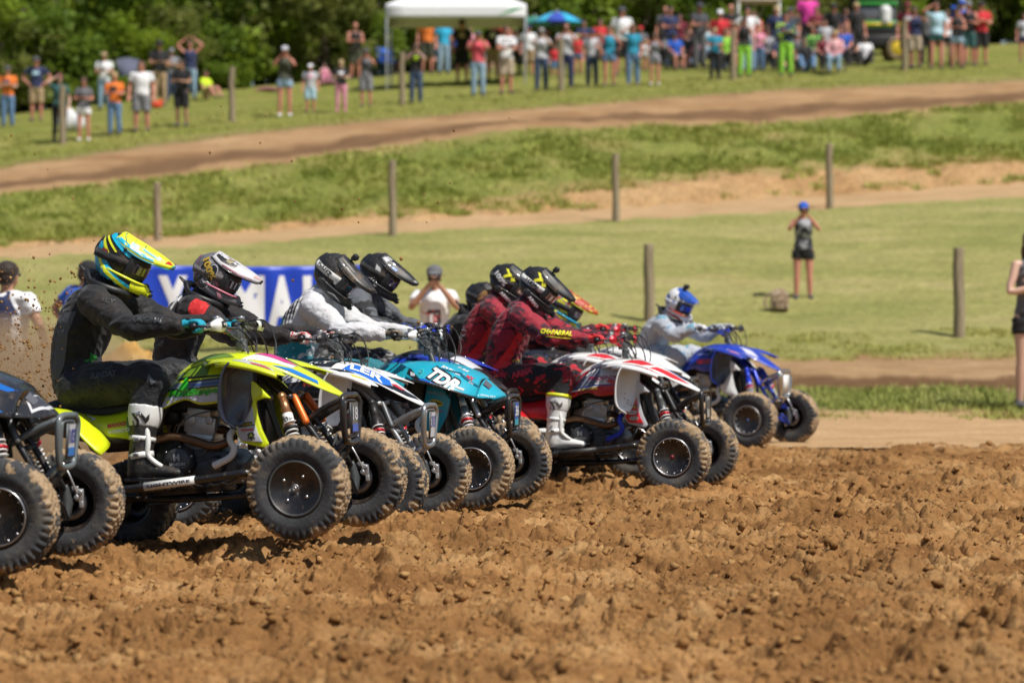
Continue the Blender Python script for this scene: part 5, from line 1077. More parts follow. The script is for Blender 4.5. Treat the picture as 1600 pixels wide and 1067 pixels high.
def peak_vf():
    rows = []
    for x, w, z, c in ((-.075, .080, .122, .030), (-.01, .104, .108, .040), (.06, .108, .098, .050), (.13, .098, .094, .050), (.20, .083, .098, .042), (.255, .062, .104, .028), (.298, .034, .108, .014)):
        rows.append([(x - .012, -w * 1.03, z - .020), (x, -w, z), (x, -w * .62, z + c * .72), (x, -w * .56, z + c * .80), (x, 0, z + c), (x, w * .56, z + c * .80), (x, w * .62, z + c * .72), (x, w, z), (x - .012, w * 1.03, z - .020)])
    return surf(rows, 3, 2)
def goggle_vf():
    rows = []
    for z, k in ((.058, .93), (.052, 1.0), (-.03, 1.02), (-.045, .95)):
        rows.append([(.02 + .128 * k * math.cos(a), .112 * k * math.sin(a), z - .012 * math.cos(a) * (1 if z < 0 else -.2)) for a in np.linspace(-1.25, 1.25, 9)])
    return surf(rows, 2, 2)
def lens_vf():
    rows = []
    for z in (.040, .0, -.026):
        rows.append([(.03 + .128 * math.cos(a), .112 * math.sin(a), z) for a in np.linspace(-.95, .95, 9)])
    return surf(rows, 3, 3)
def strap_vf():
    V = []; rows = []
    for z in (.030, -.018):
        rows.append([(-.02 + .158 * math.cos(a), .1265 * math.sin(a), z + .012 - .09 * (.8 - math.cos(a) * 1.0) * .25 + .0) for a in np.linspace(.9, 2 * math.pi - .9, 30)])
    return surf(rows, 4, 1)
M_lens = mat('goggle_lens', (.10, .08, .10), .06, .7, 1); M_foam = mat('goggle_frame', (.02, .02, .022), .5); M_strapw = cloth('white_strap', (.62, .62, .60)); M_strapk = cloth('black_strap', (.02, .02, .022))
def helmet(par, J_, pitch, C, camera=False, yaw=0, ps=1.0):
    h = part('helmet', 'shell', shell_vf, C['shell'], par); h.matrix_local = Matrix.Translation(J_['hed']) @ Matrix.Rotation(rad(yaw), 4, 'Z') @ Matrix.Rotation(rad(pitch), 4, 'Y') @ Matrix.Scale(.93, 4)
    pk = part('helmet_peak', 'peak', peak_vf, C['peak'], h, solid=.004); pk.scale = (.94 * ps, ps, 1)
    part('peak_edge', 'pedge', lambda: tube([(-.087, -.0826, .102), (-.022, -.1074, .088), (.048, -.1115, .078), (.118, -.101, .074), (.188, -.0857, .078), (.243, -.064, .084), (.288, -.036, .091), (.300, 0, .119), (.288, .036, .091), (.243, .064, .084), (.188, .0857, .078), (.118, .101, .074), (.048, .1115, .078), (-.022, .1074, .088), (-.087, .0826, .102)], .0045, 6, 3), C.get('edge', C['peak']), pk)
    for sd in (-1, 1): part('peak_screw', ('pscrew', sd), lambda: tube([(.015, .105 * sd, .082), (.015, .122 * sd, .082)], [.010, .010], 12), M_dgry, h)
    g = part('goggles', 'gog', goggle_vf, C.get('goggle', M_foam), h, solid=.01); part('lens', 'lens', lens_vf, C.get('lens', M_lens), g, solid=.003)
    st = part('goggle_strap', 'gstrap', strap_vf, C.get('strap', M_strapk), h, solid=.003)
    part('mouth_vent', 'vent', lambda: J(box(.236, 0, -.098, .012, .05, .018), box(.228, 0, -.075, .012, .04, .008)), M_blk, h, bevel=.003)
    part('chin_trim', 'ctrim', lambda: tube([(-.03, -.125, -.065), (.06, -.117, -.062), (.15, -.083, -.06), (.20, -.03, -.055)], [.006, .008, .008, .004], 8, 3), C.get('trim', C['shell']), h)
    if camera:
        part('action_camera', 'gopro', lambda: J(box(.0, 0, .150, .06, .03, .014), tube([(.0, 0, .150), (.0, 0, .175)], .010, 8), box(.005, 0, .192, .035, .060, .044), tube([(.02, .012, .194), (.030, .012, .194)], .012, 12)), M_blk, h, bevel=.004)
    return h, pk, st
def build_rider(q, label, C, dx=0, dz=0, pitch=34, camera=False, brace=False, yaw=0, hair=None):
    r = empty('person'); r.matrix_world = q['root'].matrix_world; tag(r, label, 'person', 'riders on the quads')
    J_ = rider_joints(dx, dz); k2 = (round(dx, 2), round(dz, 2))
    JB = dict(J_); pr = lambda n, key, f, m, par=r, **kw: part(n, key, f, m, par, **kw)
    body = pr('body', ('rbody', k2, pitch), lambda: blob(torso_parts(J_, -.02) + sum([arm_parts(J_, k, g=-.012) + leg_parts(J_, k, g=-.014) for k in 'rl'], []) + [tube([J_['uch'], J_['nek'], J_['hed']], [.06, .055, .055], 12, round_ends=True)] + head_parts(J_['hed'], pitch, .94), .016, 3, 'body'), SKIN)
    def jersey():
        ps = torso_parts(J_, .014)
        for s, k in ((-1, 'r'), (1, 'l')):
            a, b, c = J_['sh' + k], J_['el' + k], J_['wr' + k]
            ps.append(tube([a, lerp(a, b, .5), (b[0] - .01, b[1], b[2] - .012), lerp(b, c, .35), lerp(b, c, .72), lerp(b, c, .93)], [.084, .075, .066, .060, .048, .040], 16, 3, round_ends=True))
            ps.append(ell((lerp(a, b, .3)[0], lerp(a, b, .3)[1] * .9, lerp(a, b, .3)[2] - .035), (.10, .05, .05)))
        me = blob(ps, .010, 3, 'jersey'); return wrinkle(wrinkle(me, .009, 5, 3), .003, 15, 8)
    je = pr('jersey', ('jersey', k2), jersey, C['jersey'])
    def pants():
        ps = [tube([lerp(J_['pel'], J_['wai'], .55), J_['pel'], lerp(J_['pel'], J_['wai'], -.6)], [.168, .178, .15], 20, 3, lat=(0, 1, 0), rb=[.128, .14, .115], round_ends=True)]
        for s, k in ((-1, 'r'), (1, 'l')):
            a, b, c = J_['hi' + k], J_['kn' + k], J_['an' + k]
            ps.append(tube([a, lerp(a, b, .35), lerp(a, b, .7), (b[0] + .005, b[1], b[2] + .005), lerp(b, c, .2), lerp(b, c, .40)], [.125, .118, .108, .093, .088, .078], 18, 3, round_ends=True))
            ps.append(ell((b[0] + .03, b[1], b[2] + .01), (.065, .072, .075)))
        me = blob(ps, .0105, 3, 'trousers'); return wrinkle(wrinkle(me, .010, 5, 7), .003, 13, 6)
    pa = pr('trousers', ('rpants', k2), pants, C['pants'])
    for s, k in ((-1, 'r'), (1, 'l')):
        pr('knee_panel', ('kneep', k), lambda: wrinkle(blob([ell((J_['kn' + k][0] + .037, J_['kn' + k][1] + .008 * s, J_['kn' + k][2] - .015), (.072, .088, .096))], .009, 3), .006, 12), C.get('knee', C['pants']), pa)
        bo = pr('boot', ('boot', k), lambda: boot_vf(k, s), C['boot']); sp = boot_art(bo, k, s, C.get('shin', C['boot']), C.get('bstrap', M_whitep))
        if 'band' in C: pr('boot_cuff', ('bcuff', k), lambda: tube([lerp(J_['kn' + k], J_['an' + k], .31), lerp(J_['kn' + k], J_['an' + k], .37)], [.096, .098], 20), C['band'], bo)
        if k == 'r' and 'shin_art' in C:
            d = Deco(sp)
            for p in ([(.33, .72), (.35, .72), (.375, .68), (.36, .62), (.345, .62), (.36, .675)], [(.37, .725), (.385, .725), (.41, .69), (.43, .71), (.425, .68), (.405, .66), (.39, .69)], [(.33, .68), (.337, .68), (.347, .64), (.338, .64)], [(.385, .65), (.40, .64), (.385, .61), (.375, .61)]): d.poly(p, C['shin_art'], off=.003, rough=.5)
        gl = pr('glove', ('glove', k), lambda: glove_vf(s), C['glove'])
        pr('glove_cuff', ('gcuff', k), lambda: tube([(.618, .375 * s, 1.152), (.648, .371 * s, 1.156)], [.036, .034], 14), C.get('gcuff', C['glove']), gl)
        pr('knuckle_pad', ('gpad', k), lambda: blob([ell((.700, .355 * s + .0, 1.181), (.028, .036, .009))], .004, 2), C.get('gpad', C['glove']), gl)
    h, pk, st = helmet(r, J_, pitch, C, camera, yaw, C.get('ps', 1.0))
    if brace:
        c = J_['nek']; th = np.linspace(.35, 2 * math.pi - .35, 16)
        pr('neck_brace', ('brace', k2), lambda: J(tube([(c[0] + .02 + .125 * math.cos(a), .145 * math.sin(a), c[2] - .02 - .055 * math.cos(a) + (.035 if abs(a - math.pi) < .6 else 0)) for a in th], [.02] * 16, 10, 2, lat=(0, 0, 1), rb=.016), tube([(c[0] - .10, 0, c[2] + .06), (c[0] - .14, 0, c[2] + .10)], [.03, .022], 10, lat=(0, 1, 0), rb=[.012, .008], round_ends=True), tube([(c[0] - .12, 0, c[2] + .03), (c[0] - .16, 0, c[2] - .10)], [.025, .015], 10, lat=(0, 1, 0), rb=[.01, .006], round_ends=True)), M_blk)
    if hair:
        c = J_['nek']; pr('hair', ('ponytail', k2), lambda: wrinkle(blob([tube([(c[0] - .02, 0, c[2] + .04), (c[0] - .11, -.03, c[2] + .01), (c[0] - .14, -.05, c[2] - .07)], [.04, .045, .02], 12, 3, round_ends=True)], .008, 2), .006, 20), hair)
    return dict(root=r, jersey=je, pants=pa, helmet=h, peak=pk, strap=st, J=J_)
HP = lambda n, c, r=.45, dust=.18: mucky(n, c, r, 0, .2, dust)
H_blk = HP('helmet_black', (.014, .014, .016), .42, .38); H_dblk = HP('helmet_muddy_black', (.02, .02, .021), .5, .75); H_cyan = HP('helmet_cyan', (.01, .38, .58)); H_yel = HP('helmet_yellow', (.72, .76, .02)); H_grey = HP('helmet_silver', (.16, .155, .165), .35, .2); H_sil = HP('helmet_pale_silver', (.55, .54, .56)); H_wht = HP('helmet_white', (.75, .75, .76)); H_blu = HP('helmet_blue', (.012, .08, .42)); H_red = HP('helmet_red', (.6, .05, .02))
# rider 2: black suit, cyan and yellow helmet
r2 = build_rider(q2, 'rider in a black suit and a cyan and yellow helmet with turquoise gloves', dict(shell=H_blk, peak=H_yel, edge=H_cyan, trim=H_yel, strap=M_strapk, jersey=cloth('black_jersey', (.013, .013, .015), .6), pants=cloth('black_trousers', (.014, .015, .018), .55), knee=cloth('knee_grey', (.022, .024, .029), .6), boot=mucky('black_boot', (.018, .018, .018), .5, 0, 0, .35), shin=M_whitep, shin_art=BLACK, glove=cloth('turquoise_glove', (.01, .33, .46), .6), gpad=M_blk, gcuff=cloth('turq_cuff', (.01, .33, .46))), pitch=34, brace=True)
d = Deco(r2['helmet']); CY = (.01, .40, .60); YE = (.74, .78, .02)
d.poly([(-.17, .04), (-.135, .055), (-.10, .0), (-.02, -.05), (.07, -.085), (.14, -.095), (.20, -.11), (.19, -.15), (.08, -.14), (-.02, -.13), (-.11, -.11), (-.16, -.05)], CY)
d.poly([(-.14, -.01), (-.12, -.01), (-.08, -.05), (.02, -.085), (.10, -.105), (.18, -.115), (.16, -.13), (.05, -.115), (-.06, -.085), (-.125, -.04)], YE, off=.006); d.poly([(.12, -.06), (.20, -.05), (.25, -.09), (.23, -.14), (.16, -.14), (.13, -.10)], YE, off=.007)
d.poly([(-.12, .02), (-.08, .03), (-.05, .0), (-.085, -.02), (-.115, -.005)], (.30, .03, .02), off=.006); d.poly([(-.165, .075), (-.155, .082), (-.06, .02), (-.03, .0), (-.05, .0), (-.12, .035)], YE, off=.0055)
d.poly([(-.135, .105), (-.10, .125), (.06, .07), (.11, .05), (.10, .035), (.02, .055)], CY, off=.006); d.poly([(-.14, .085), (-.13, .095), (-.02, .045), (-.03, .038)], YE, off=.006); d.poly([(-.02, -.14), (.0, -.13), (-.06, -.07), (-.09, -.075)], (.01, .22, .35), off=.0065)
d = Deco(r2['peak'])
d.poly([(-.08, .105), (.0, .098), (.12, .088), (.20, .094), (.19, .105), (.06, .108), (-.06, .125)], CY); d.poly([(.03, .10), (.09, .098), (.07, .13), (.02, .13)], (.45, .62, .72), off=.005)
for a, b in (((.00, .17), (.06, .10)), ((.06, .17), (.14, .10)), ((-.06, .15), (.0, .11))): d.poly([a, (a[0] + .006, a[1]), (b[0] + .006, b[1]), b], (.02, .12, .10), off=.005)
d.poly([(.10, .13), (.22, .118), (.215, .113), (.10, .122)], CY, off=.006); d.poly([(.255, .115), (.29, .12), (.285, .135), (.26, .132)], (.6, .03, .02), off=.006)
d = Deco(r2['jersey']); d.poly([(-.20, .93), (-.165, 1.0), (-.13, 1.15), (-.07, 1.28), (.02, 1.28), (-.04, 1.17), (-.085, 1.0), (-.12, .93)], (.075, .078, .088), rough=.7, coat=0); d.text('ORIGINAL', .50, 1.195, .028, (.06, .065, .07), w=.16, ang=-9, bold=.001); d.text('FLY', .25, 1.315, .02, (.09, .095, .1), w=.07, ang=-12); d.poly([(-.21, 1.13), (-.185, 1.13), (-.16, 1.24), (-.19, 1.25)], (.45, .45, .45), coat=0, rough=.7)
d.poly([(.0, .98), (.015, 1.0), (.01, 1.02), (.03, 1.03), (.04, 1.06), (.055, 1.03), (.07, 1.02), (.055, 1.0), (.06, .975), (.03, .985)], (.02, .25, .03), coat=0, rough=.7)
d = Deco(r2['pants']); d.text('SUNDAY', .17, .935, .030, (.065, .068, .075), w=.16, ang=2, bold=.001)
d = Deco([c for c in r2['pants'].children if c.name.startswith('knee_panel')][0]); d.poly([(.40, .92), (.43, .935), (.45, .90), (.475, .87), (.45, .86), (.44, .89), (.425, .88)], (.10, .11, .12), coat=0)
# rider 3
r3 = build_rider(q3, 'rider in a black jersey with a red round crest, silver helmet with gold 100% strap', dict(shell=H_grey, peak=H_sil, edge=H_blk, trim=HP('helmet_pink', (.5, .15, .2)), strap=cloth('grey_strap', (.13, .12, .13)), jersey=cloth('charcoal_jersey', (.015, .013, .015), .7), pants=cloth('grey_black_trousers', (.05, .05, .055), .7, (.012, .012, .013), 8, .5), boot=M_whitep, shin=M_whitep, glove=cloth('red_white_glove', (.65, .63, .62), .6, (.45, .02, .03), 30, .5), gpad=M_blk), dx=-.15, dz=0, pitch=30, brace=True)
d = Deco(r3['helmet']); d.text('53', -.055, -.015, .17, (.4, .4, .42), w=.135, ang=-8, bold=.012); d.text('53', -.055, -.015, .165, BLACK, w=.125, ang=-8, bold=.007, off=.008)
for k, (x, z) in enumerate(((-.12, .035), (.0, .015))): pass
d.text('100%', -.045, .03, .045, (.45, .30, .04), w=.15, ang=-38, bold=.003, off=.012); d.poly([(-.17, .06), (-.16, .07), (-.13, -.02), (-.06, -.10), (-.07, -.11), (-.14, -.04)], (.4, .12, .16), off=.006); d.poly([(.03, -.02), (.05, -.03), (.12, -.10), (.10, -.12)], (.45, .2, .24), off=.006); d.poly([(-.09, .12), (-.03, .125), (.03, .06), (.08, .06), (-.0, .10)], BLACK, off=.006)
d = Deco(r3['peak']); d.poly([(-.06, .125), (.0, .11), (.10, .11), (.12, .15), (.0, .16), (-.06, .15)], BLACK); d.poly([(.02, .125), (.06, .12), (.07, .145), (.03, .15)], (.3, .25, .15), off=.006); d.poly([(.02, .095), (.16, .085), (.25, .098), (.25, .103), (.16, .092), (.02, .101)], (.5, .2, .25), off=.006); d.poly([(.24, .118), (.30, .12), (.29, .13), (.25, .128)], (.65, .35, .32), off=.006)
d = Deco(r3['jersey']); cx, cz = .050, 1.335
ringp = lambda R, r0: [(cx + R * math.cos(a), cz + R * math.sin(a)) for a in np.linspace(.1, 6.2, 26)] + [(cx + r0 * math.cos(a), cz + r0 * math.sin(a)) for a in np.linspace(6.2, .1, 26)]
d.poly(ringp(.066, .054), (.55, .02, .02), coat=0, rough=.7); d.poly([(cx - .04, cz + .01), (cx - .02, cz + .035), (cx, cz + .01), (cx + .03, cz + .03), (cx + .04, cz), (cx + .02, cz - .005), (cx, cz - .015), (cx - .01, cz - .0), (cx - .025, cz + .01), (cx - .02, cz - .025), (cx + .015, cz - .045), (cx, cz - .05), (cx - .035, cz - .03)], (.55, .02, .02), coat=0, rough=.7)
d.text('MOOSE', .30, 1.185, .035, (.55, .02, .02), w=.20, ang=-14, bold=.003); d.text('M', -.14, 1.39, .045, (.7, .7, .7), w=.06, ang=20, bold=.003); d.poly([(-.20, 1.30), (-.18, 1.31), (-.12, 1.40), (-.14, 1.41)], (.65, .65, .65), coat=0)
# rider 4: white jersey on the teal quad
r4 = build_rider(q4, 'rider in a muddy white and teal jersey, muddy black helmet with camera on top', dict(shell=H_dblk, peak=H_dblk, strap=M_strapw, jersey=cloth('white_jersey', (.62, .62, .64), .7, dust=.30), pants=cloth('teal_trousers', (.02, .16, .2), .7, (.015, .02, .022), 6, .5), boot=M_whitep, shin=M_whitep, glove=cloth('muddy_glove', (.10, .08, .06), .8, (.30, .24, .18), 30, .52), gpad=M_blk), pitch=46, dz=.02, camera=True)
d = Deco(r4['strap']); d.text('SCOTT', -.08, .005, .035, BLACK, w=.14, ang=-6, bold=.002, off=.004); d = Deco(r4['helmet'])
for k in range(7): d.poly([(-.13 + .018 * k, .038 - .008 * k), (-.12 + .018 * k, .034 - .008 * k), (-.12 + .018 * k, .026 - .008 * k), (-.13 + .018 * k, .030 - .008 * k)], BLACK, off=.012)
d.poly([(.03, .0), (.075, -.01), (.08, -.035), (.04, -.03)], (.55, .54, .52), off=.010); d.poly([(.05, -.10), (.10, -.085), (.17, -.10), (.16, -.105), (.10, -.095), (.06, -.105)], (.3, .3, .3), off=.006)
d = Deco(r4['peak']); d.poly([(.02, .11), (.16, .098), (.26, .108), (.16, .106), (.03, .12)], (.22, .2, .18)); d.poly([(-.03, .13), (.1, .12), (.1, .126), (-.02, .14)], (.2, .19, .17), off=.006)
d = Deco(r4['jersey']); TQ = (.01, .22, .28)
for k in range(4): d.poly([(-.10 + .035 * k, 1.34 + .02 * k), (-.085 + .035 * k, 1.36 + .02 * k), (-.10 + .03 * k, 1.26 + .02 * k), (-.115 + .03 * k, 1.20 + .02 * k), (-.112 + .03 * k, 1.27 + .02 * k)], BLACK, coat=0, rough=.7)
d.poly([(-.17, 1.25), (-.13, 1.32), (-.10, 1.26), (-.13, 1.18), (-.16, 1.2), (-.135, 1.25), (-.14, 1.28)], TQ, coat=0, rough=.7); d.poly([(-.24, 1.10), (-.2, 1.14), (-.05, 1.14), (.12, 1.18), (.14, 1.08), (.10, .9), (-.24, .9)], TQ, coat=0, rough=.7); d.poly([(-.2, 1.14), (-.05, 1.14), (-.02, 1.18), (-.16, 1.2)], (.2, .42, .47), coat=0, rough=.7, off=.005)
# rider 5: behind, grey and black
r5 = build_rider(q5, 'rider in a grey and black jersey, black helmet with small blue sticker', dict(shell=H_blk, peak=H_blk, strap=M_strapk, jersey=cloth('grey_jersey', (.10, .11, .125), .7, (.02, .02, .022), 7, .52), pants=cloth('checked_trousers', (.02, .02, .022), .7, (.25, .25, .25), 12, .55), boot=M_blk, glove=cloth('blue_black_glove', (.02, .02, .025), .7, (.03, .08, .4), 20, .56)), pitch=36, dx=.20, dz=.0)
d = Deco(r5['peak']); d.poly([(.06, .105), (.11, .102), (.115, .115), (.07, .118)], (.01, .15, .6)); d.poly([(-.05, .12), (.0, .115), (.02, .15), (-.03, .15)], (.55, .55, .56)); d.poly([(.27, .115), (.30, .12), (.29, .13), (.265, .125)], (.4, .4, .42))
d = Deco(r5['helmet']); d.poly([(-.05, .06), (.0, .05), (.02, .02), (-.03, .02)], (.6, .6, .6)); d.text('100', .02, -.06, .03, (.6, .6, .6), w=.07, ang=-30); d.poly([(.02, -.13), (.05, -.10), (.09, -.12)], (.6, .6, .6))
# rider 6: black, mostly hidden
r6 = build_rider(q6, 'rider in black with neck brace, black helmet with red edge, behind the red riders', dict(shell=H_blk, peak=H_blk, trim=H_red, strap=M_strapk, jersey=cloth('black_jersey_b', (.014, .014, .016), .7), pants=cloth('black_trousers_b', (.02, .02, .022), .7), boot=M_blk, glove=cloth('black_glove', (.02, .02, .02))), pitch=32, brace=True, dx=.07, dz=-.11)
# riders 7 and 8: the red pair
camo = cloth('red_camo_jersey', (.30, .018, .035), .7, (.055, .012, .022), 5.5, .47, .08, soft=.015, col3=(.36, .02, .04)); camop = cloth('black_red_trousers', (.016, .016, .018), .7, (.45, .02, .035), 9, .585, .08, soft=.01)
CRr = dict(shell=H_blk, peak=H_blk, jersey=camo, pants=camop, knee=cloth('red_knee', (.30, .018, .03), .7, (.02, .018, .02), 14, .55), boot=M_whitep, shin=M_whitep, shin_art=(.10, .10, .10), band=H_yel, bstrap=M_whitep, glove=cloth('red_glove', (.60, .03, .035), .6), gpad=M_redp, lens=mat('bronze_lens', (.35, .22, .18), .08, .7, 1))
def chap(r):
    d = Deco(r['jersey']); d.text('CHAPARRAL', .44, 1.215, .032, (.75, .72, .03), w=.24, ang=-9, bold=.002); d.poly([(.37, 1.195), (.55, 1.165), (.55, 1.16), (.36, 1.188)], (.75, .72, .03), coat=0)
    d.poly([(-.12, .92), (.13, .94), (.13, 1.2), (.10, 1.26), (-.0, 1.12), (-.12, 1.0)], (.60, .012, .02), coat=.0, rough=.6); d.text('CHAP', .06, 1.03, .02, (.6, .55, .03), w=.09, off=.006)
    d = Deco(r['pants']); d.text('ARMA', .12, .94, .045, (.55, .03, .04), w=.17, ang=12, bold=.003)
def ex(d): 
    Y = (.78, .74, .03); d.poly([(-.075, .095), (.0, .11), (.055, .05), (.025, .03), (.005, .065), (-.02, .045), (-.04, .02), (-.055, .035), (-.03, .07)], Y, off=.007); d.text('ARMA', .06, -.105, .026, WHITE, w=.12, ang=-12, bold=.002, off=.006)
r7 = build_rider(q7, 'rider in red camouflage jersey marked on the sleeve in yellow, white 100 goggle strap', dict(CRr, strap=M_strapw), pitch=46, dz=.03, camera=True); chap(r7)
d = Deco(r7['strap']); d.text('100%', -.045, .0, .042, BLACK, w=.13, ang=-6, bold=.003, off=.004); ex(Deco(r7['helmet']))
r8 = build_rider(q8, 'rider in red camouflage jersey with long brown hair, behind the other red rider', dict(CRr, strap=M_strapk), pitch=38, dz=.045, dx=.0, hair=soil_mat('brown_hair', (.10, .05, .02), (.22, .12, .05), (.3, .18, .08), 8, .01)); chap(r8)
d = Deco(r8['helmet']); ex(d); d.text('100%', -.06, .0, .042, WHITE, w=.14, ang=-18, bold=.003, off=.013); d = Deco(r8['jersey']); d.text('FLY', -.13, 1.2, .05, (.6, .55, .55), w=.10, ang=60)
# rider 9
H_mix = cloth('patchwork_helmet', (.70, .62, .03), .3, (.02, .30, .34), 16, .47, .05, soft=.01, col3=(.6, .08, .02)); H_mixp = cloth('patchwork_peak', (.42, .05, .02), .4, (.55, .38, .04), 14, .55, .1, soft=.01, col3=(.5, .5, .5))
r9 = build_rider(q9, 'rider in a multicoloured yellow, teal and red helmet behind the red pair', dict(shell=H_mix, peak=H_mixp, edge=H_yel, trim=H_cyan, strap=M_strapk, jersey=cloth('maroon_jersey', (.25, .02, .03), .7, (.05, .01, .02), 6, .5), pants=cloth('dark_trousers', (.02, .02, .022)), boot=M_blk, glove=cloth('red_glove_b', (.6, .03, .03))), pitch=34, dz=-.20, dx=.10)
# rider 10
r10 = build_rider(q10, 'rider in pale grey and blue, white helmet with blue peak, at the far right', dict(shell=H_wht, peak=H_blu, edge=H_wht, trim=H_red, ps=.80, strap=cloth('white_blue_strap', (.65, .65, .68), .6, (.02, .12, .5), 14, .55), lens=mat('blue_lens', (.03, .1, .5), .08, .7, 1), jersey=cloth('grey_blue_jersey', (.42, .45, .50), .7, (.13, .30, .42), 5, .58, soft=.01), pants=cloth('grey_blue_trousers', (.42, .45, .5), .7, (.10, .28, .42), 6, .56, soft=.01), boot=M_whitep, glove=cloth('white_glove', (.65, .66, .7))), dx=.13, dz=-.13, pitch=30, camera=True, brace=True, yaw=-22)
d = Deco(r10['helmet']); d.poly([(-.05, -.10), (.05, -.13), (.16, -.12), (.14, -.09), (.03, -.095)], (.5, .05, .04)); d.poly([(-.15, .04), (-.08, .06), (-.02, .0), (-.1, -.04), (-.15, -.02)], (.02, .1, .4))
# ---------------------------------------------------------------- spectators: 1.75 m figures facing -y, feet at the origin
def pose_joints(pose, fem):
    sh = .165 if fem else .195; hp = .10 if fem else .095
    J_ = dict(pel=(0, 0, .93), wai=(0, .01, 1.09), che=(0, .0, 1.26), uch=(0, .01, 1.40), nek=(0, .0, 1.485), hed=(0, -.015, 1.625))
    for s, k in ((-1, 'r'), (1, 'l')):
        J_['sh' + k] = (sh * s, .01, 1.415); J_['hi' + k] = (hp * s, 0, .89); J_['kn' + k] = (.115 * s, -.015, .48); J_['an' + k] = (.125 * s, .02, .085)
        el, wr = {'down': ((.255, .03, 1.14), (.27, -.05, .90)), 'phone': ((.27, -.17, 1.27), (.06, -.25, 1.53)), 'low': ((.245, -.05, 1.15), (.07, -.27, 1.17)), 'cross': ((.255, -.05, 1.15), (-.06, -.19, 1.20)),
                  'hips': ((.39, .06, 1.19), (.205, -.03, 1.02)), 'brow': ((.36, -.12, 1.50), (.09, -.14, 1.67)) if s < 0 else ((.255, .0, 1.14), (.22, -.14, .94)), 'head': ((.37, -.02, 1.60), (.12, -.03, 1.80)),
                  'point': ((.33, -.1, 1.30), (.20, -.22, 1.42)) if s > 0 else ((.255, .0, 1.14), (.22, -.14, .94)), 'sit': ((.25, -.08, 1.15), (.12, -.30, 1.02)), 'ground': ((.27, -.10, 1.13), (.16, -.28, .98)), 'back': ((.30, .0, 1.17), (.22, -.18, 1.02))}[pose]
        J_['el' + k] = (el[0] * s, el[1], el[2]); J_['wr' + k] = (wr[0] * s, wr[1] - (.03 if pose == 'cross' and s > 0 else 0), wr[2] + (.04 if pose == 'cross' and s > 0 else 0))
    if pose in ('sit', 'ground'):
        drop = .43 if pose == 'sit' else .73
        for q in list(J_):
            if q[:2] in ('kn', 'an'): continue
            x, y, z = J_[q]; J_[q] = (x, y + .0 - max(0, (z - .93)) * (-.05), z - drop)
        for s, k in ((-1, 'r'), (1, 'l')):
            if pose == 'sit': J_['kn' + k] = (.15 * s, -.42, .50); J_['an' + k] = (.14 * s, -.44, .085)
            else: J_['kn' + k] = (.20 * s, -.36, .42); J_['an' + k] = (.16 * s, -.62, .085)
    return J_
def p_torso(J_, g=0, fem=False):
    w = np.array([.15, .165, .125, .145, .145, .06] if fem else [.14, .155, .15, .17, .165, .07]) + g; d = np.array([.11, .125, .095, .125, .10, .06] if fem else [.10, .12, .12, .125, .11, .065]) + g
    ps = [tube([lerp(J_['pel'], J_['wai'], -.3), J_['pel'], J_['wai'], J_['che'], J_['uch'], lerp(J_['uch'], J_['nek'], .8)], w, 18, 3, lat=(1, 0, 0), rb=d, round_ends=True),
          tube([J_['shr'], lerp(J_['uch'], J_['nek'], .15), J_['shl']], [.058 + g, .06 + g, .058 + g], 12, 3, round_ends=True)]
    return ps
def hand_parts(w, e, s, f=1.0):
    w = np.array(w); d = w - np.array(e); d /= np.linalg.norm(d); side = np.cross(d, (0, 0, 1.0) if abs(d[2]) < .8 else (0, -1, 0)); side /= np.linalg.norm(side)
    ps = [tube([w, w + d * .05, w + d * .09], [.026, .038, .036], 10, 1, lat=side, rb=[.02, .017, .013], round_ends=True)]
    n = np.cross(side, d); n = -n if n[1] > 0 else n
    for i, l in enumerate((.065, .075, .07, .055)):
        b = w + d * .09 + side * (-.030 + .020 * i); ps.append(tube([b - d * .01, b + d * l * .5, b + d * l + n * .02], [.0095, .009, .0075], 7, round_ends=True))
    b = w + d * .03 + side * .03 * s; ps.append(tube([b, b + d * .035 + side * .03 * s, b + d * .06 + side * .032 * s], [.013, .011, .009], 7, round_ends=True)); return ps
def p_body(pose, fem, voxel):
    J_ = pose_joints(pose, fem); k_ = .88 if fem else 1.0; ps = p_torso(J_, -.012, fem)
    ps.append(tube([J_['uch'], J_['nek'], (J_['hed'][0], J_['hed'][1] + .02, J_['hed'][2] - .05)], [.058, .052 * k_, .052 * k_], 12, round_ends=True))
    H = J_['hed']; ps += [X(J(ell((0, .01, .02), (.076, .097, .10)), ell((0, -.025, -.05), (.055, .06, .065)), ell((0, -.092, -.012), (.013, .017, .024)), ell((0, -.075, .026), (.05, .018, .014)), ell((0, -.080, -.056), (.024, .012, .012)), ell((.077, 0, -.005), (.008, .018, .03)), ell((-.077, 0, -.005), (.008, .018, .03))), Matrix.Translation(H))]
    for s, k in ((-1, 'r'), (1, 'l')):
        a, b, c = J_['sh' + k], J_['el' + k], J_['wr' + k]
        ps.append(tube([a, lerp(a, b, .5), b, lerp(b, c, .4), c], np.array([.055, .048, .040, .040, .026]) * k_, 12, 2, round_ends=True)); ps += hand_parts(c, b, s)
        a, b, c = J_['hi' + k], J_['kn' + k], J_['an' + k]
        ps.append(tube([a, lerp(a, b, .4), b, lerp(b, c, .35), c], np.array([.095, .083, .056, .058, .038]) * (.97 if fem else 1), 14, 3, round_ends=True))
        ps.append(tube([(c[0], c[1] + .03, .05), (c[0] + .01 * s, c[1] - .08, .04), (c[0] + .015 * s, c[1] - .16, .03)], [.036, .038, .03], 10, 2, lat=(1, 0, 0), rb=[.035, .028, .02], round_ends=True))
    return blob(ps, voxel, 2, 'body')
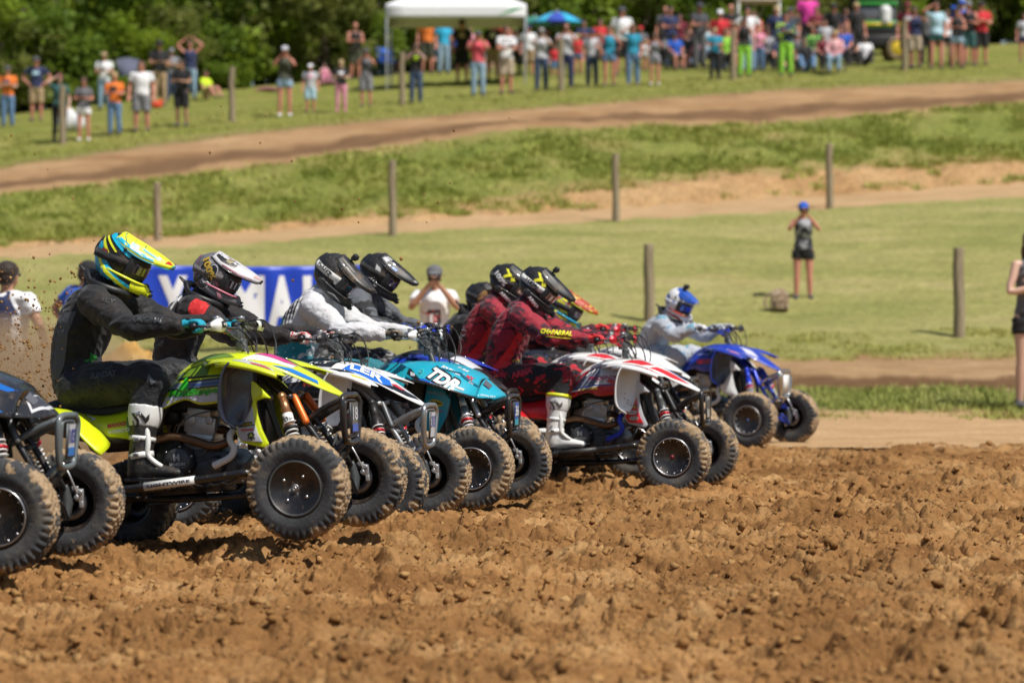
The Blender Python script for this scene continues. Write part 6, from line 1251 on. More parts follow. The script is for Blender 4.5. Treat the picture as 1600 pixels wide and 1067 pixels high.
def p_shirt(pose, fem, sleeve):
    J_ = pose_joints(pose, fem); ps = p_torso(J_, .014, fem)
    ps[0] = tube([lerp(J_['pel'], J_['wai'], -.22), J_['pel'], J_['wai'], J_['che'], J_['uch'], lerp(J_['uch'], J_['nek'], .45)], np.array([.165, .175, .150, .158, .140, .075] if fem else [.166, .170, .168, .180, .162, .080]) + .004, 18, 3, lat=(1, 0, 0), rb=np.array([.135, .135, .115, .142, .115, .075] if fem else [.13, .135, .14, .145, .125, .08]) + .004)
    if sleeve != 'tank':
        f = {'tee': .58, 'long': 1.0}[sleeve]
        for k in 'rl':
            a, b, c = J_['sh' + k], J_['el' + k], J_['wr' + k]
            P = [a, lerp(a, b, f * .5), lerp(a, b, f)] if f < 1 else [a, lerp(a, b, .5), b, lerp(b, c, .5), lerp(b, c, .92)]
            ps.append(tube(P, [.062, .066, .067] if f < 1 else [.068, .062, .055, .05, .042], 14, 2))
    else: ps[1] = tube([lerp(J_['shr'], J_['uch'], .25), lerp(J_['uch'], J_['nek'], .10), lerp(J_['shl'], J_['uch'], .25)], [.05, .072, .05], 12, 3)
    return wrinkle(blob(ps, .016, 2, 'shirt'), .008, 8, 2)
def p_bottom(pose, fem, kind):
    J_ = pose_joints(pose, fem); ps = [tube([lerp(J_['pel'], J_['wai'], .35), J_['pel'], lerp(J_['pel'], J_['wai'], -.45)], np.array([.148, .168, .15]) + (.006 if fem else 0), 18, 3, lat=(1, 0, 0), rb=[.12, .138, .12], round_ends=True)]
    for k in 'rl':
        a, b, c = J_['hi' + k], J_['kn' + k], J_['an' + k]
        if kind == 'pants': ps.append(tube([a, lerp(a, b, .4), b, lerp(b, c, .4), lerp(b, c, .97)], [.11, .098, .078, .074, .066], 16, 3))
        elif kind == 'shorts': ps.append(tube([a, lerp(a, b, .4), lerp(a, b, .95)], [.112, .108, .098], 16, 3))
        elif kind == 'mini': ps.append(tube([a, lerp(a, b, .22), lerp(a, b, .38)], [.11, .105, .104], 16, 3))
        elif kind == 'leggings': ps.append(tube([a, lerp(a, b, .4), b, lerp(b, c, .35), lerp(b, c, .95)], [.10, .088, .062, .063, .044], 16, 3, round_ends=True))
    return wrinkle(blob(ps, .016, 2, 'bottoms'), .006, 8, 4)
def p_shoe(pose, fem, s):
    J_ = pose_joints(pose, fem); c = J_['an' + ('r' if s < 0 else 'l')]
    return blob([tube([(c[0], c[1] + .04, .05), (c[0] + .01 * s, c[1] - .07, .045), (c[0] + .015 * s, c[1] - .175, .035)], [.042, .046, .036], 12, 2, lat=(1, 0, 0), rb=[.045, .036, .026], round_ends=True), tube([(c[0], c[1] + .01, .05), (c[0], c[1] + .01, .10)], [.045, .044], 12)], .010, 2, 'shoe')
HEADW = {
 'short': lambda: blob([ell((0, .022, .040), (.093, .107, .105)), ell((0, .05, -.02), (.083, .07, .07))], .012, 2, 'hair'),
 'long': lambda: wrinkle(blob([ell((0, .02, .04), (.095, .11, .108)), tube([(0, .07, .02), (0, .095, -.10), (0, .09, -.24)], [.075, .09, .06], 14, 3, lat=(1, 0, 0), rb=[.05, .04, .025], round_ends=True)], .012, 2, 'hair'), .005, 20),
 'tail': lambda: blob([ell((0, .02, .04), (.093, .108, .106)), tube([(0, .11, .05), (0, .15, 0), (0, .14, -.14)], [.028, .03, .014], 10, 3, round_ends=True)], .012, 2, 'hair')}
def cap_vf(): return blob([ell((0, .01, .065), (.099, .118, .085)), tube([(0, -.07, .055), (0, -.13, .05), (0, -.18, .035)], [.078, .078, .05], 16, 2, lat=(1, 0, 0), rb=[.010, .008, .006], round_ends=True)], .008, 2, 'cap')
_cp = {}
def cm_col(name, col, rough=.75, **kw):
    k = (name, col)
    if k not in _cp: _cp[k] = cloth(name, col, rough, dust=.06, bump=.02, **kw)
    return _cp[k]
COLS = dict(white=(.78, .78, .80), black=(.016, .016, .018), grey=(.22, .22, .24), lgrey=(.50, .50, .53), navy=(.025, .035, .10), blue=(.02, .10, .50), lblue=(.42, .62, .72), cyan=(.03, .42, .68), teal=(.02, .26, .40), dteal=(.03, .10, .10), red=(.60, .03, .04), coral=(.68, .10, .13), maroon=(.16, .015, .03), orange=(.80, .20, .03), pink=(.75, .30, .42), hotpink=(.80, .06, .38), neon=(.62, .85, .03), ngreen=(.28, .62, .05), olive=(.06, .065, .04), khaki=(.38, .27, .15), tan=(.45, .36, .26), denim=(.12, .22, .38), ldenim=(.26, .38, .50), ddenim=(.05, .08, .15), yellow=(.75, .5, .05), charcoal=(.07, .07, .08), mgrey=(.13, .13, .14), brown=(.10, .055, .03), blond=(.45, .32, .15), dhair=(.03, .02, .015), ghair=(.3, .29, .28))
SK = [SKIN, mat('skin_pale', (.58, .36, .27), .5), mat('skin_tan', (.40, .21, .13), .5), mat('skin_dark', (.18, .09, .055), .5), mat('skin_sunburnt', (.58, .24, .17), .5)]
PCACHE = {}
def spectator(px, top, feet, pose, fem, shirt, bottom, head, label, skin=0, yaw=0, group='spectators along the upper fence', D=None, phone=None, near=False, chest=None, shoes='charcoal', tall=1.75, lean=0):
    """top and feet are photo rows; the hill gives the distance"""
    p = hit(px, feet) if D is None else at(px, feet, D)
    if D is not None and pose not in ('x',): p.z = gz(p.x, p.y)
    dist = p.y; full = {'sit': 1.34, 'ground': 1.05}.get(pose, 1.80 if pose != 'head' else 1.80)
    sc = (at(px, top, dist).z - p.z) / full
    r = empty('person', p, (0, 0, yaw + math.atan2(-p.x, p.y) * .0)); r.scale = (sc * (1 if sc > .75 else 1.05),) * 2 + (sc,); tag(r, label, 'person', group)
    vx = .009 if near else .016; P = lambda n, k, f, m, par=r, **kw: part(n, k, f, m, par, **kw)
    J_ = pose_joints(pose, fem); H = J_['hed']
    bd = P('body', ('pb', pose, fem, near), lambda: p_body(pose, fem, vx), SK[skin])
    st, sc_ = shirt; sm = cm_col('cotton_' + sc_, COLS[sc_]) if sc_ in COLS else CAMOS[sc_]
    so = P('shirt', ('ps', pose, fem, st), lambda: p_shirt(pose, fem, st), sm)
    bt, bc = bottom; P({'pants': 'trousers', 'mini': 'shorts'}.get(bt, bt), ('pt', pose, fem, bt), lambda: p_bottom(pose, fem, bt), cm_col('cotton_' + bc, COLS[bc]))
    for s in (-1, 1): P('shoe', ('psh', pose, fem, s), lambda: p_shoe(pose, fem, s), cm_col('shoe_' + shoes, COLS[shoes], .6))
    hair, hc, cap = head
    if hair: P('hair', ('hair', hair), HEADW[hair], cm_col('hair_' + hc, COLS[hc], .6)).location = H
    if cap: P('cap', ('headcap',), cap_vf, cm_col('cap_' + cap, COLS[cap])).location = H
    P('sunglasses' if skin != 1 or near else 'eyes', ('shades',), lambda: J(ell((-.032, -.083, .012), (.024, .012, .016), 10, 8), ell((.032, -.083, .012), (.024, .012, .016), 10, 8), tube([(-.075, .0, .018), (-.05, -.08, .018), (.05, -.08, .018), (.075, .0, .018)], .004, 5)), M_blk).location = H
    if phone or (phone is None and pose in ('phone', 'low')):
        w = (np.array(J_['wrr']) + np.array(J_['wrl'])) / 2 + np.array([0, -.05, .09 if pose == 'phone' else .05])
        ph = obj('phone', cm(('phone',), lambda: box(0, 0, 0, .15, .012, .075)), M_blk, None, bevel=.006); ph.matrix_world = Matrix.Translation(r.location) @ Matrix.Rotation(yaw, 4, 'Z') @ Matrix.Scale(sc, 4) @ Matrix.Translation(Vector(w)); tag(ph, 'dark phone of the ' + ' '.join(label.split(',')[0].split()[:12]), 'phone', 'phones held up by spectators')
    if chest:
        col, kind = chest; bv = bvh_local(so); zc = J_['che'][2] + .05
        pts = [(.09 * math.cos(a), .075 * math.sin(a)) for a in np.arange(16) * math.pi / 8] if kind == 'disc' else [(-.09, -.05), (.09, -.05), (.09, .05), (-.09, .05)] if kind == 'block' else [(-.17, .05), (.17, .05), (.17, .10), (-.17, .10)]
        if kind == 'sleeves':
            put('back_panel', so, bv, poly_vf([(-.14, -.45), (-.17, -.05), (-.10, .12), (-.05, .22), (.05, .22), (.10, .12), (.17, -.05), (.14, -.45)], 3), (0, 1, zc), (-1, 0, 0), (0, 0, 1), paint(COLS[col], .7, 0), .006)
        elif kind == 'lower': put('printed_panel', so, bv, poly_vf([(-.3, -.32), (.3, -.32), (.3, -.07), (-.3, -.07)], 3), (0, -1, zc), (1, 0, 0), (0, 0, 1), CAMOS['sponsor'], .006)
        else: put('chest_print', so, bv, poly_vf(pts, 2), (0, -1, zc), (1, 0, 0), (0, 0, 1), paint(COLS[col], .7, 0), .006)
    return r
CAMOS = dict(print_grey=cloth('print_grey', (.06, .06, .07), .8, (.45, .45, .5), 9, .5), plaid=cloth('pink_plaid', (.70, .22, .26), .8, (.80, .6, .6), 22, .5), mxneon=cloth('mx_neon', (.02, .05, .10), .7, (.55, .80, .08), 4, .53), mxgreen=cloth('mx_green', (.03, .03, .03), .7, (.25, .75, .08), 9, .54), sponsor=cloth('sponsor_shirt', (.05, .05, .06), .8, (.55, .10, .10), 9, .52, col3=(.7, .7, .7)), tank_print=cloth('tank_print', (.05, .05, .06), .8, (.35, .36, .38), 6, .48))
T_, K_, L_ = 'tee', 'tank', 'long'
PEOPLE = [
 (12,101,200,'cross',0,(T_,'orange'),('pants','denim'),(None,0,'charcoal'),'man in bright orange shirt and jeans at the far left edge',0,0,dict(chest=('navy','block'))),
 (57,87,190,'hips',0,(T_,'navy'),('shorts','khaki'),(None,0,'charcoal'),'man in navy tee and khaki shorts, hands on hips',4,0,dict(chest=('lblue','block'))),
 (93,113,224,'brow',1,(T_,'dteal'),('leggings','black'),('short','maroon',None),'woman in dark teal shirt standing behind the leftmost upper post',1,.3,{}),
 (131,119,221,'low',1,(T_,'mgrey'),('mini','white'),('long','brown',None),'woman in grey tee and white shorts holding a phone',4,0,dict(shoes='white')),
 (163,80,172,'low',0,(T_,'white'),('pants','ldenim'),('short','brown','khaki'),'man in white tee and light jeans behind the left group',0,0,{}),
 (179,111,212,'low',0,(T_,'orange'),('pants','denim'),('short','blond',None),'man in orange and black shirt with jeans filming',4,0,dict(chest=('black','block'))),
 (221,93,206,'down',0,(T_,'white'),('shorts','grey'),('short','brown',None),'heavy man in white tee and grey knee shorts',4,0,dict(wide=1.15)),
 (249,61,168,'low',0,(T_,'black'),('pants','khaki'),('short','dhair','black'),'tall man in black shirt and tan trousers behind the left group',2,.3,{}),
 (268,74,160,'cross',0,(T_,'grey'),('pants','ddenim'),(None,0,'grey'),'man in grey shirt half hidden behind the man in tan trousers',0,.2,{}),
 (284,90,198,'low',0,(T_,'black'),('shorts','black'),('short','dhair',None),'man all in black with knee shorts and black socks',2,-.3,{}),
 (297,61,157,'head',0,(K_,'navy'),('pants','ldenim'),('short','brown',None),'man in navy sleeveless shirt with both arms raised over his head',4,0,{}),
 (322,110,155,'ground',0,(T_,'neon'),('shorts','khaki'),('short','brown',None),'man in neon yellow shirt sitting on the grass',4,.9,{}),
 (445,70,183,'phone',1,(K_,'olive'),('mini','ldenim'),('tail','brown','lgrey'),'woman in olive tank top and denim shorts filming, alone on the left',4,0,dict(shoes='white')),
 (485,99,177,'down',0,(T_,'lgrey'),('shorts','lblue'),('short','brown','white'),'small child in pale pink printed shirt and light blue shorts',4,0,dict(chest=('pink','block'))),
 (533,92,176,'low',1,(T_,'black'),('leggings','pink'),('long','blond',None),'small child in black top and pink leggings',1,0,dict(chest=('white','block'),shoes='pink',phone=False)),
 (518,29,119,'cross',0,(K_,'black'),('pants','grey'),('short','dhair','grey'),'man in black tank top and grey trousers standing at the wood edge',4,0,{}),
 (555,33,125,'low',0,(K_,'black'),('shorts','olive'),(None,0,None),'bald man in black sleeveless shirt and green shorts',4,.4,dict(phone=False)),
 (572,74,168,'phone',1,(K_,'mgrey'),('shorts','grey'),('short','dhair','charcoal'),'teenager in dark tank top and grey shorts filming',4,0,{}),
 (507,98,128,'ground',1,(K_,'pink'),('leggings','pink'),('short','dhair',None),'child in pink sitting on the grass behind the small children',1,.2,{}),
 (650,66,162,'phone',0,(T_,'black'),('pants','ddenim'),('short','brown',None),'boy in black shirt with neon yellow disc and dark jeans',1,0,dict(chest=('neon','disc'))),
 (667,18,116,'down',0,(T_,'orange'),('shorts','olive'),(None,0,None),'bald man in bright orange tee under the white tent edge',4,0,{}),
 (693,26,116,'down',0,(T_,'cyan'),('pants','ldenim'),('short','blond',None),'man in bright cyan tee and light jeans beside the tent',4,.3,{}),
 (722,29,129,'down',0,(T_,'black'),('shorts','black'),('short','dhair','black'),'man in black tee with gold print and black shorts',4,0,dict(chest=('tan','disc'))),
 (747,46,152,'phone',0,(T_,'coral'),('pants','ldenim'),('short','dhair','charcoal'),'person in coral tee and light jeans filming in the middle',4,0,{}),
 (770,30,126,'point',0,(T_,'black'),('shorts','khaki'),('short','dhair',None),'man in black tee with white print, arm raised beside the coral tee',4,0,dict(chest=('white','disc'))),
 (784,16,118,'down',0,(T_,'red'),('shorts','mgrey'),('short','brown','grey'),'man in red shirt standing high behind the middle group',4,-.4,{}),
 (791,38,148,'low',0,(T_,'white'),('shorts','tan'),('short','brown',None),'man in white tee and tan shorts with a camera bag strap',4,.4,dict(chest=('charcoal','stripe'))),
 (826,38,120,'down',0,(T_,'white'),('shorts','khaki'),(None,0,'navy'),'man in white tee and navy cap under the right tent corner',4,0,{}),
 (846,42,143,'phone',1,(T_,'lgrey'),('pants','ddenim'),('long','ghair',None),'white haired woman in pale grey tee and dark jeans filming',1,0,{}),
 (867,70,122,'down',0,(T_,'red'),('shorts','denim'),('short','brown',None),'small child in red shirt and denim shorts between two adults',4,0,{}),
 (885,35,139,'phone',0,(T_,'lgrey'),('pants','navy'),(None,0,None),'man in pale grey shirt and navy trousers behind a fence post',4,0,{}),
 (925,44,136,'down',0,(T_,'lgrey'),('pants','ddenim'),('short','brown','navy'),'boy in pale grey tee and dark jeans right of the blue umbrella',4,0,{}),
 (938,28,112,'cross',0,(T_,'red'),('shorts','black'),('short','dhair',None),'man in red shirt behind the boy in pale grey',4,0,{}),
 (952,38,136,'hips',1,(K_,'teal'),('mini','denim'),('tail','brown',None),'woman in bright teal top and denim shorts',4,0,{}),
 (972,9,119,'down',0,(T_,'white'),('shorts','black'),('short','dhair','charcoal'),'very tall man in white tee and black shorts',4,0,{}),
 (989,36,135,'brow',1,(T_,'teal'),('pants','denim'),('long','brown',None),'woman in teal tee and jeans shading her eyes',4,0,dict(shoes='tan')),
 (1008,62,112,'low',1,(T_,'white'),('mini','tan'),('long','blond',None),'child in white holding a bag behind the woman in teal tee',4,0,{}),
 (1023,50,134,'phone',1,(K_,'print_grey'),('mini','grey'),('long','brown',None),'slim girl in patterned top and grey shorts filming',4,0,dict(shoes='white')),
 (1047,8,108,'low',0,(T_,'navy'),('pants','ddenim'),('short','dhair',None),'man in navy tee behind the seated man in blue',4,.4,{}),
 (1040,8,104,'down',0,(T_,'mgrey'),('pants','black'),(None,0,None),'bald man in dark grey behind the man in navy tee',4,0,{}),
 (1055,50,112,'sit',0,(T_,'blue'),('shorts','mgrey'),('short','brown','navy'),'man in royal blue tee sitting on a folding chair',4,.3,{}),
 (1093,3,108,'low',0,(T_,'charcoal'),('pants','mgrey'),('short','dhair','charcoal'),'man in charcoal tee beside the parked black quad',4,.5,{}),
 (1125,14,112,'down',0,(T_,'red'),('pants','denim'),('short','dhair','white'),'person in red tee and white cap near the parked quad',4,0,{}),
 (1117,42,124,'low',0,(T_,'teal'),('pants','black'),('short','blond',None),'boy in teal shirt and black trousers left of a fence post',4,0,dict(phone=False)),
 (1142,4,106,'cross',0,(T_,'black'),('pants','black'),(None,0,None),'man in black behind the person in the white cap',4,0,{}),
 (1168,8,114,'hips',0,(T_,'white'),('pants','ldenim'),('short','dhair',None),'big man in white tee with hands on hips',4,0,{}),
 (1163,24,122,'down',1,(K_,'black'),('pants','ngreen'),('long','dhair',None),'person in black top and neon green trousers at the post',4,0,{}),
 (1213,8,108,'down',1,(T_,'navy'),('pants','ddenim'),('long','blond',None),'blond woman in navy behind the rider in neon trousers',4,0,{}),
 (1228,17,120,'cross',0,(L_,'mxneon'),('pants','ngreen'),('short','dhair',None),'off duty rider in navy and neon jersey with neon trousers',4,0,{}),
 (1246,50,112,'sit',0,(T_,'mgrey'),('pants','black'),('short','ghair',None),'man in dark grey tee and black jeans sitting low',4,.2,{}),
 (1270,40,108,'sit',0,(L_,'mxgreen'),('pants','grey'),('short','brown',None),'child in black and green motocross jersey sitting',4,.2,{}),
 (1289,30,104,'down',0,(T_,'lgrey'),('pants','ddenim'),('short','brown',None),'man in pale grey behind the seated woman in plaid',4,0,{}),
 (1305,47,116,'sit',1,(L_,'plaid'),('pants','ldenim'),('long','blond',None),'woman in pink plaid shirt and jeans sitting',4,-.2,{}),
 (1321,12,92,'down',0,(T_,'navy'),('pants','black'),('short','brown',None),'man in navy leaning beside the cart',4,.6,{}),
 (1338,2,100,'down',0,(T_,'black'),('pants','black'),('short','blond',None),'man in black standing left of the green utility vehicle',4,.3,{}),
 (1351,55,103,'ground',0,(T_,'white'),('pants','black'),('short','dhair',None),'man in white tee sitting on the grass before the utility vehicle',3,0,{}),
 (1262,-18,96,'down',0,(T_,'hotpink'),('pants','black'),('short','dhair',None),'person in hot pink shirt standing tall behind the seated riders',4,0,{}),
 (1418,1,107,'down',0,(T_,'maroon'),('shorts','black'),('short','brown','maroon'),'man in maroon tee behind the right upper fence post',4,0,dict(chest=('lgrey','block'))),
 (1429,8,107,'point',0,(K_,'navy'),('shorts','tan'),('short','dhair',None),'man in navy sleeveless shirt and cream shorts right of the post',2,0,{}),
 (1463,1,109,'brow',1,(T_,'lblue'),('mini','dteal'),('tail','dhair',None),'woman in pale blue tee and dark teal shorts, hand at her face',4,0,{}),
 (1495,10,108,'low',1,(K_,'black'),('mini','ldenim'),('long','dhair',None),'woman in black tank top and pale denim shorts',4,0,dict(phone=False)),
 (1503,-2,100,'down',0,(T_,'blue'),('shorts','navy'),('short','brown','blue'),'man in blue shirt behind the woman in pale denim shorts',4,0,{}),
 (1513,0,104,'low',0,(K_,'black'),('shorts','dteal'),('short','dhair','grey'),'man in black sleeveless shirt and dark green shorts',4,0,dict(phone=False)),
 (1533,0,103,'cross',0,(T_,'red'),('shorts','black'),('short','dhair','black'),'man in bright red tee and black shorts, arms folded',4,0,{}),
 (1600,20,98,'down',1,(T_,'lgrey'),('mini','navy'),('long','brown',None),'woman in pale grey cut by the right edge of the picture, far up the hill',4,0,{}),
 (610,30,116,'down',0,(T_,'mgrey'),('pants','ddenim'),('short','dhair',None),'man in dark grey tee in the shade of the white tent',4,.3,{}),
 (640,22,112,'down',1,(T_,'blue'),('mini','denim'),('long','brown',None),'woman in blue tee under the left half of the white tent',4,-.3,{}),
 (708,34,112,'cross',0,(T_,'blue'),('pants','black'),('short','brown',None),'man in blue between the cyan tee and the gold print tee',4,0,{}),
 (735,40,112,'down',1,(K_,'pink'),('mini','black'),('tail','blond',None),'woman in pink top behind the coral tee',1,0,{}),
 (806,46,114,'low',1,(T_,'mgrey'),('pants','black'),('long','dhair',None),'woman in dark grey behind the man with the camera bag',4,0,{}),
 (856,44,116,'down',0,(T_,'charcoal'),('shorts','mgrey'),('short','dhair','black'),'man in charcoal beneath the blue umbrella',4,.2,{}),
 (903,52,118,'low',1,(T_,'red'),('mini','denim'),('long','blond',None),'woman in red between the fence post and the boy in pale grey',4,0,dict(phone=False)),
 (1001,40,112,'cross',0,(T_,'mgrey'),('shorts','navy'),('short','brown','red'),'man in grey tee and red cap behind the child in white',4,0,{}),
 (1073,48,108,'sit',0,(T_,'charcoal'),('shorts','black'),('short','dhair',None),'man in charcoal sitting right of the man in royal blue',4,-.2,{}),
 (1105,36,106,'sit',1,(T_,'lblue'),('mini','denim'),('long','brown',None),'woman in pale blue sitting by the parked black quad',1,0,{}),
 (1134,44,112,'sit',0,(T_,'ngreen'),('pants','black'),('short','brown',None),'child in bright green top sitting behind the post',4,0,{}),
 (1186,40,112,'low',1,(T_,'pink'),('pants','denim'),('long','blond',None),'girl in pink right of the neon green trousers',1,0,dict(phone=False)),
 (1236,10,104,'down',0,(T_,'charcoal'),('pants','black'),('short','dhair','charcoal'),'man in charcoal behind the neon jersey rider',4,-.4,{}),
 (1276,8,100,'cross',0,(T_,'maroon'),('pants','black'),('short','brown',None),'man in maroon right of the hot pink shirt',4,0,{}),
 (1303,4,100,'hips',0,(T_,'black'),('pants','ddenim'),('short','dhair','black'),'man in black behind the seated woman in plaid',4,0,{}),
 (1330,52,104,'sit',0,(T_,'black'),('pants','black'),('short','dhair',None),'man in black sitting between the plaid shirt and the white tee',4,.1,{}),
 (1447,12,103,'down',0,(T_,'mgrey'),('pants','black'),('short','dhair',None),'man in grey behind the woman in pale blue tee',4,0,{}),
 (1479,14,102,'down',1,(T_,'white'),('mini','black'),('long','brown',None),'woman in white between the pale blue and black tops',1,0,{}),
 (618,58,112,'sit',1,(T_,'red'),('mini','denim'),('long','dhair',None),'woman in red sitting in the shade at the left of the tent',4,.1,{}),
 (683,66,112,'sit',0,(T_,'navy'),('shorts','grey'),('short','brown',None),'child in navy sitting under the tent behind the orange tee',4,.1,{}),
 (762,64,113,'sit',1,(T_,'lblue'),('mini','navy'),('long','blond',None),'woman in pale blue sitting behind the coral tee',1,.1,{}),
 (815,62,113,'sit',0,(T_,'mgrey'),('pants','black'),('short','dhair',None),'man in grey sitting beneath the right tent corner',2,.1,{}),
 (912,30,110,'cross',0,(T_,'navy'),('shorts','khaki'),('short','dhair',None),'man in navy behind the woman in red',4,.1,{}),
 (961,52,112,'down',0,(T_,'orange'),('shorts','black'),('short','brown',None),'child in orange between the two teal tops',4,.1,{}),
 (1062,20,104,'hips',0,(T_,'maroon'),('pants','ddenim'),('short','dhair',None),'man in maroon behind the man in charcoal on a chair',4,.1,{}),
 (1082,50,106,'ground',1,(T_,'pink'),('pants','denim'),('long','brown',None),'girl in pink sitting low left of the parked black quad',1,.1,{}),
 (1153,52,110,'sit',0,(T_,'charcoal'),('shorts','grey'),('short','dhair','black'),'man in charcoal sitting between post and neon trousers',4,.1,{}),
 (1178,16,108,'low',0,(T_,'red'),('pants','black'),('short','brown',None),'man in red beneath the beige cart roof',4,-.3,dict(phone=False)),
 (1199,44,110,'sit',1,(L_,'print_grey'),('pants','black'),('long','dhair',None),'woman in patterned long sleeves sitting by the red quad',4,.1,{}),
 (1222,50,112,'ground',0,(T_,'navy'),('shorts','grey'),('short','dhair',None),'man in navy sitting on the ground behind the neon jersey rider',4,.3,{}),
 (1257,58,114,'ground',1,(T_,'black'),('pants','denim'),('long','brown',None),'woman in black sitting on the ground below the hot pink shirt',1,.1,{}),
 (1287,52,112,'sit',0,(T_,'maroon'),('pants','black'),('short','ghair',None),'old man in maroon sitting left of the plaid shirt',4,.1,{}),
 (1318,40,106,'sit',0,(T_,'blue'),('pants','black'),('short','dhair',None),'man in blue sitting behind the woman in plaid',4,-.1,{}),
 (1490,8,100,'down',0,(T_,'navy'),('shorts','grey'),('short','dhair','blue'),'man in navy with blue cap behind the pale blue tee',4,.1,{}),
]
for e in PEOPLE:
    px, top, feet, pose, fem, sh_, bo_, hd, lab, sk, yw, kw = e; kw = dict(kw); wide = kw.pop('wide', 1)
    q = spectator(px, top, feet, pose, fem, sh_, bo_, hd, lab, sk, yw, **kw)
    if wide != 1: q.scale = (q.scale[0] * wide, q.scale[1] * wide, q.scale[2])
GM = 'people standing beyond the tilled dirt'
spectator(679, 410, 640, 'phone', 0, (T_, 'white'), ('pants', 'ddenim'), ('short', 'dhair', 'mgrey'), 'man in white shouldered sponsor shirt and grey cap filming the start', 2, 0, GM, D=37.0, near=True, chest=('white', 'lower'))
m1 = spectator(12, 402, 690, 'back', 0, (T_, 'white'), ('pants', 'charcoal'), ('short', 'dhair', None), 'man in navy and white shirt standing in the thrown dust at the left', 2, 2.6, GM, D=29.6, near=True, phone=False, chest=('navy', 'sleeves'))
m1.scale = (m1.scale[0] * 1.25, m1.scale[1] * 1.15, m1.scale[2])
m2 = spectator(74, 394, 650, 'hips', 0, (T_, 'blue'), ('pants', 'charcoal'), ('short', 'dhair', 'black'), 'man in blue shirt behind the shoulder of the black-suited rider', 2, 2.2, GM, D=34.5, near=True, phone=False)
m2.matrix_world = Matrix.Translation(m2.location) @ Matrix.Rotation(.26, 4, 'Y') @ Matrix.Rotation(m2.rotation_euler.z, 4, 'Z') @ Matrix.Diagonal((*m2.scale, 1))
spectator(1255, 313, 469, 'phone', 1, (K_, 'tank_print'), ('mini', 'black'), ('tail', 'brown', 'blue'), 'woman in grey tank top, black shorts and blue cap filming on the mown field', 4, 0, GM, near=True)
spectator(1613, 352, 640, 'cross', 1, (K_, 'mgrey'), ('mini', 'black'), ('long', 'brown', None), 'woman in dark grey tank top and black shorts cut by the right picture edge', 1, .2, GM, D=37.5, near=True)
# ---------------------------------------------------------------- things among the crowd
m_tent = cloth('tent_white', (.80, .80, .83), .6, dust=.03)
def tent():
    D = 89.0; a = at(606, 30, D); b = at(822, 30, D); cx = (a.x + b.x) / 2; w = (b.x - a.x) / 2; dpt = 1.6; z0 = gz(cx, D); zt = at(700, 32, D).z
    r = empty('canopy_tent', (cx, D, z0)); tag(r, 'white pop-up canopy tent over the crowd', 'tent'); h = zt - z0
    rows = []
    for t, k in ((0, 1), (.5, .5), (1, 0.02)): rows.append([(x * k, y * k, h + .28 + .75 * (t ** .8)) for x, y in ((-w, -dpt), (w, -dpt), (w, dpt), (-w, dpt), (-w, -dpt))])
    V = np.array(rows).reshape(-1, 3); F = [(i * 5 + j, i * 5 + j + 1, (i + 1) * 5 + j + 1, (i + 1) * 5 + j) for i in range(2) for j in range(4)]
    obj('roof', (V, F), m_tent, r, smooth=False, solid=.01)
    for (x0, y0), (x1, y1) in (((-w, -dpt), (w, -dpt)), ((w, -dpt), (w, dpt)), ((w, dpt), (-w, dpt)), ((-w, dpt), (-w, -dpt))):
        obj('valance', surf([[(x0 + (x1 - x0) * t, y0 + (y1 - y0) * t, z) for t in np.linspace(0, 1, 8)] for z in (h + .28, h + .1 , h - .08)], 2, 1), m_tent, r, solid=.008)
    for x in (-w, w):
        for y in (-dpt, dpt): obj('leg', box(x * .985, y * .985, (h + .25) / 2 - .3, .05, .05, h + .8), M_sil, r, bevel=.005)
    ban = obj('side_panel', surf([[(w + .01, y, z) for y in np.linspace(-dpt, dpt, 5)] for z in (h, h - .3, h - .6)], 2, 1), m_tent, r, solid=.008)
    g = obj('emblem', prism([(w - .75, h - .0), (w - .35, h + .18), (w - .05, h + .22), (w - .4, h + .08)], -dpt - .012, -dpt - .006), paint((.03, .35, .08), .6, 0), r, smooth=False)
tent()
def umbrella(px, py, D, R, cols, label, h=2.1, tilt=0):
    p = at(px, py, D); z = gz(p.x, p.y); r = empty('umbrella', (p.x, p.y, z), (tilt, 0, .3)); tag(r, label, 'umbrella')
    H = p.z - z; n = 8; 
    for ci in range(2):
        V = []; F = []
        for k in range(ci, n, 2):
            a0, a1 = k * 6.283 / n, (k + 1) * 6.283 / n; b = len(V)
            for t in np.linspace(0, 1, 6):
                for s in np.linspace(0, 1, 4):
                    a = a0 + (a1 - a0) * s; rr = R * t * (1 - .04 * math.sin(s * math.pi) * t); V.append((rr * math.cos(a), rr * math.sin(a), H - .42 * R * t ** 1.7))
            F += [(b + i * 4 + j, b + i * 4 + j + 1, b + (i + 1) * 4 + j + 1, b + (i + 1) * 4 + j) for i in range(5) for j in range(3)]
        obj('canopy_panel', (V, F), cols[ci], r, solid=.005)
    obj('pole', tube([(0, 0, -.2), (0, 0, H + .06)], .018, 8), M_sil, r)
umbrella(871, 19, 93, .80, (cm_col('cyan_canopy', (.03, .40, .65)), cm_col('blue_canopy', (.03, .07, .42))), 'cyan and dark blue beach umbrella above the crowd')
umbrella(836, 26, 95, .6, (cm_col('green_canopy', (.02, .25, .20)), cm_col('green_canopy2', (.02, .20, .16))), 'small green umbrella beside the white tent corner')
def shade(px, py, D, w, h, col, label):
    p = at(px, py, D); z = gz(p.x, p.y); r = empty('sunshade', (p.x, p.y, z)); tag(r, label, 'sunshade'); H = p.z - z
    obj('cloth', surf([[(-w, 0, H), (0, -.1, H + .05), (w, 0, H)], [(-w * .5, -.5, H - h), (0, -.6, H - h), (w, -.5, H - h * .7)]], 4, 4), cm_col('shade_cloth', col), r, solid=.01)
    for x in (-w, w): obj('pole', tube([(x, 0, -.2), (x, 0, H)], .02, 8), M_gry, r)
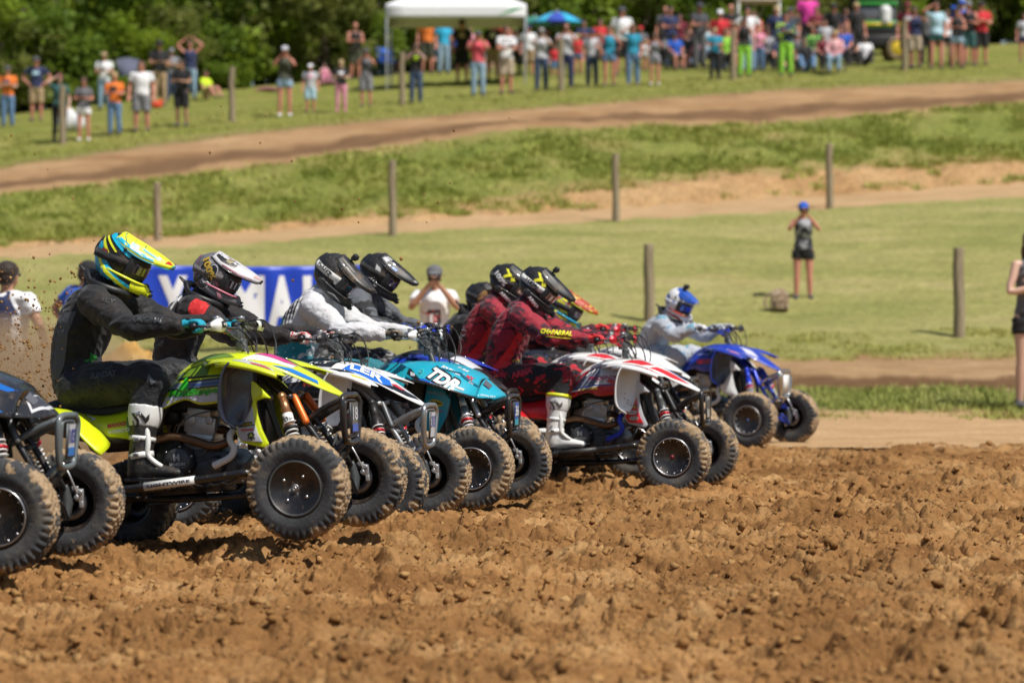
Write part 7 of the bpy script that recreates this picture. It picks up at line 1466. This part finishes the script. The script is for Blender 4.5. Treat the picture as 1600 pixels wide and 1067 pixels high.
shade(199, 94, 83, .30, .45, (.10, .11, .16), 'low dark blue-grey sunshade behind the left group')
# golf cart with a canopy, utility vehicle, parked quad, chairs, small things
def cart():
    p = hit(1195, 106); p = Vector((p.x, p.y + 2.6, 0)); z = gz(p.x, p.y); r = empty('golf_cart', (p.x, p.y, z)); tag(r, 'golf cart with pale beige roof parked behind the crowd', 'golf cart')
    bm_ = plastic('cart_body', (.05, .05, .055)); H = at(1195, 3, p.y).z - z
    obj('body', J(box(0, 0, .55, 2.0, 1.1, .35), box(.75, 0, .75, .5, 1.05, .35), box(-.7, 0, .8, .5, 1.05, .3)), bm_, r, bevel=.08)
    obj('seat', J(box(-.2, 0, .85, .5, 1.0, .12), box(-.45, 0, 1.1, .1, 1.0, .45)), cm_col('cart_seat', (.35, .30, .22)), r, bevel=.04); obj('roof', box(0, 0, H, 2.1 * .62, 1.1, .07), cm_col('cart_roof', (.60, .50, .42)), r, bevel=.03)
    for x in (-.6, .6):
        for y in (-.5, .5): obj('post', tube([(x, y, .7), (x * .98, y, H)], .025, 8), M_whitep, r)
    for x in (-.65, .65):
        for y in (-.5, .5): w = obj('wheel', lathe([(.0, -.08), (.10, -.085), (.11, -.07), (.24, -.08), (.27, -.03), (.27, .03), (.24, .08), (0, .08)], 24, c=(0, 0, 0)), M_tyre, r); w.location = (x, y, .27)
    obj('steering_wheel', tube([(.35 + .0, .2 + .14 * math.cos(a), 1.1 + .14 * math.sin(a)) for a in np.linspace(0, 6.283, 20)], .014, 6), M_blk, r)
cart()
def utility():
    p = hit(1384, 98); z = gz(p.x, p.y + .8); r = empty('utility_vehicle', (p.x - .18, p.y + .8, z)); tag(r, 'green and yellow utility vehicle with black cab and yellow wheels', 'utility vehicle'); y_ = plastic('utility_yellow', (.75, .52, .03)); g_ = plastic('utility_green', (.03, .30, .05))
    obj('body', J(box(-.1, 0, .55, 1.6, 1.2, .35), box(.1, 0, .85, .9, 1.2, .3)), M_blk, r, bevel=.05); obj('cargo_box', box(-.08, -.0, 1.02, 1.5, 1.24, .20), g_, r, bevel=.03); obj('side_stripe', box(-.08, -.622, 1.02, 1.45, .02, .08), y_, r)
    obj('cab', J(box(-.05, 0, 1.30, 1.1, 1.15, .5)), M_glass, r, bevel=.05); obj('cab_frame', bars([[(-.62, -.58, .9), (-.6, -.58, 1.85), (.5, -.58, 1.85), (.62, -.58, .9)], [(-.62, .58, .9), (-.6, .58, 1.85), (.5, .58, 1.85), (.62, .58, .9)]], .035), M_blk, r); obj('roof', box(-.05, 0, 1.92, 1.25, 1.25, .10), M_blk, r, bevel=.03); obj('roof_stripe', box(-.05, -.60, 1.62, 1.2, .06, .10), g_, r, bevel=.01)
    obj('headlight', ell((.45, -.62, 1.02), (.08, .03, .05)), M_glass, r)
    for x in (-.65, .55):
        for y in (-.6, .6):
            w = obj('wheel', lathe([(0, -.10), (.05, -.12), (.08, -.10), (.2, -.115), (.22, -.10), (.22, .1), (0, .1)], 24), y_, r); w.location = (x, y, .33)
            obj('tyre', lathe([(.215, -.12), (.30, -.125), (.33, -.08), (.335, 0), (.33, .08), (.30, .12), (.215, .12)], 28, ring=True), M_tyre, w)
    j = obj('water_jug', blob([tube([(0, 0, 0), (0, 0, .30)], [.16, .17], 20, round_ends=True), tube([(0, 0, .25), (0, 0, .48)], .05, 10)], .02, 2), cm_col('jug_white', (.78, .78, .78), .4), None); j.location = (p.x + .02, p.y + .25, z + 1.13); tag(j, 'large white jug standing on the green utility vehicle', 'jug')
utility()
for px, fy, lab, ang in ((1090, 112, 'black quad bike parked sideways in the crowd left of a post', .3), (1200, 108, 'black and red quad bike parked in the crowd right of the neon trousers', -.5)):
    q = build_quad(lab, 'Y', dict(cB, hood=P_black, fender=P_red if px > 1150 else P_black, side=P_black, rear=P_black, shroud=P_black, shroud_in=P_black, plate=M_blk, guard=M_blk), True, .3, group='quads parked in the crowd')
    p = hit(px, fy - 8); q['root'].location = (p.x - .5, p.y + .4, gz(p.x, p.y)); q['root'].rotation_euler = (0, 0, -.5 + ang)
def chair(px, py, col, lab, yaw=0, dy=.0):
    p = hit(px, py); p = Vector((p.x, p.y + dy, gz(p.x, p.y + dy))); r = empty('folding_chair', p, (0, 0, yaw)); tag(r, lab, 'chair', 'folding chairs in the crowd')
    obj('seat', surf([[(-.25, -.22, .44), (0, -.22, .41), (.25, -.22, .44)], [(-.25, .2, .40), (0, .2, .37), (.25, .2, .40)]], 3, 3), cm_col('chair_' + col, COLS[col]), r, solid=.012); obj('backrest', surf([[(-.25, .2, .42), (0, .24, .42), (.25, .2, .42)], [(-.27, .32, .92), (0, .35, .9), (.27, .32, .92)]], 3, 3), cm_col('chair_' + col, COLS[col]), r, solid=.012)
    for x in (-.26, .26): obj('leg', tube([(x, -.24, 0), (x, .22, .42)], .011, 6), M_gry, r); obj('leg', tube([(x, .26, 0), (x, -.22, .62)], .011, 6), M_gry, r); obj('armrest', box(x, -.0, .63, .05, .45, .02), M_blk, r, bevel=.005)
chair(1055, 112, 'mgrey', 'grey folding chair under the man in royal blue', .3, .08); chair(1246, 112, 'black', 'black folding chair under the man in dark grey', .2, .08); chair(1270, 108, 'black', 'black folding chair under the child in motocross jersey', .2, .08); chair(1305, 116, 'navy', 'navy folding chair under the woman in plaid', -.2, .08); chair(604, 120, 'blue', 'empty bright blue folding chair left of the white tent', .2); chair(985, 114, 'charcoal', 'empty charcoal folding chair behind the woman in teal tee', .4, 1.5); chair(828, 118, 'charcoal', 'empty dark folding chair under the right tent corner', .1, 1.0)
def small(name, px, py, vf, m, lab, cat, yaw=0, **kw):
    p = hit(px, py); o = obj(name, vf, m, None, **kw); o.location = p; o.rotation_euler = (0, 0, yaw); return tag(o, lab, cat)
small('bag', 112, 205, blob([ell((-.12, 0, .28), (.24, .16, .30)), ell((.15, 0, .2), (.18, .14, .22))], .03, 3), cm_col('bag_white', (.72, .72, .74)), 'bulky white bag behind the post and the woman in grey', 'bag')
small('crash_helmet', 1068, 106, blob([ell((0, 0, .14), (.14, .16, .14)), ell((0, -.12, .07), (.09, .09, .06))], .02, 2), H_wht, 'white crash helmet lying on the grass by the seated man in blue', 'helmet')
small('toy', 245, 170, blob([ell((0, 0, .1), (.16, .1, .10)), ell((.1, 0, .2), (.06, .06, .06))], .02, 2), cm_col('toy_red', (.7, .08, .03)), 'small red toy on the grass behind the man in grey shorts', 'toy')
small('blanket', 419, 143, surf([[(-.35, -.3, .03), (0, -.3, .08), (.35, -.3, .03)], [(-.35, .3, .05), (0, .3, .03), (.35, .3, .08)]], 5, 5), cm_col('blanket_pink', (.7, .2, .38)), 'pink blanket spread at the wood edge left of the filming woman', 'blanket', solid=.03)
small('blanket', 516, 133, surf([[(-.35, -.3, .03), (0, -.3, .10), (.35, -.3, .03)], [(-.35, .3, .05), (0, .3, .03), (.35, .3, .08)]], 5, 5), cm_col('blanket_rose', (.8, .35, .5)), 'rose pink blanket under the sitting child in pink', 'blanket', solid=.03)
small('cool_box', 597, 120, J(box(0, 0, .18, .5, .34, .34), box(0, 0, .37, .52, .36, .06)), cm_col('cool_dark', (.02, .05, .09), .4), 'dark cool box on the grass beside the blue folding chair', 'cool box', bevel=.02)
bp = small('backpack', 1218, 486, wrinkle(blob([box(0, 0, .15, .28, .18, .28), ell((0, .02, .27), (.12, .08, .09)), box(.02, -.11, .10, .2, .08, .16), tube([(-.13, .05, .3), (-.24, .0, .16), (-.20, -.05, .02)], .02, 8, 3)], .014, 3), .008, 12), cloth('camo_pack', (.22, .15, .09), .8, (.38, .29, .20), 12, .5), 'brown camouflage backpack on the grass beside the filming woman', 'backpack')
# ---------------------------------------------------------------- dirt thrown up by the rear wheels, and mounds behind
def mound(px, py, w, h, D, lab):
    p = at(px, py, D); z = gz(p.x, p.y); n = 40; V = []; F = []
    for i in range(n):
        for j in range(n):
            x = (i / (n - 1) - .5) * 2; y = (j / (n - 1) - .5) * 2; rr = max(0, 1 - x * x - y * y); V.append((x * w, y * w * .6, h * rr ** .8))
    V = np.array(V); V[:, 2] += .22 * h / .3 * fbm(V[:, 0] * 4 + px, V[:, 1] * 4, 5, 4) * (V[:, 2] > .01) - .03
    i = (np.arange(n - 1)[:, None] * n + np.arange(n - 1)[None]).ravel(); o = obj('dirt_mound', (V, np.column_stack([i, i + n, i + n + 1, i + 1])), M_clay); o.location = (p.x, p.y, z); return tag(o, lab, 'dirt mound', 'ochre mounds')
M_clay = soil_mat('ochre_clay', (.45, .24, .05), (.58, .34, .09), (.66, .44, .17), 3, .03)
mound(210, 572, .52, .28, 44, 'ochre clay mound seen under the arms of the black-suited rider'); mound(32, 582, .16, .24, 43.5, 'ochre clay mound in the thrown dust at the left edge'); mound(78, 530, .10, .26, 47, 'small ochre clay mound behind the back of the black-suited rider')
n = 6000; g = np.random.default_rng(5); V = []; F = []; base = ell((0, 0, 0), (1, 1, 1), 5, 3); bv, bf = base[0], np.array([f for f in base[1]])
for k in range(n):
    D = g.uniform(16.8, 26); t = g.random() ** 1.4; px = g.uniform(-120, 120) - 0 + t * 40; py = 640 - 250 * t ** .8 * g.random() ** .5 + g.normal() * 20
    if g.random() < .05: px = g.uniform(0, 800); py = g.uniform(120, 620)
    r = .0016 + .010 * g.random() ** 7; p = at(px, py, D)
    V.append(bv * r * g.uniform(.6, 1.3, (len(bv), 1)) + np.array(p)); F.append(bf + k * len(bv))
tag(obj('flying_dirt', mesh_of(np.vstack(V), np.vstack(F), 'flying'), M_clod), 'crumbs of dirt flying up behind the left quads', 'flying dirt', kind='stuff')
dm = bpy.data.materials.new('dust_cloud'); dm.use_nodes = True; nt = dm.node_tree; nt.nodes.remove(nt.nodes['Principled BSDF']); pv = nt.nodes.new('ShaderNodeVolumePrincipled'); nt.links.new(pv.outputs[0], nt.nodes['Material Output'].inputs['Volume'])
pv.inputs['Color'].default_value = (.82, .56, .33, 1); pv.inputs['Anisotropy'].default_value = .1
tc = nt.nodes.new('ShaderNodeTexCoord'); nz = nt.nodes.new('ShaderNodeTexNoise'); nz.inputs['Scale'].default_value = 1.1; nz.inputs['Detail'].default_value = 4; nt.links.new(tc.outputs['Object'], nz.inputs[0])
gr = nt.nodes.new('ShaderNodeTexGradient'); gr.gradient_type = 'SPHERICAL'; mp = nt.nodes.new('ShaderNodeMapping'); mp.inputs['Scale'].default_value = (.62, .18, 1.25); mp.inputs['Location'].default_value = (.1, 0, .62); nt.links.new(tc.outputs['Object'], mp.inputs[0]); nt.links.new(mp.outputs[0], gr.inputs[0])
def mth(op, a, b):
    q = nt.nodes.new('ShaderNodeMath'); q.operation = op
    for i, v in enumerate((a, b)):
        if isinstance(v, bpy.types.NodeSocket): nt.links.new(v, q.inputs[i])
        else: q.inputs[i].default_value = v
    return q.outputs[0]
dn = mth('MAXIMUM', mth('SUBTRACT', nz.outputs[0], .36), 0); nt.links.new(mth('MULTIPLY', mth('MULTIPLY', dn, gr.outputs['Fac']), 10.0), pv.inputs['Density'])
db = obj('dust', box(0, 0, 0, 3.2, 11, 2.1), dm); c = at(20, 560, 27); db.location = (c.x, c.y, 1.0); tag(db, 'pale brown dust hanging behind the left quads', 'dust', kind='stuff')
